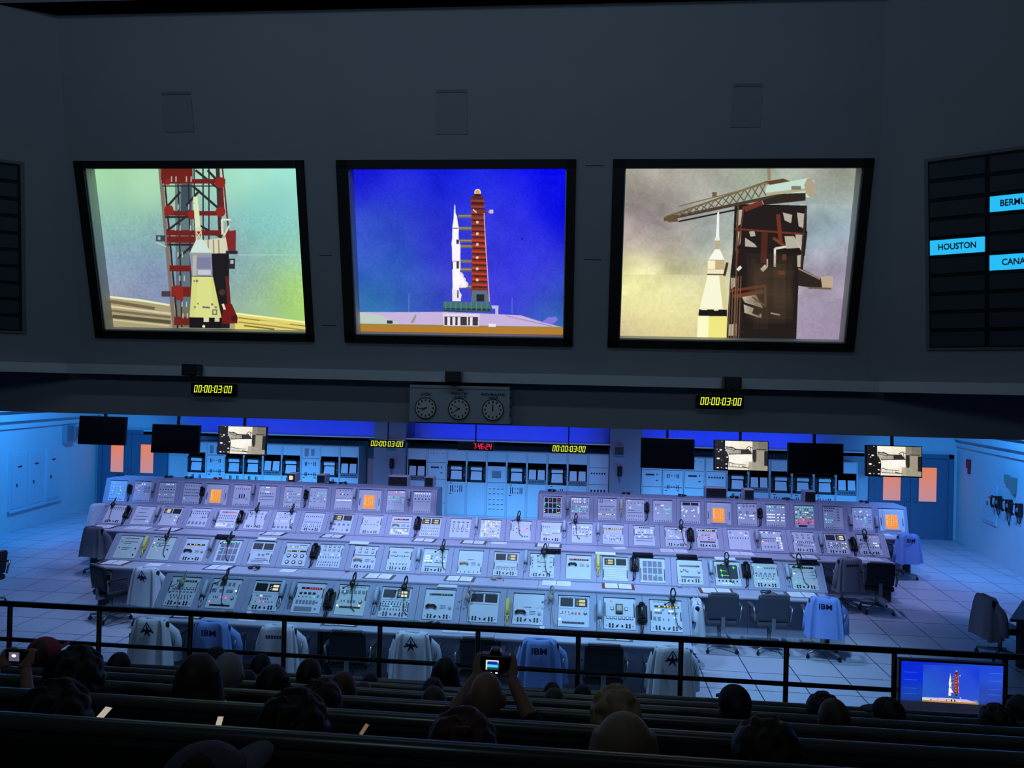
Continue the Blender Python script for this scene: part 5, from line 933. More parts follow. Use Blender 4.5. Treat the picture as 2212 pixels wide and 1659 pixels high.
for r, SS in ((1, S1), (2, S2), (3, S3), (4, S4), (5, S5)):
    R = ROW[r]
    assert len(SS) == R['n'], (r, len(SS))
    for i, s in enumerate(SS): make_module(r, i, R['X']+i*MP, s)
    # worktop in lengths that meet at seams; desk ends
    cuts = {1: [-5.79, -3.35, -1.05, 1.447], 2: [-8.17, -6.72, -4.75, -3.9, -2.08, -.64, 1.9, 3.94], 3: [-9.93, -5.1, -1.8, 2.3, 5.80], 4: [-11.19, -7.1, -2.98], 5: [-.93, 3.1, 6.98]}[r]
    for q, (x0, x1) in enumerate(zip(cuts, cuts[1:])):
        t = empty('desk_worktop', ((x0+x1)/2, R['Y'], R['zf']), 0, 'pale worktop length, %s from the left along the %s' % (ordw(q), R['name']), 'worktop', 'console worktops')
        w = (x1-x0)/2-.002
        prof = [(.0, .715), (.012, .698), (C0-.002, .698), (C0-.002, DZ), (.016, DZ), (.004, DZ-.008), (0, DZ-.02)]
        b = MB(); b.prism(prof, -w, w); b.build('worktop_slab', DESKM, t, bevel=.003)
        n = max(1, int((x1-x0)/1.9))
        for k in range(n+1):
            x = -w+.03+k*(2*w-.06)/n; b = MB(); b.box(x-.018, x+.018, .12, C0-.004, 0, .698); b.build('support_panel', DRK, t)
    # end cheek of the run
    for x, s in ((R['X']-MP/2, -1), (R['X']+(R['n']-.5)*MP, 1)):
        b = MB(); td = .09 if r < 4 else .64
        prof = [(C0, 0), (C0, DZ+.02), (R['e'], DZ+R['h']), (R['e']+td, DZ+R['h']), (R['e']+td+(.2 if r < 4 else .02), DZ if r < 4 else 0), (R['e']+td+(.2 if r < 4 else .02), 0)]
        b.prism(prof, 0 if s > 0 else -.03, .03 if s > 0 else 0)
        o = b.build('console_end_panel', PAINT, None, bevel=.006); o.location = (x, R['Y'], R['zf'])
        tag(o, 'pale end panel closing the %s end of the %s' % ('left' if s < 0 else 'right', R['name']), 'panel', 'console end panels')
# ------------------------------------------------------------------ telephones on the consoles
def phone(r, x, y, c, i, n):
    R = ROW[r]; P = on_panel(r, x, y); M = frame_matrix(P+R['n_']*.004, (1, 0, 0), R['v'])
    row = {1: 'front row', 2: 'second row', 3: 'third row', 4: "back row's left block", 5: "back row's right block"}[r]
    m = {'k': BLK, 'b': LBLU, 'g': mat('pale_grey_plastic', (168, 172, 186), .4), 'y': YEL, 'c': mat('ivory_plastic', (214, 204, 170), .4)}[c]; nm = {'k': 'black', 'b': 'pale blue', 'g': 'pale grey', 'y': 'yellow', 'c': 'ivory'}[c]
    t = empty('console_telephone', M=M, label='%s telephone on the %s%s' % (nm, row, '' if n == 1 else ', %s %s one from the left' % (ORD[i], nm)), cat='telephone', group='telephones on the consoles')
    if c == 'k':
        k = .9 if r < 4 else .72; b = MB(); b.box(-.08*k, .08*k, -.15*k, .12*k, 0, .045); b.build('telephone_body', m, t, bevel=.016)
        b = MB(); b.ball((0, .11*k, .065), .05*k, .042*k, .035, 12, 8); b.ball((0, -.1*k, .065), .06*k, .042*k, .032, 12, 8); b.tube([(0, .1*k, .09), (0, .03, .105), (0, -.06*k, .1), (0, -.1*k, .085)], [.026, .02, .02, .026], 8); b.build('handset', m, t, True)
        b = MB(); b.tube([(.01, -.14*k, .03), (.015, -.2, .03), (0, -.27, .02), (-.05, -.31, -.01)], .008, 6); b.build('cord', m, t, True)
        b = MB(); b.tube([(-.015, -.14*k, .03), (-.02, -.21, .045), (-.02, -.29, .01)], .007, 6); b.build('cord', m, t, True)
    else:
        b = MB(); b.box(-.032, .032, -.1, .1, 0, .03); b.build('wall_cradle', GRY if c != 'y' else YEL, t, bevel=.008)
        b = MB(); b.tube([(0, .125, .035), (0, .11, .055), (0, .05, .062), (0, -.03, .062), (0, -.075, .055), (0, -.09, .035)], [.02, .033, .032, .03, .034, .022], 10); b.build('handset', m, t, True)
        b = MB(); b.box(-.028, .028, -.125, -.095, .02, .05); b.build('mouthpiece', DRK if c in 'kbg' else m, t, bevel=.006)
        b = MB(); b.tube([(.006, -.12, .04), (.02, -.18, .03), (.014, -.225, .02), (-.008, -.24, .016), (-.022, -.215, .02), (-.012, -.16, .03), (-.006, -.12, .034)], .0075, 6); b.build('cord', m if c != 'g' else GRY, t, True)
PHONES = {1: 'b445,1275 b612,1277 g634,1279 k713,1296 b814,1290 y1097,1316 b1295,1321 k1386,1326', 2: 'y316,1176 g459,1178 k681,1192 b905,1201 b1136,1207 y1292,1217 k1370,1219 b1535,1229 k1611,1233 b1700,1238',
          3: 'k277,1108 g343,1108 g468,1117 k521,1118 g719,1123 k903,1132 b1030,1132 b1219,1139 b1292,1145 k1491,1157 g1634,1160 g1772,1170 k1842,1177', 4: 'k282,1056 g333,1053 k438,1061 g549,1058 k662,1068 b767,1066 g885,1070', 5: 'g1226,1090 c1342,1092 k1397,1096 k1641,1108 g1836,1124 g1892,1128'}
for r, s in PHONES.items():
    L_ = [(q[0],)+tuple(int(v) for v in q[1:].split(',')) for q in s.split()]; cnt = {}
    for c, x, y in L_:
        phone(r, x, y, c, cnt.get(c, 0), sum(1 for q in L_ if q[0] == c)); cnt[c] = cnt.get(c, 0)+1
# ------------------------------------------------------------------ headsets
def headset(loc, rz, m, label, hang=None, cordend=None, lie=False):
    t = empty('headset', loc, rz, label, 'headset', 'headsets on the consoles')
    cup = (0, 0, .03)
    if hang:                                          # cups and boom hang down the panel, band over the console edge
        v, n = hang; T = Matrix(((1, 0, 0, 0), (0, v.y, n.y, 0), (0, v.z, n.z, 0), (0, 0, 0, 1)))
        b = MB(T); b.ball((0, -.02, .05), .042, .055, .032, 10, 8); b.build('earcup', m, t, True)
        b = MB(T); pts = [(math.sin(a)*.032*(1 if a < 1.6 else .8)+.008, .075-math.cos(a)*.068, .055+.03*math.sin(a)) for a in [k*.35 for k in range(1, 17)]]; b.tube(pts, .011, 6); b.build('headband', m, t, True)
        b = MB(T); b.tube([(0, -.03, .07), (-.05, -.07, .08), (-.1, -.1, .075)], .005, 5); b.ball((-.105, -.105, .075), .016, .016, .014, 8, 6); b.build('microphone_boom', m, t, True)
        b = MB(T); b.tube([(.0, -.06, .04), (.02, -.16, .025), (.03, -.28, .018), (.05, -.36, .014), (.1, -.4, .01)], .006, 5); b.build('cord', m, t, True)
    else:
        b = MB(); b.ball((-.06, 0, .025), .045, .035, .025, 10, 8); b.ball((.06, .01, .025), .045, .035, .025, 10, 8); b.build('earcup', m, t, True)
        b = MB(); b.tube([(-.07, .01, .03), (-.075, .07, .022), (-.03, .115, .02), (.03, .12, .02), (.075, .08, .022), (.07, .02, .03)], .010, 6); b.build('headband', m, t, True)
        b = MB(); b.tube([(-.06, -.02, .03), (-.02, -.06, .02), (.03, -.07, .015)], .005, 5); b.build('microphone_boom', m, t, True)
        b = MB(); b.tube([(.06, -.01, .02), (.09, -.05, .008), (.05, -.12, .007), (.0, -.15, .007)], .006, 5); b.build('cord', m, t, True)
OLIVE = mat('olive_black_plastic', (36, 37, 30), .4); BEI = mat('beige_plastic', (158, 150, 136), .5)
HANG = {1: 'e398,1258 k490,1252 k764,1262 k875,1270 e1012,1291 e1190,1292 k1452,1297', 2: 'k364,1160 k497,1168 k957,1186 k1176,1195 k1568,1214 k1724,1217', 3: 'k247,1091 k557,1102 k632,1105 k1120,1121 k1243,1127 k1470,1140 k1866,1161'}
LIE = {1: 'k935,1352', 2: 'k549,1229 e1073,1252 w1474,1268 k1660,1283', 3: 'k418,1140 k460,1141 w652,1151 k783,1155 k893,1156 k1396,1177 k1572,1188 e1712,1196', 4: 'e700,1039'}
TOP = {4: 'k263,1027 k366,1031 k408,1033 k472,1035 k722,1042 k754,1040', 5: 'k1193,1057 k1352,1067 k1472,1072 k1585,1075 k1698,1078 k1862,1084'}
cn = {}
rows = {1: 'front row', 2: 'second row', 3: 'third row', 4: "back row's left block", 5: "back row's right block"}
MC = {'k': (OLIVE, 'black'), 'e': (BEI, 'beige'), 'w': (mat('white_headset', (190, 190, 196), .5), 'whitish')}
def each(d):
    for r, s in d.items():
        for q in s.split(): yield r, q[0], int(q[1:].split(',')[0]), int(q.split(',')[1])
for r, c, x, y in each(HANG):
    R = ROW[r]; P = on_panel(r, x, y)+R['n_']*.012; k = ('h', r, c); cn[k] = cn.get(k, 0)+1; n = sum(1 for q in HANG[r].split() if q[0] == c)
    headset(P, 0, MC[c][0], '%s headset hanging over the %s panels%s' % (MC[c][1], rows[r], '' if n == 1 else ', %s such from the left' % ORD[cn[k]-1]), (R['v'], R['n_']))
for r, c, x, y in each(LIE):
    if r == 4: R = ROW[4]; P = atZ(x, y, R['zf']+DZ+R['h'])
    else: P = on_desk(r, x, y)
    P.z += .002; k = ('l', r, c); cn[k] = cn.get(k, 0)+1; n = sum(1 for q in LIE[r].split() if q[0] == c)
    headset(P, (x*7 % 13-6)*.2, MC[c][0], '%s headset lying on the %s %s%s' % (MC[c][1], rows[r], 'console top' if r == 4 else 'worktop', '' if n == 1 else ', %s such from the left' % ORD[cn[k]-1]))
for r, c, x, y in each(TOP):
    R = ROW[r]; P = atZ(x, y, R['zf']+DZ+R['h']); P.y = min(max(P.y, R['Y']+R['e']+.1), R['Y']+R['e']+.5); P.z += .002; k = ('t', r, c); cn[k] = cn.get(k, 0)+1
    red = (x == 472)
    headset(P, (x*5 % 11-5)*.25, RED if red else MC[c][0], 'red headset lying on the console top of the back row' if red else 'black headset on top of the %s, %s item lying there' % (rows[r], ORD[cn[k]-1]))
# ------------------------------------------------------------------ papers, binders and small things on the worktops
COV = {'d': (mat('binder_black', (40, 44, 60), .6), 'dark'), 'p': (mat('binder_navy', (58, 56, 120), .6), 'navy'), 'o': (mat('binder_olive', (92, 98, 84), .7), 'olive'), 'b': (mat('binder_brown', (128, 62, 46), .6), 'brown'), 'w': (mat('binder_white', (200, 204, 212), .6), 'white'), 't': (mat('binder_tan', (120, 100, 88), .6), 'tan')}
def binder(P, w, d, c, label, rz=0, lift=0):
    m, nm = COV[c]; t = empty('open_binder', (P.x, P.y, P.z+.001), rz, label, 'binder', 'open binders on the worktops')
    b = MB(); b.box(-w/2, w/2, -d/2, d/2, 0, .006); b.build('binder_cover', m, t)
    pw = w*.5-.005-(.05 if c != 'w' else .0)
    for s in (-1, 1):
        b = MB(); x0, x1 = (s*.008, s*(pw+.008)); b.prism([(min(x0, x1), .006), (max(x0, x1), .006), (max(x0, x1), .012 if s > 0 else .016), (min(x0, x1), .016 if s > 0 else .012)], -d/2+.012, d/2-.01, ax='y')
        p = b.build('paper_page', PAPER, t)
        b = MB()
        for q in range(4): b.box(min(x0, x1)+.03, max(x0, x1)-.05-.02*(q % 2), -d*.3+q*d*.17, -d*.3+q*d*.17+.004, .0165, .0168)
        b.build('print_line', mat('print_grey', (190, 194, 204), .7), p)
    b = MB()
    for y in (-d*.25, 0, d*.25): b.tube([(-.012, y, .012), (-.006, y, .024), (.006, y, .024), (.012, y, .012)], .003, 5)
    b.build('binder_ring', CHROME, t, True)
def sheet(P, w, d, label, rz=0, m=PAPER, name='paper_sheet', cat='paper', th=.003):
    b = MB(); b.add([(-w/2, -d/2, 0), (w/2, -d/2, 0), (w/2, d/2, 0), (-w/2, d/2, 0), (-w/2, -d/2, th), (w/2, -d/2, th), (w/2+.004, d/2, th+.003), (-w/2, d/2, th)], [(0, 3, 2, 1), (4, 5, 6, 7), (0, 1, 5, 4), (1, 2, 6, 5), (2, 3, 7, 6), (3, 0, 4, 7)])
    o = b.build(name, m); o.location = (P.x, P.y, P.z+.001); o.rotation_euler = (0, 0, rz)
    return tag(o, label, cat, 'loose sheets on the worktops' if cat == 'paper' else None)
BIND = {1: 'd412,1329,.44 o739,1345,.48 w995,1361,.44 t1327,1374,.46', 2: 'b252,1215,.46 p477,1225,.46 o819,1246,.5 o994,1250,.5 w1203,1256,.46 b1335,1266,.52 b1545,1274,.54 o1731,1284,.52', 3: 'd227,1137,.5 w303,1140,.48 d371,1142,.46 d595,1152,.46 d722,1157,.46 o920,1164,.46 o1025,1170,.5 o1186,1173,.52 w1453,1187,.5 w1597,1196,.5 o1739,1204,.5 w1871,1208,.52'}
for r, s in BIND.items():
    L_ = s.split(); cnt = {}
    for q in L_:
        c = q[0]; x, y, w = q[1:].split(','); P = on_desk(r, float(x), float(y)); w = float(w); n = sum(1 for z in L_ if z[0] == c); i = cnt.get(c, 0); cnt[c] = i+1
        P.y = min(max(P.y, ROW[r]['Y']+.175), ROW[r]['Y']+C0-.175)
        binder(P, w, .31, c, 'open %s binder on the %s worktop%s' % (COV[c][1], rows[r], '' if n == 1 else ', %s such from the left' % ORD[i]))
SH = {1: ((538, 1337, .24, .2), (1172, 1368, .24, .14), (1063, 1358, .07, .14)), 2: ((334, 1220, .26, .2), (622, 1233, .26, .2), (365, 1222, .07, .06)), 3: ((1338, 1182, .24, .2), (1081, 1167, .3, .18), (585, 1146, .26, .1))}
for r, L_ in SH.items():
    for i, (x, y, w, d) in enumerate(L_):
        P = on_desk(r, x, y); P.y = min(max(P.y, ROW[r]['Y']+.12), ROW[r]['Y']+C0-.12)
        sheet(P, w, d, ['white sheet', 'white pad', 'small slip'][i]+' lying loose on the %s worktop' % rows[r], .3 if (r, i) == (3, 0) else 0)
for i, (r, x, w) in enumerate(((4, 265, .6), (4, 335, .36), (4, 375, .36), (4, 508, .5), (4, 575, .5), (4, 640, .5), (4, 702, .5), (4, 796, .3), (4, 845, .4), (4, 895, .4), (5, 1285, .5), (5, 1390, .44), (5, 1650, .5), (5, 1680, .34), (5, 1893, .6))):
    R = ROW[r]; P = atY(x, 1100, R['Y']+.3); P.z = R['zf']+DZ
    sheet(P, w, .2, 'white sheets laid along the %s worktop, %s from the left' % (rows[r], ORD[i if r == 4 else i-10]), 0, PAPER, th=.012)
# black folders and white pads on the console tops of the second row
for i, (x, y, m, nm) in enumerate(((484, 1154, BLK, 'black'), (575, 1161, PAPER, 'white'), (775, 1171, PAPER, 'white'), (1190, 1185, BLK, 'black'), (1308, 1191, PAPER, 'white'), (1389, 1194, BLK, 'black'), (1484, 1201, BLK, 'black'), (1567, 1205, PAPER, 'white'), (1647, 1209, BLK, 'black'), (1745, 1213, BLK, 'black'))):
    R = ROW[2]; P = atY(x, y, R['Y']+.80); z = R['zf']+DZ+R['h']
    b = MB(); w = .17
    if m is BLK: b.prism([(-.08, .0), (.04, .0), (.075, .035), (.07, .042), (.03, .012), (-.08, .012)], -w, w)
    else: b.prism([(-.07, 0), (.05, 0), (.07, .02), (.06, .024), (.03, .006), (-.07, .006)], -w, w)
    o = b.build('folder' if m is BLK else 'paper_pad', m); o.location = (P.x, R['Y']+.81, z+.001)
    k = [q for q in (0, 3, 5, 6, 8, 9)].index(i) if m is BLK else [1, 2, 4, 7].index(i)
    tag(o, '%s %s on the second-row console top, %s %s one from the left' % (nm, 'folder' if m is BLK else 'pad', ORD[k], nm), 'folder' if m is BLK else 'paper', 'things on the second-row console tops')
b = MB(); b.prism([(-.14, 0), (.14, 0), (.12, .012), (-.12, .012)], -.06, .06, ax='y'); o = b.build('paper_pad', PAPER); o.location = on_panel(1, 965, 1267)+Vector((0, .06, .02)); o.location.z = DZ+.4+.001; o.location.y = 9.746+.81; tag(o, 'white pad on the front-row console top above the seventh panel', 'paper')
P = on_desk(1, 657, 1342); sheet(P, .06, .16, 'yellow strip of paper on the front-row worktop', -.25, mat('paper_yellow', (206, 204, 110), .7))
P = on_desk(1, 852, 1347); sheet(P, .09, .08, 'small pink note on the front-row worktop', 0, mat('paper_pink', (190, 120, 130), .7), 'paper_note')
b = MB(); b.cyl((0, 0, 0), (0, 0, .025), .1, 20); o = b.build('green_dish', mat('green_dish', (50, 110, 70), .5)); P = on_desk(1, 889, 1349); o.location = (P.x, P.y+.02, P.z+.001); tag(o, 'round green dish on the front-row worktop', 'dish')
b = MB(); b.ball((0, 0, .012), .06, .045, .012, 12, 6); o = b.build('desk_puck', GRY, None, True); o.location = on_desk(1, 1123, 1364)+Vector((0, 0, .002)); tag(o, 'small grey oval puck on the front-row worktop', 'puck')
b = MB(); b.cyl((0, 0, 0), (0, 0, .006), .045, 16); o = b.build('coaster', mat('coaster_red', (150, 60, 80), .6)); o.location = on_desk(2, 748, 1237)+Vector((0, .06, .001)); tag(o, 'round red coaster on the second-row worktop', 'coaster')
P = on_desk(2, 906, 1242); sheet(P, .07, .07, 'small red and white card on the second-row worktop', 0, mat('card_red', (190, 120, 130), .7), 'paper_note')
for i, (x, y) in enumerate(((552, 1320), (1172, 1355))):
    b = MB(); b.prism([(-.05, 0), (.05, 0), (0, .06)], -.03, .03); b.box(-.07, .07, -.05, .05, 0, .004); o = b.build('tent_card', PAPER); P = on_desk(1, x, y); P.y = ROW[1]['Y']+C0-.07; o.location = P+Vector((0, 0, .001)); tag(o, 'white tent card against the front-row panels, %s one' % ('left-hand', 'right-hand')[i], 'card', 'tent cards on the front row')
P = on_desk(1, 497, 1324); P.y = ROW[1]['Y']+C0-.07; b = MB(); b.box(-.05, .05, -.04, .04, 0, .03); o = b.build('stapler', mat('maroon_plastic', (90, 34, 30), .5)); o.location = P+Vector((0, 0, .001)); tag(o, 'small maroon block behind the railing on the front-row worktop', 'stapler')
# little box monitors standing on the back row
for i, (r, x, y, w, h, lit, lbl) in enumerate(((4, 629, 1041, .2, .2, 1, 'small lit box monitor on the back-row console top'), (4, 693, 1044, .2, .2, 0, 'small dark box monitor just right of the lit box monitor'), (4, 859, 1050, .46, .23, 0, 'wide twin dark box monitor on the left block of the back row'), (4, 926, 1052, .21, .23, 0, 'small dark box monitor at the right end of the left block'),
        (5, 1547, 1076, .46, .23, 0, 'wide dark box monitor above an amber screen on the right block'), (5, 1618, 1080, .21, .23, 0, 'small dark box monitor just right of the wide one'), (5, 1750, 1085, .23, .24, 0, 'small dark box monitor farthest right on the back row'))):
    R = ROW[r]; P = atZ(x, y, R['zf']+DZ+R['h']); P.y = max(P.y, R['Y']+R['e']+.04)
    t = empty('box_monitor', (P.x, P.y, R['zf']+DZ+R['h']+.001), 0, lbl, 'monitor', 'box monitors on the back row')
    b = MB(); b.box(-w/2, w/2, 0, .34, 0, h); b.build('monitor_case', mat('box_monitor_grey', (190, 188, 200), .6), t, bevel=.006)
    b = MB(); b.box(-w/2+.006, w/2-.006, -.012, 0, .008, h-.012); f = b.build('monitor_front', DRK, t)
    b = MB(); b.box(-w/2+.03, w/2-.03, -.014, -.012, .04, h-.03); g = b.build('monitor_tube', GLASSD, f)
    if lit:
        b = MB(); b.box(-.05, .03, -.0155, -.014, .05, .15); b.box(.035, .05, -.0155, -.014, .06, .14); b.build('tube_picture', TUBEL, g)
# ------------------------------------------------------------------ chairs
CH = mat('chair_vinyl', (26, 28, 36), .5); CHG = mat('chair_vinyl_grey', (66, 70, 82), .55); STEEL = mat('chair_steel', (150, 152, 156), .35, .8)
def make_chair(m, legs=4):                            # faces +y, origin on the floor
    t = empty('office_chair')
    b = MB(); b.box(-.24, .24, -.2, .26, .40, .50); b.build('seat', m, t, bevel=.04)
    b = MB(); b.prism([(-.20, .52), (-.15, .50), (-.19, .90), (-.235, .92), (-.26, .88)], -.23, .23); b.build('backrest', m, t, bevel=.03)
    b = MB(); b.box(-.19, .19, -.255, -.215, .905, .93); b.build('back_rail', STEEL, t, bevel=.006)
    for s in (-1, 1):
        b = MB(); b.tube([(s*.26, -.17, .5), (s*.285, -.2, .70), (s*.285, .12, .68), (s*.27, .14, .47)], .018, 8); a = b.build('arm', STEEL, t, True)
        b = MB(); b.box(s*.285-.03, s*.285+.03, -.18, .12, .69, .72); b.build('arm_pad', m, a, bevel=.01)
    b = MB(); b.box(-.03, .03, -.235, -.1, .36, .56); b.build('back_bracket', STEEL, t, bevel=.006)
    b = MB(); b.cyl((0, 0, .1), (0, 0, .40), .03, 10); b.build('column', STEEL, t, True)
    for k in range(legs):
        a = 2*math.pi*(k+.5)/legs; c, s = math.cos(a), math.sin(a)
        b = MB(); b.tube([(0, 0, .13), (.31*c, .31*s, .085)], [.03, .018], 6); l = b.build('leg', STEEL, t, True)
        b = MB(); b.cyl((.31*c-.012*s, .31*s+.012*c, .032), (.31*c+.012*s, .31*s-.012*c, .032), .03, 10); b.cyl((.31*c, .31*s, .04), (.31*c, .31*s, .08), .01, 6); b.build('caster', BLK, l)
    return t
CHB = make_chair(CH); CHGR = make_chair(CHG); usedc = set()
def chair(X, Y, rz, label, grey=False, group='chairs at the consoles'):
    p = CHGR if grey else CHB
    o = p if p.name not in usedc else dup(p); usedc.add(p.name)
    o.location = (X, Y, zf(Y)); o.rotation_euler = (0, 0, rz); tag(o, label, 'chair', group); return o
# jackets draped over chair backs
JW = mat('jacket_white', (206, 210, 220), .85, scale=20); JB = mat('jacket_blue', (120, 152, 216), .85, scale=20); JG = mat('jacket_grey', (140, 142, 152), .9, scale=20); JI = mat('print_navy', (16, 22, 66), .8)
def jacket(X, Y, rz, m, label, mark=None, long_=.42, bulge=0, seed=1):
    rnd = random.Random(seed); z0 = zf(Y)
    t = empty('draped_jacket', (X, Y, z0), rz, label, 'jacket', 'jackets draped over chairs')
    b = MB(); N = 44; lv = [(.935, .10, .03), (.934, .16, .042), (.922, .196, .054), (.88, .214, .064), (.80, .228, .072), (.68, .244, .082), (.55, .258, .094), (.935-long_-.1, .276, .106)]
    vs = [];
    for j, (z, hw, hd) in enumerate(lv):
        for k in range(N):
            a = 2*math.pi*k/N; c, s = math.cos(a), math.sin(a); e = .42
            x = hw*math.copysign(abs(c)**e, c); y = hd*math.copysign(abs(s)**e, s)
            wv_ = .012*j/7*math.sin(a*7+seed)+.008*j/7*math.sin(a*13+2*seed)
            x += wv_*c; y += wv_*2.2*s
            vs.append((x, -.215+y*1.15, z+(.008*math.sin(k*1.1+seed) if j < 2 else 0)+(.014*math.sin(a*3+seed) if j == len(lv)-1 else 0)))
    fs = [tuple(range(N))]
    for j in range(len(lv)-1):
        for k in range(N): fs.append((j*N+k, (j+1)*N+k, (j+1)*N+(k+1) % N, j*N+(k+1) % N))
    b.add(vs, fs); b.build('jacket_body', m, t, True)
    for s in (-1, 1):
        b = MB(); up_ = s > 0
        pts = [(s*.155, -.20, .885), (s*.215, -.175, .80), (s*.262, -.145, .735), (s*.278, -.125, .64), (s*.285, -.12, .40)] if up_ else [(s*.15, -.20, .90), (s*.20, -.2, .83), (s*.235, -.205, .7), (s*.255, -.205, .56), (s*.262, -.2, .44)]
        b.tube(pts, [.04, .055, .065, .068, .072] if up_ else [.03, .045, .048, .048, .052], 12); b.build('sleeve', m, t, True)
    b = MB(); b.tube([(-.09, -.2, .93), (-.04, -.225, .94), (.04, -.225, .937), (.09, -.2, .93)], [.012, .02, .02, .012], 8); b.build('collar', m, t, True)
    B_ = frame_matrix((0, -.309, .82), (1, 0, 0), (0, -.12, 1)) @ Matrix.Translation((0, 0, .012))
    if mark == 'IBM': text_mesh('IBM', .11, 'jacket_lettering', JI, t, B_, bold=.0025, sx=1.1)
    if mark == 'bar':
        b = MB(B_); 
        for q in range(7): b.box(-.12+q*.034, -.12+q*.034+.022, -.02, .022, 0, .003)
        b.build('jacket_lettering', JI, t)
    if mark == 'star':                                # a five-pointed star under a peaked arch
        b = MB(B_); P = []
        for k in range(10):
            a = math.pi/2+k*math.pi/5; rr = (.085 if k % 2 == 0 else .022); P.append((rr*math.cos(a), rr*1.2*math.sin(a)-.015))
        b.prism(P, 0, .003, ax='z')
        for x0, y0, x1, y1 in ((-.075, -.03, 0, .10), (.075, -.03, 0, .10), (-.08, -.035, -.03, .0), (.08, -.035, .03, .0), (-.085, -.02, .085, -.02)):
            d = Vector((x1-x0, y1-y0, 0)); n = Vector((-d.y, d.x, 0)).normalized()*.005; b.prism([(x0-n.x, y0-n.y), (x1-n.x, y1-n.y), (x1+n.x, y1+n.y), (x0+n.x, y0+n.y)], 0, .0034, ax='z')
        b.build('jacket_emblem', JI, t)
    return t
def at_chair_back(x, ytop, Y): return atY(x, ytop, Y).x
FY = 9.42
FRONT = [(325, 'J', JW, 'star', 'white jacket with a dark emblem on the leftmost front-row chair'), (457, 'J', JB, 'IBM', 'blue jacket with IBM lettering, next to the leftmost white jacket'), (600, 'J', JW, 'bar', 'white jacket with a dark printed bar on a front-row chair'), (749, 'C', None, None, 'dark bare chair at the front row, left of the starred jacket beside the railing post'),
         (890, 'J', JW, 'star', 'white jacket with a black star at the middle of the front row'), (1033, 'C', None, None, 'dark bare chair at the front row beyond the man with a camera'), (1165, 'J', JB, 'IBM', 'blue jacket with IBM lettering right of the man with a camera'), (1304, 'C', None, None, 'dark bare chair at the front row between a blue and a white jacket'), (1450, 'J', JW, 'star', 'white jacket with a black star at the right end of the front row')]
for i, (x, k, m, mk, lbl) in enumerate(FRONT):
    Yc = FY; X = atY(x, 1400, Yc-.22).x; rz = .02
    if k == 'C': chair(X, Yc, rz, lbl)
    else: chair(X, Yc, rz, fit('dark chair under the '+lbl, 16)); jacket(X, Yc, rz, m, lbl, mk, .50, seed=i+1)
SIDE = [(322, 11.85, -.12, 'J', JW, 'star', 'white jacket with a star emblem at the left end of the second row', 0), (226, 11.9, -.55, 'C', None, None, 'big black chair turned sideways at the left end of the second row', 0), (1562, 12.05, .08, 'C', None, None, 'grey chair at the second row, left of two', 1), (1672, 12.08, .05, 'C', None, None, 'grey chair at the second row, beside the blue jacket', 1),
        (1790, 12.0, -.2, 'J', JB, 'IBM', 'blue jacket with IBM lettering at the right end of the second row', 1), (208, 14.35, -.25, 'J', JG, None, 'grey jacket on the chair at the left end of the third row', 0), (1828, 14.42, .25, 'J', JG, 'bar', 'grey jacket on the chair at the right end of the third row', 0), (1906, 14.25, -.1, 'C', None, None, 'black chair at the right end of the third row beside a grey jacket', 0),
        (214, 16.35, .1, 'J', JW, None, 'white jacket at the left end of the back row', 0), (1955, 16.5, .2, 'J', JB, 'IBM', 'blue jacket with IBM lettering at the right end of the back row', 0), (1478, 11.3, 1.45, 'J', JW, None, 'white jacket seen from the side just right of the front-row consoles', 0)]
for i, (x, Yc, rz, k, m, mk, lbl, g) in enumerate(SIDE):
    X = atY(x, 1200, Yc-.2).x
    if k == 'C': chair(X, Yc, rz, lbl, bool(g))
    else: chair(X, Yc, rz, 'chair under the '+lbl, bool(g)); jacket(X, Yc, rz, m, lbl, mk, .48, seed=i+20)
chair(6.42, 12.35, -1.5, 'chair at the dark table on the right, under a grey jacket', group='chairs away from the consoles'); jacket(6.42, 12.35, -1.5, JG, 'grey jacket on the chair at the dark table on the right', None, .52, seed=50)
P = atZ(-34, 1305, 0); chair(P.x, P.y, 1.2, 'black chair at the left edge of the floor', group='chairs away from the consoles')
# dark table at the right; the chair pushed under it has no arms
for o in [q for q in COL.objects if str(q.get('label', '')).startswith('chair at the dark table')]:
    for a in [q for q in o.children if q.name.split('.')[0] == 'arm']:
        for c in list(a.children)+[a]: bpy.data.objects.remove(c)
t = empty('dark_table', (7.28, 12.55, 0), 0, 'dark table at the right edge beside a chair with a grey jacket', 'table')
TW = mat('table_dark', (40, 40, 48), .5); b = MB(); b.prism([(-1.03, -.77), (.6, -.77), (.6, .8), (-.25, .35)], .71, .75, ax='z'); b.build('tabletop', TW, t, bevel=.006)
for x, y in ((-.75, -.6), (-.28, .18), (.5, -.65), (.5, .65)): b = MB(); b.box(x-.06, x+.06, y-.06, y+.06, 0, .71); b.build('leg', TW, t)
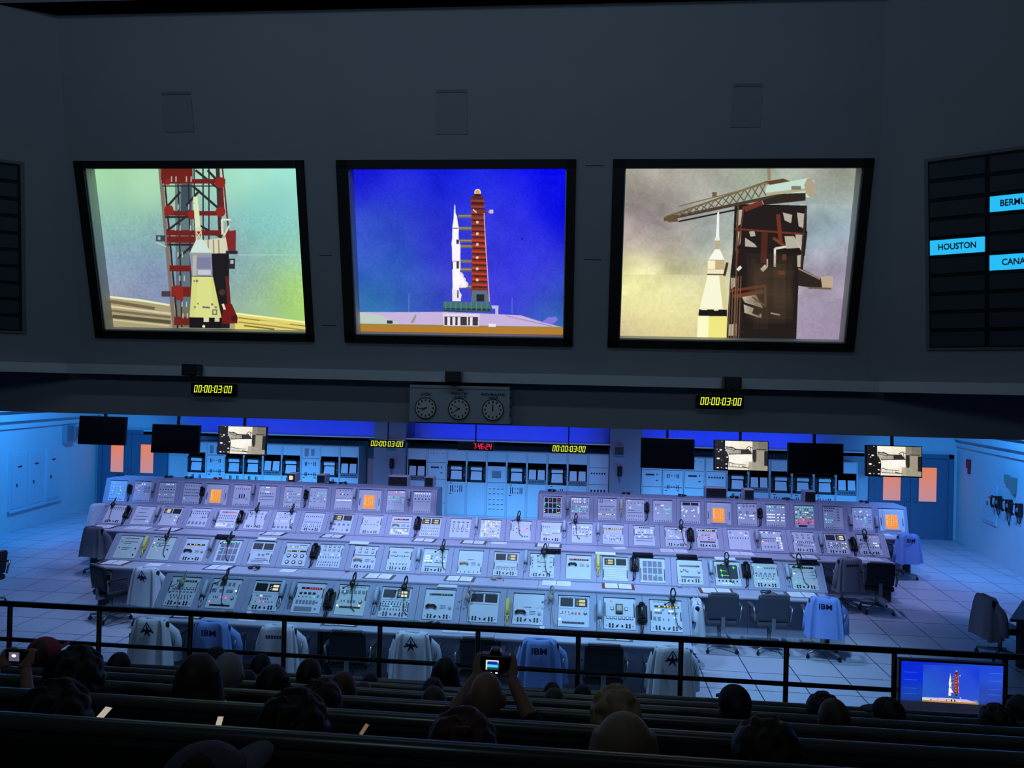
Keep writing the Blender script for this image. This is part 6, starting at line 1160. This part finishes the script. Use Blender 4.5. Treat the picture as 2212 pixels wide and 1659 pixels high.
# ------------------------------------------------------------------ the audience hall: benches, railing, screen, people
NB = 6; D0, DD, BT0, BD = 2.03, .85, 2.99, .30
def bD(k): return D0+DD*k
def bT(k): return BT0-BD*k
HALLF = mat('hall_carpet', (38, 38, 42), .95); BEN = mat('bench_dark', (34, 34, 38), .55); BTOP = mat('bench_rail', (120, 124, 118), .3, .5)
b = MB()
for k in range(-3, NB):
    z = bT(k)-1.16; b.box(-7.6, 6.2, bD(k)-.25, bD(k)+DD-.25, z-.4, z)
b.box(-7.6, 6.2, bD(NB)-.25, 7.42, bT(NB-1)-1.16-.6, bT(NB-1)-1.16)
b.box(-7.6, 6.2, 7.3, 7.45, 0, bT(NB-1)-1.16)
struct(b.build('floor_steps', HALLF))
for k in range(-1, NB):
    y, z = bD(k), bT(k)
    t = empty('audience_bench', (-.7, y, z-1.16), 0, 'long dark audience bench, %s from the railing' % ('nearest' if k == NB-1 else ORD[NB-1-k]), 'bench', 'audience benches')
    b = MB(); b.prism([(-.04, .62), (.02, .62), (.045, 1.10), (.015, 1.13), (-.012, 1.10)], -6.6, 6.6); b.build('backrest', BEN, t)
    b = MB(); b.tube([(-6.6, .008, 1.138), (6.6, .008, 1.138)], .024, 14); b.build('top_rail', BTOP, t, True)
    b = MB(); b.box(-6.6, 6.6, .05, .46, .38, .42); b.build('seat', BEN, t, bevel=.01)
    for x in range(-6, 7, 2): b = MB(); b.box(x-.03, x+.03, 0, .4, 0, .39); b.box(x-.03, x+.03, -.03, .03, 0, .9); b.build('leg', BEN, t)
RAILM = mat('railing_black', (16, 17, 20), .32, .3); ZP = bT(NB-1)-1.16
t = empty('railing', (0, 7.3, ZP), 0, 'black metal railing with two rails and posts in front of the consoles', 'railing')
for nm, z, rr in (('top_rail', 1.628, .03), ('middle_rail', 1.268, .022)):
    b = MB(); b.cyl((-7.2, 0, z-ZP), (5.8, 0, z-ZP), rr, 10); b.build(nm, RAILM, t, True)
for k in range(-8, 6):
    x = .016+.957*k; b = MB(); b.cyl((x, 0, 0), (x, 0, 1.628-ZP), .024, 8); b.cyl((x, 0, 0), (x, 0, .012), .05, 10); b.build('post', RAILM, t, True)
# the screen low on the right, before the railing
c = atY(2055, 1487, 7.05); t = empty('presenter_monitor', M=frame_matrix((c.x, 7.05, c.z-.015), (1, 0, 0), (0, -.02, 1)), label='wide lit screen low on the right showing the white rocket on blue', cat='monitor')
w, h = .88, .50
b = MB(); b.box(-w/2, w/2, -h/2, h/2, -.06, 0); b.build('monitor_case', MB_, t, bevel=.006)
cv = Can(300, 170); big = Can(400, 300); tower_picture(big)
cv.map = lambda x, y: (x, y)
cv.blobs([(0, 0, (10, 40, 210)), (.15, .3, (8, 40, 225)), (.2, .55, (20, 70, 190)), (.1, .7, (30, 70, 190)), (.9, .1, (30, 70, 215)), (.95, .3, (40, 90, 225)), (.9, .5, (35, 60, 170)), (.85, .62, (50, 90, 200)), (0, .95, (24, 26, 40)), (.5, .97, (26, 28, 40)), (1, .97, (26, 28, 42)), (.2, .86, (26, 30, 50)), (.95, .84, (26, 34, 60))])
for y in (.2, .34, .5, .6): cv.rect(.03, y, .16, y+.012, (70, 120, 240), .5); cv.rect(.86, y-.06, .99, y-.05, (90, 140, 245), .5)
cv.rect(0, .74, 1, 1, (30, 32, 44), .85)
x0, x1, y0, y1 = 65, 231, 8, 126
for yy in range(y0, y1):
    v = int((yy-y0)/(y1-y0)*300)
    for xx in range(x0, x1):
        p = big.a[min(v, 299), int((xx-x0)/(x1-x0)*399)]; cv.a[yy, xx] = p*.3+np.array((.14, .34, .82))*.7 if (p[2] > .45 and p[2] > 1.35*p[0] and v < 262) else np.clip(p*1.06, 0, 1)
o = cv.mesh('monitor_picture', w-.03, h-.03, picture_mat('presenter_picture', 1.0), t); o.location = (0, .0, .0015)
b = MB(); b.box(-.03, .03, -h/2-(c.z-.015-h/2-ZP), 0, -.12, -.06); b.box(-.3, .3, -(c.z-.015-ZP), -(c.z-.015-ZP)+.03, -.3, .1); b.build('monitor_stand', BLK, t)
# ------------------------------------------------------------------ people
SKIN = mat('skin', (150, 108, 88), .5); SKIND = mat('skin_dark', (92, 62, 50), .5)
def remesh(mb, voxel, it=4):
    me = bpy.data.meshes.new('tmp'); me.from_pydata(mb.v, [], mb.f); o = bpy.data.objects.new('tmp', me); COL.objects.link(o)
    r = o.modifiers.new('r', 'REMESH'); r.mode = 'VOXEL'; r.voxel_size = voxel
    s = o.modifiers.new('s', 'SMOOTH'); s.factor = .5; s.iterations = it
    n = bpy.data.meshes.new_from_object(o.evaluated_get(bpy.context.evaluated_depsgraph_get())); bpy.data.objects.remove(o); bpy.data.meshes.remove(me)
    n.polygons.foreach_set('use_smooth', [True]*len(n.polygons)); return n
HC = Vector((0, .045, .765))                          # head centre; the seat is z = 0, the figure faces +y
def head(b):
    b.ball(HC+Vector((0, -.012, .012)), .076, .096, .105, 20, 14); b.ball(HC+Vector((0, .035, -.055)), .056, .062, .062, 16, 10); b.ball(HC+Vector((0, .055, -.095)), .032, .03, .026, 12, 8)
    b.tube([HC+Vector((0, .088, .02)), HC+Vector((0, .108, -.012)), HC+Vector((0, .112, -.026))], [.010, .014, .017], 8)
    for s in (-1, 1):
        b.ball(HC+Vector((s*.031, .078, .012)), .015, .012, .012, 8, 6); b.tube([HC+Vector((s*.012, .088, .034)), HC+Vector((s*.05, .076, .034))], .009, 6)
        b.ball(HC+Vector((s*.079, -.004, -.008)), .012, .022, .034, 10, 8); b.ball(HC+Vector((s*.05, .055, -.03)), .022, .03, .025, 10, 8)
    b.tube([HC+Vector((-.024, .088, -.058)), HC+Vector((0, .097, -.056)), HC+Vector((.024, .088, -.058))], [.006, .010, .006], 6)
    b.tube([(0, -.005, .55), (0, .012, .63), (0, .025, .70)], [.064, .056, .055], 12)
def hand(b, w, d, nrm, side, curl=.5):                # palm, four unequal bent fingers and a thumb leaving the palm's side
    d = d.normalized(); nrm = (nrm-d*nrm.dot(d)).normalized(); lat = d.cross(nrm)*side; R = Matrix((lat, d, nrm)).transposed()
    b.ball(w+d*.045, .038, .05, .017, 12, 8, R=R)
    for q, (o, L) in enumerate(((-.029, .068), (-.010, .078), (.010, .073), (.028, .056))):
        p = w+d*.082+lat*o; pts = [p-d*.03]; ang = 0; seg = L/3
        for k in range(3): p = p+(d*math.cos(ang)-nrm*math.sin(ang))*seg; pts.append(p); ang += curl*(.8+.1*q)
        b.tube(pts, [.0095, .009, .0085, .0068], 8)
    p = w+d*.02-lat*.03; q = p-lat*.03+d*.025-nrm*.008; b.tube([p, q, q+d*.03-nrm*.014*(1+curl)+lat*.006], [.0125, .0105, .008], 8)
def torso(b, g=0):
    b.ball((0, 0, .10), .165+g, .13+g, .12+g, 18, 12); b.ball((0, -.025, .25), .145+g, .105+g, .14+g, 18, 12); b.ball((0, -.03, .42), .165+g, .11+g, .16+g, 18, 12); b.ball((0, -.03, .50), .15+g, .085+g, .08+g, 16, 10)
    b.tube([(-.17, -.02, .53), (-.07, -.015, .575), (.07, -.015, .575), (.17, -.02, .53)], [.055+g, .062+g, .062+g, .055+g], 12)
def legs(b, g=0, feet=True):
    for s in (-1, 1):
        b.tube([(s*.09, .0, .085), (s*.11, .24, .09), (s*.115, .46, .075)], [.095+g, .08+g, .06+g], 14); b.tube([(s*.115, .46, .075), (s*.115, .47, -.12), (s*.115, .48, -.36)], [.06+g, .056+g, .04+g], 12)
        if feet: b.tube([(s*.115, .45, -.385), (s*.118, .53, -.39), (s*.12, .62, -.405)], [.038, .036, .026], 10)
ARM = {'lap': ((.185, -.02, .525), (.235, .06, .27), (.10, .27, .16), (-.35, .9, -.1), (0, 0, 1)), 'camera': ((.185, -.02, .53), (.255, .17, .50), (.088, .36, .735), (-.2, .5, .75), (0, -1, .4)), 'phone': ((.185, -.02, .525), (.22, .08, .29), (.12, .30, .38), (-.3, .8, .4), (0, -.5, 1))}
def arms(b, kinds, g=0, hands=True, cut=1.0):
    for s, k in zip((-1, 1), kinds):
        sh, el, wr, d, n = [Vector((v[0]*s, v[1], v[2])) for v in ARM[k]]
        wr2 = el+(wr-el)*cut
        b.tube([sh, sh.lerp(el, .5), el], [.056+g, .05+g, .044+g], 12); b.tube([el, el.lerp(wr2, .4), wr2], [.044+g, .042+g, (.029 if cut > .99 else .04)+g], 12)
        if hands: hand(b, wr, d, n, s, .75 if k == 'camera' else .45)
BODY = {}
def body(kinds, fine=False):
    if (kinds, fine) in BODY: return BODY[(kinds, fine)]
    v = .0062 if fine else .0085
    b = MB(); torso(b); head(b); legs(b); arms(b, kinds); m1 = remesh(b, v, 3)
    b = MB(); torso(b, .014); arms(b, kinds, .013, False, .45 if kinds[0] == 'camera' else .9); m2 = remesh(b, .014, 4)
    b = MB(); legs(b, .014, False); b.ball((0, 0, .09), .18, .145, .12, 18, 12); m3 = remesh(b, .014, 4)
    b = MB()
    for s in (-1, 1): b.tube([(s*.115, .43, -.385), (s*.118, .53, -.395), (s*.12, .645, -.405)], [.046, .044, .03], 10)
    m4 = remesh(b, .01, 3)
    BODY[(kinds, fine)] = (m1, m2, m3, m4); return BODY[(kinds, fine)]
def hair_mesh(style):
    b = MB(); rnd = random.Random(len(style)*7+ord(style[0])); h = HC
    if style in ('short', 'grey', 'crop'):
        g = {'short': .013, 'grey': .011, 'crop': .006}[style]
        b.ball(h+Vector((0, -.022, .02)), .076+g, .092+g, .103+g, 24, 16); b.ball(h+Vector((0, -.05, -.04)), .062+g, .05+g, .06, 16, 10)
    elif style == 'long':
        b.ball(h+Vector((0, -.022, .022)), .092, .104, .112, 24, 16)
        for k in range(15):
            a = math.pi*(1.0+k/14.); x, y = .085*math.cos(a), .075*math.sin(a)-.01; b.tube([h+Vector((x*.8, y*.8, .06)), h+Vector((x*1.05, y*1.1, -.06)), h+Vector((x*1.25, y*1.2-.01, -.17)), h+Vector((x*1.3, y*1.15-.01, -.27+.03*rnd.random()))], [.034, .036, .034, .016], 8)
    elif style in ('curly', 'wavy', 'big'):
        R = {'curly': .108, 'wavy': .112, 'big': .13}[style]
        b.ball(h+Vector((0, -.02, .015)), R*.86, R*.9, R*.98, 24, 16)
        for k in range(150):
            a = rnd.random()*6.283; z = rnd.uniform(-.9 if style != 'wavy' else -1.4, 1); rr = math.sqrt(max(.05, 1-min(z*z, 1))) if z > -.6 else .85
            x, y = R*.93*rr*math.cos(a), R*.95*rr*math.sin(a)-.02
            if y > .06 and z < .55: continue
            b.ball(h+Vector((x, y, .015+z*R*1.02)), .024, .024, .028, 8, 6)
    elif style == 'bun':
        b.ball(h+Vector((0, -.022, .02)), .086, .102, .112, 24, 16); b.ball(h+Vector((0, -.11, .07)), .045, .042, .042, 14, 10)
    elif style == 'cap':
        b.ball(h+Vector((0, -.005, .03)), .087, .108, .10, 24, 16); b.ball(h+Vector((0, -.05, -.03)), .072, .055, .06, 16, 10)
    return remesh(b, .009, 2 if style not in ('curly', 'big', 'wavy') else 7)
HAIRM = {}
def cap_parts(t, m, turn, tilt=0):
    b = MB(); T = Matrix.Translation(HC) @ Matrix.Rotation(turn, 4, 'Z'); b.M = T
    b.ball((0, -.004, .035), .093, .112, .1, 24, 12)
    c = b.build('cap_crown', m, t, True)
    b = MB(T @ Matrix.Translation((0, .07, .03)) @ Matrix.Rotation(tilt, 4, 'X') @ Matrix.Translation((0, -.07, -.03))); n = 14; vs = []
    for z in (.026, .036):
        for k in range(n+1):
            a = math.pi*k/n; vs.append((.088*math.cos(a), .085+.0*k, z)); vs.append((.092*math.cos(a), .085+.105*math.sin(a), z-.02*math.sin(a)))
    f = []; q = 2*(n+1)
    for k in range(n): f += [(2*k, 2*k+2, 2*k+3, 2*k+1), (q+2*k, q+2*k+1, q+2*k+3, q+2*k+2), (2*k+1, 2*k+3, q+2*k+3, q+2*k+1)]
    b.add(vs, f); b.build('cap_brim', m, c, True)
SH_ = [mat('shirt_black', (24, 24, 28), .85), mat('shirt_navy', (28, 34, 58), .85), mat('shirt_grey', (62, 64, 68), .85), mat('shirt_maroon', (66, 28, 34), .85), mat('shirt_teal', (30, 58, 66), .85)]
PANT = mat('trousers_dark', (28, 30, 38), .85); SHOE = mat('shoe_dark', (20, 20, 22), .6)
HCOL = {'k': mat('hair_black', (22, 18, 17), .55, noise=.3, scale=60), 'n': mat('hair_brown', (64, 46, 36), .55, noise=.3, scale=60), 'r': mat('hair_auburn', (84, 44, 32), .55, noise=.3, scale=60), 'b': mat('hair_blonde', (168, 138, 100), .55, noise=.25, scale=60), 'g': mat('hair_grey', (140, 138, 136), .6, noise=.2, scale=60)}
def person(x, top, k, label, style='short', hc='k', arms_=('lap', 'lap'), shirt=0, cap=None, turn=0, dy=0, smin=.8, smax=1.12, sx=1.0, fine=False, skin=SKIN):
    yb = bD(k)+.05+.20+dy; seat = bT(k)-.74; tp = atY(x, top, yb+.02); g = {'short': .013, 'grey': .011, 'crop': .006, 'bald': 0, 'cap': .03}.get(style, .02)
    if cap is not None: g = .025
    s = (tp.z-seat)/(.882+g); s2 = min(max(s, smin), smax); z = tp.z-s2*(.882+g)
    t = empty('person', (tp.x, yb, z), turn, label, 'person', 'people in the audience'); t.scale = (s2*sx, s2, s2)
    ms = body(arms_, fine)
    for nm, me, m in zip(('body', 'shirt', 'trousers', 'shoe'), ms, (skin, SH_[shirt], PANT, SHOE)):
        o = bpy.data.objects.new(nm, me); COL.objects.link(o); o.parent = t
        if not me.materials: me.materials.append(m)
        o.material_slots[0].link = 'OBJECT'; o.material_slots[0].material = m
    if style != 'bald':
        if style not in HAIRM: HAIRM[style] = hair_mesh(style); HAIRM[style].materials.append(HCOL['k'])
        o = bpy.data.objects.new('hair', HAIRM[style]); COL.objects.link(o); o.parent = t; o.material_slots[0].link = 'OBJECT'; o.material_slots[0].material = HCOL[hc]
    if cap is not None: cap_parts(t, *cap)
    return t
CAPP = mat('cap_pink', (150, 62, 78), .8); CAPK = mat('cap_black', (18, 18, 20), .7); CAPG = mat('cap_grey', (110, 114, 120), .8)
man = person(1051, 1455, 1, 'bald man holding a camera up with both hands in the middle of the audience', 'bald', arms_=('camera', 'camera'), fine=True)
PPL = [dict(x=-72, top=1428, k=1, label='person with bushy hair at the left edge holding up a small camera', style='curly', hc='n', arms_=('camera', 'camera'), shirt=4), dict(x=92, top=1376, k=3, label='person in a pink cap with its brim to the right, near the left edge', style='crop', hc='n', cap=(CAPP, -1.3, .7), shirt=3, smax=1.2),
 dict(x=162, top=1410, k=1, label='dark-haired person with a wide head of hair before the left railing posts', style='big', shirt=0), dict(x=257, top=1408, k=4, label='dark-haired person left of the first white jacket, sitting near the railing', style='long', shirt=0, smax=1.2),
 dict(x=120, top=1486, k=0, label='dark person low at the left holding a bright tilted phone', style='big', shirt=1, arms_=('lap', 'phone')), dict(x=428, top=1410, k=1, label='person with long brown hair in front of the grey-haired head', style='long', hc='n', shirt=0, arms_=('lap', 'phone'), smax=1.2),
 dict(x=492, top=1412, k=2, label='grey-haired person right behind the long-haired head on the left', style='grey', hc='g', shirt=2, smax=1.25), dict(x=466, top=1398, k=4, label='small dark head seen over the grey-haired person', style='short', shirt=1), dict(x=531, top=1431, k=5, label='small brown head right of the grey-haired person, farther one', style='short', hc='n', shirt=2), dict(x=533, top=1449, k=3, label='child-size dark head close right of the grey-haired person', style='short', hc='k', shirt=3),
 dict(x=563, top=1414, k=4, label='dark head in front of the third white jacket', style='short', shirt=0), dict(x=590, top=1434, k=2, label='dark rounded head below the third white jacket', style='long', shirt=1), dict(x=668, top=1424, k=3, label='dark head right of the third white jacket', style='short', shirt=0, smax=1.2), dict(x=690, top=1469, k=1, label='dark-haired person before the reddish-haired head', style='curly', shirt=2),
 dict(x=635, top=1507, k=0, label='big dark silhouette of a person with wide hair in the near left rows', style='big', shirt=0, arms_=('phone', 'lap')), dict(x=740, top=1454, k=2, label='person with smooth auburn hair left of the middle', style='short', hc='r', shirt=3), dict(x=783, top=1475, k=3, label='small brown head close right of the auburn one', style='short', hc='n', shirt=2), dict(x=800, top=1456, k=4, label='dark head right of the auburn one, near the railing', style='short', shirt=1),
 dict(x=935, top=1462, k=3, label='dark head with glasses pushed up on top, left of the camera man', style='bun', shirt=0), dict(x=937, top=1485, k=2, label='person with light brown hair close left of the camera man', style='short', hc='n', shirt=4), dict(x=962, top=1420, k=4, label='tall dark head left of the camera man beside the starred jacket', style='long', shirt=0, smax=1.2), dict(x=1000, top=1549, k=0, label='person with big auburn hair in front of the camera man', style='big', hc='r', shirt=3),
 dict(x=1193, top=1475, k=4, label='dark head farther of two right of the camera man', style='short', shirt=1), dict(x=1197, top=1488, k=3, label='dark head nearer of two right of the camera man', style='short', hc='n', shirt=2), dict(x=1259, top=1480, k=4, label='small dark head below the bare chair right of the blue jacket', style='short', shirt=0), dict(x=1332, top=1487, k=1, label='person with wavy blonde hair, farther of two blonde people', style='wavy', hc='b', shirt=2),
 dict(x=1350, top=1538, k=0, label='person with long straight blonde hair, nearer of two blonde people', style='long', hc='b', shirt=2, sx=1.12), dict(x=1455, top=1507, k=5, label='small grey head just above a bench below the rightmost white jacket', style='grey', hc='g', shirt=2), dict(x=1590, top=1480, k=2, label='person in a black cap with a thin band on the open floor side', style='crop', cap=(CAPK, 0), shirt=0, smax=1.2), dict(x=1780, top=1497, k=3, label='dark-haired person behind the brown-haired one on the right', style='curly', shirt=0),
 dict(x=1803, top=1512, k=2, label='brown-haired person on the right before the dark-haired one', style='short', hc='n', shirt=2), dict(x=1658, top=1552, k=0, label='person with short bushy brown hair in the near right rows', style='curly', hc='n', shirt=0), dict(x=1922, top=1507, k=3, label='person in a dark cap just left of the low lit screen', style='crop', cap=(CAPK, .9), shirt=0), dict(x=2155, top=1523, k=3, label='curly-haired person in front of the low lit screen', style='curly', hc='k', shirt=1), dict(x=2207, top=1500, k=4, label='dark head at the right edge beside the low lit screen', style='long', shirt=0),
 dict(x=437, top=1606, k=-1, label='person in a grey baseball cap with its brim to the right, at the bottom edge', style='crop', hc='n', cap=(CAPG, -1.0, .75), shirt=2, smin=.7)]
PP = {}
for i, d in enumerate(PPL): PP[i] = person(**d)
# cameras and phones in people's hands
def slr(p, who, label, lcd):
    t = empty('camera', M=Matrix.Translation(p), label=label, cat='camera'); 
    b = MB(); b.box(-.068, .068, -.03, .03, -.045, .04); b.prism([(-.03, .04), (.03, .04), (.018, .066), (-.018, .066)], -.025, .03, ax='y'); b.build('camera_body', BLK, t, bevel=.007)
    b = MB(); b.cyl((0, .03, -.005), (0, .11, -.005), .034, 16); b.build('lens', BLK, t, True)
    cv = Can(24, 18); cv.map = lambda x, y: (x, y); cv.rect(0, 0, 1, 1, (30, 120, 190)); cv.rect(0, 0, 1, .25, (225, 228, 215)); cv.rect(.12, .12, .9, .45, (20, 40, 160)); cv.rect(.1, .45, .95, .8, (70, 200, 235)); cv.rect(.1, .72, .95, .85, (20, 90, 90)); cv.rect(0, .8, 1, 1, (30, 50, 60)); cv.rect(0, 0, .1, 1, (220, 225, 150))
    M = Matrix.Translation((-.012, -.0312, -.004)) @ Matrix.Rotation(math.pi/2, 4, 'X')
    o = cv.mesh('camera_display', *lcd, picture_mat('camera_display', 1.2, False), t); o.matrix_local = M
    b = MB()
    for q in (-.022, -.006, .02): b.box(-.012+q-.005, -.012+q+.005, -.0315, -.0305, -.041, -.036)
    b.build('button_light', E_['w'], t)
def at_local(t, x, y, z): return t.matrix_world @ Vector((x, y, z))
bpy.context.view_layer.update()
slr(at_local(man, 0, .40, .80), man, 'black camera with a lit display held up by the bald man', (.058, .044))
p0 = PP[0]; P = atY(14, 1422, (at_local(p0, 0, .40, .8)).y)
t = empty('camera', M=Matrix.Translation((p0.matrix_world.translation.x, P.y, at_local(p0, 0, .4, .80).z)), label='compact camera with a small lit display held up at the left edge', cat='camera')
b = MB(); b.box(-.05, .05, -.014, .014, -.03, .032); b.cyl((0, .014, 0), (0, .03, 0), .022, 14); b.build('camera_body', BLK, t, bevel=.005)
b = MB(); b.box(-.03, .022, -.0155, -.0145, -.02, .022); d = b.build('camera_display', emi('display_grey', (96, 92, 112), .9), t); b = MB(); b.ball((-.004, -.016, .006), .012, .0015, .007, 10, 6); b.build('display_glow', E_['w'], d)
def smartphone(p, rz, tilt, label, col, s=1.0):
    M = Matrix.Translation(p) @ Matrix.Rotation(rz, 4, 'Z') @ Matrix.Rotation(tilt, 4, 'X')
    t = empty('smartphone', M=M, label=label, cat='phone'); b = MB(); b.box(-.036*s, .036*s, -.074*s, .074*s, -.004, .004); b.build('phone_body', BLK, t, bevel=.003)
    b = MB(); b.box(-.032*s, .032*s, -.066*s, .066*s, .0042, .0048); b.build('phone_screen', col, t); return t
PS = emi('phone_screen_warm', (200, 186, 170), .8)
def hand_of(t, k, s): v = ARM[k][2]; d = Vector(ARM[k][3]); d.x *= s; return at_local(t, v[0]*s+d.normalized().x*.08, v[1]+.07, v[2]+.05)
q = atY(222, 1546, bD(0)+.62); smartphone(q, -.3, .55, 'bright tilted phone in the hand of the dark person low at the left', PS, .5)
q = atY(474, 1562, bD(0)+.62); smartphone(q, .1, .8, 'small warm glowing phone in the near left rows, under the clock phone', PS, .32)
q = atY(788, 1577, bD(0)+.58); smartphone(q, -.7, .8, 'small dim phone in the near rows left of the auburn-haired person', emi('phone_screen_dim', (150, 120, 80), .6), .3)
q = atY(478, 1524, bD(1)+.6); t = smartphone(q, .05, 1.2, 'dark phone with lit clock digits 10:28 in the left rows', emi('phone_screen_off', (3, 4, 6), .3), .6)
text_mesh('10:28', .022, 'phone_digits', emi('phone_digit', (180, 225, 225), 1.0), t, Matrix.Translation((0, .012, .0052)), bold=.001)
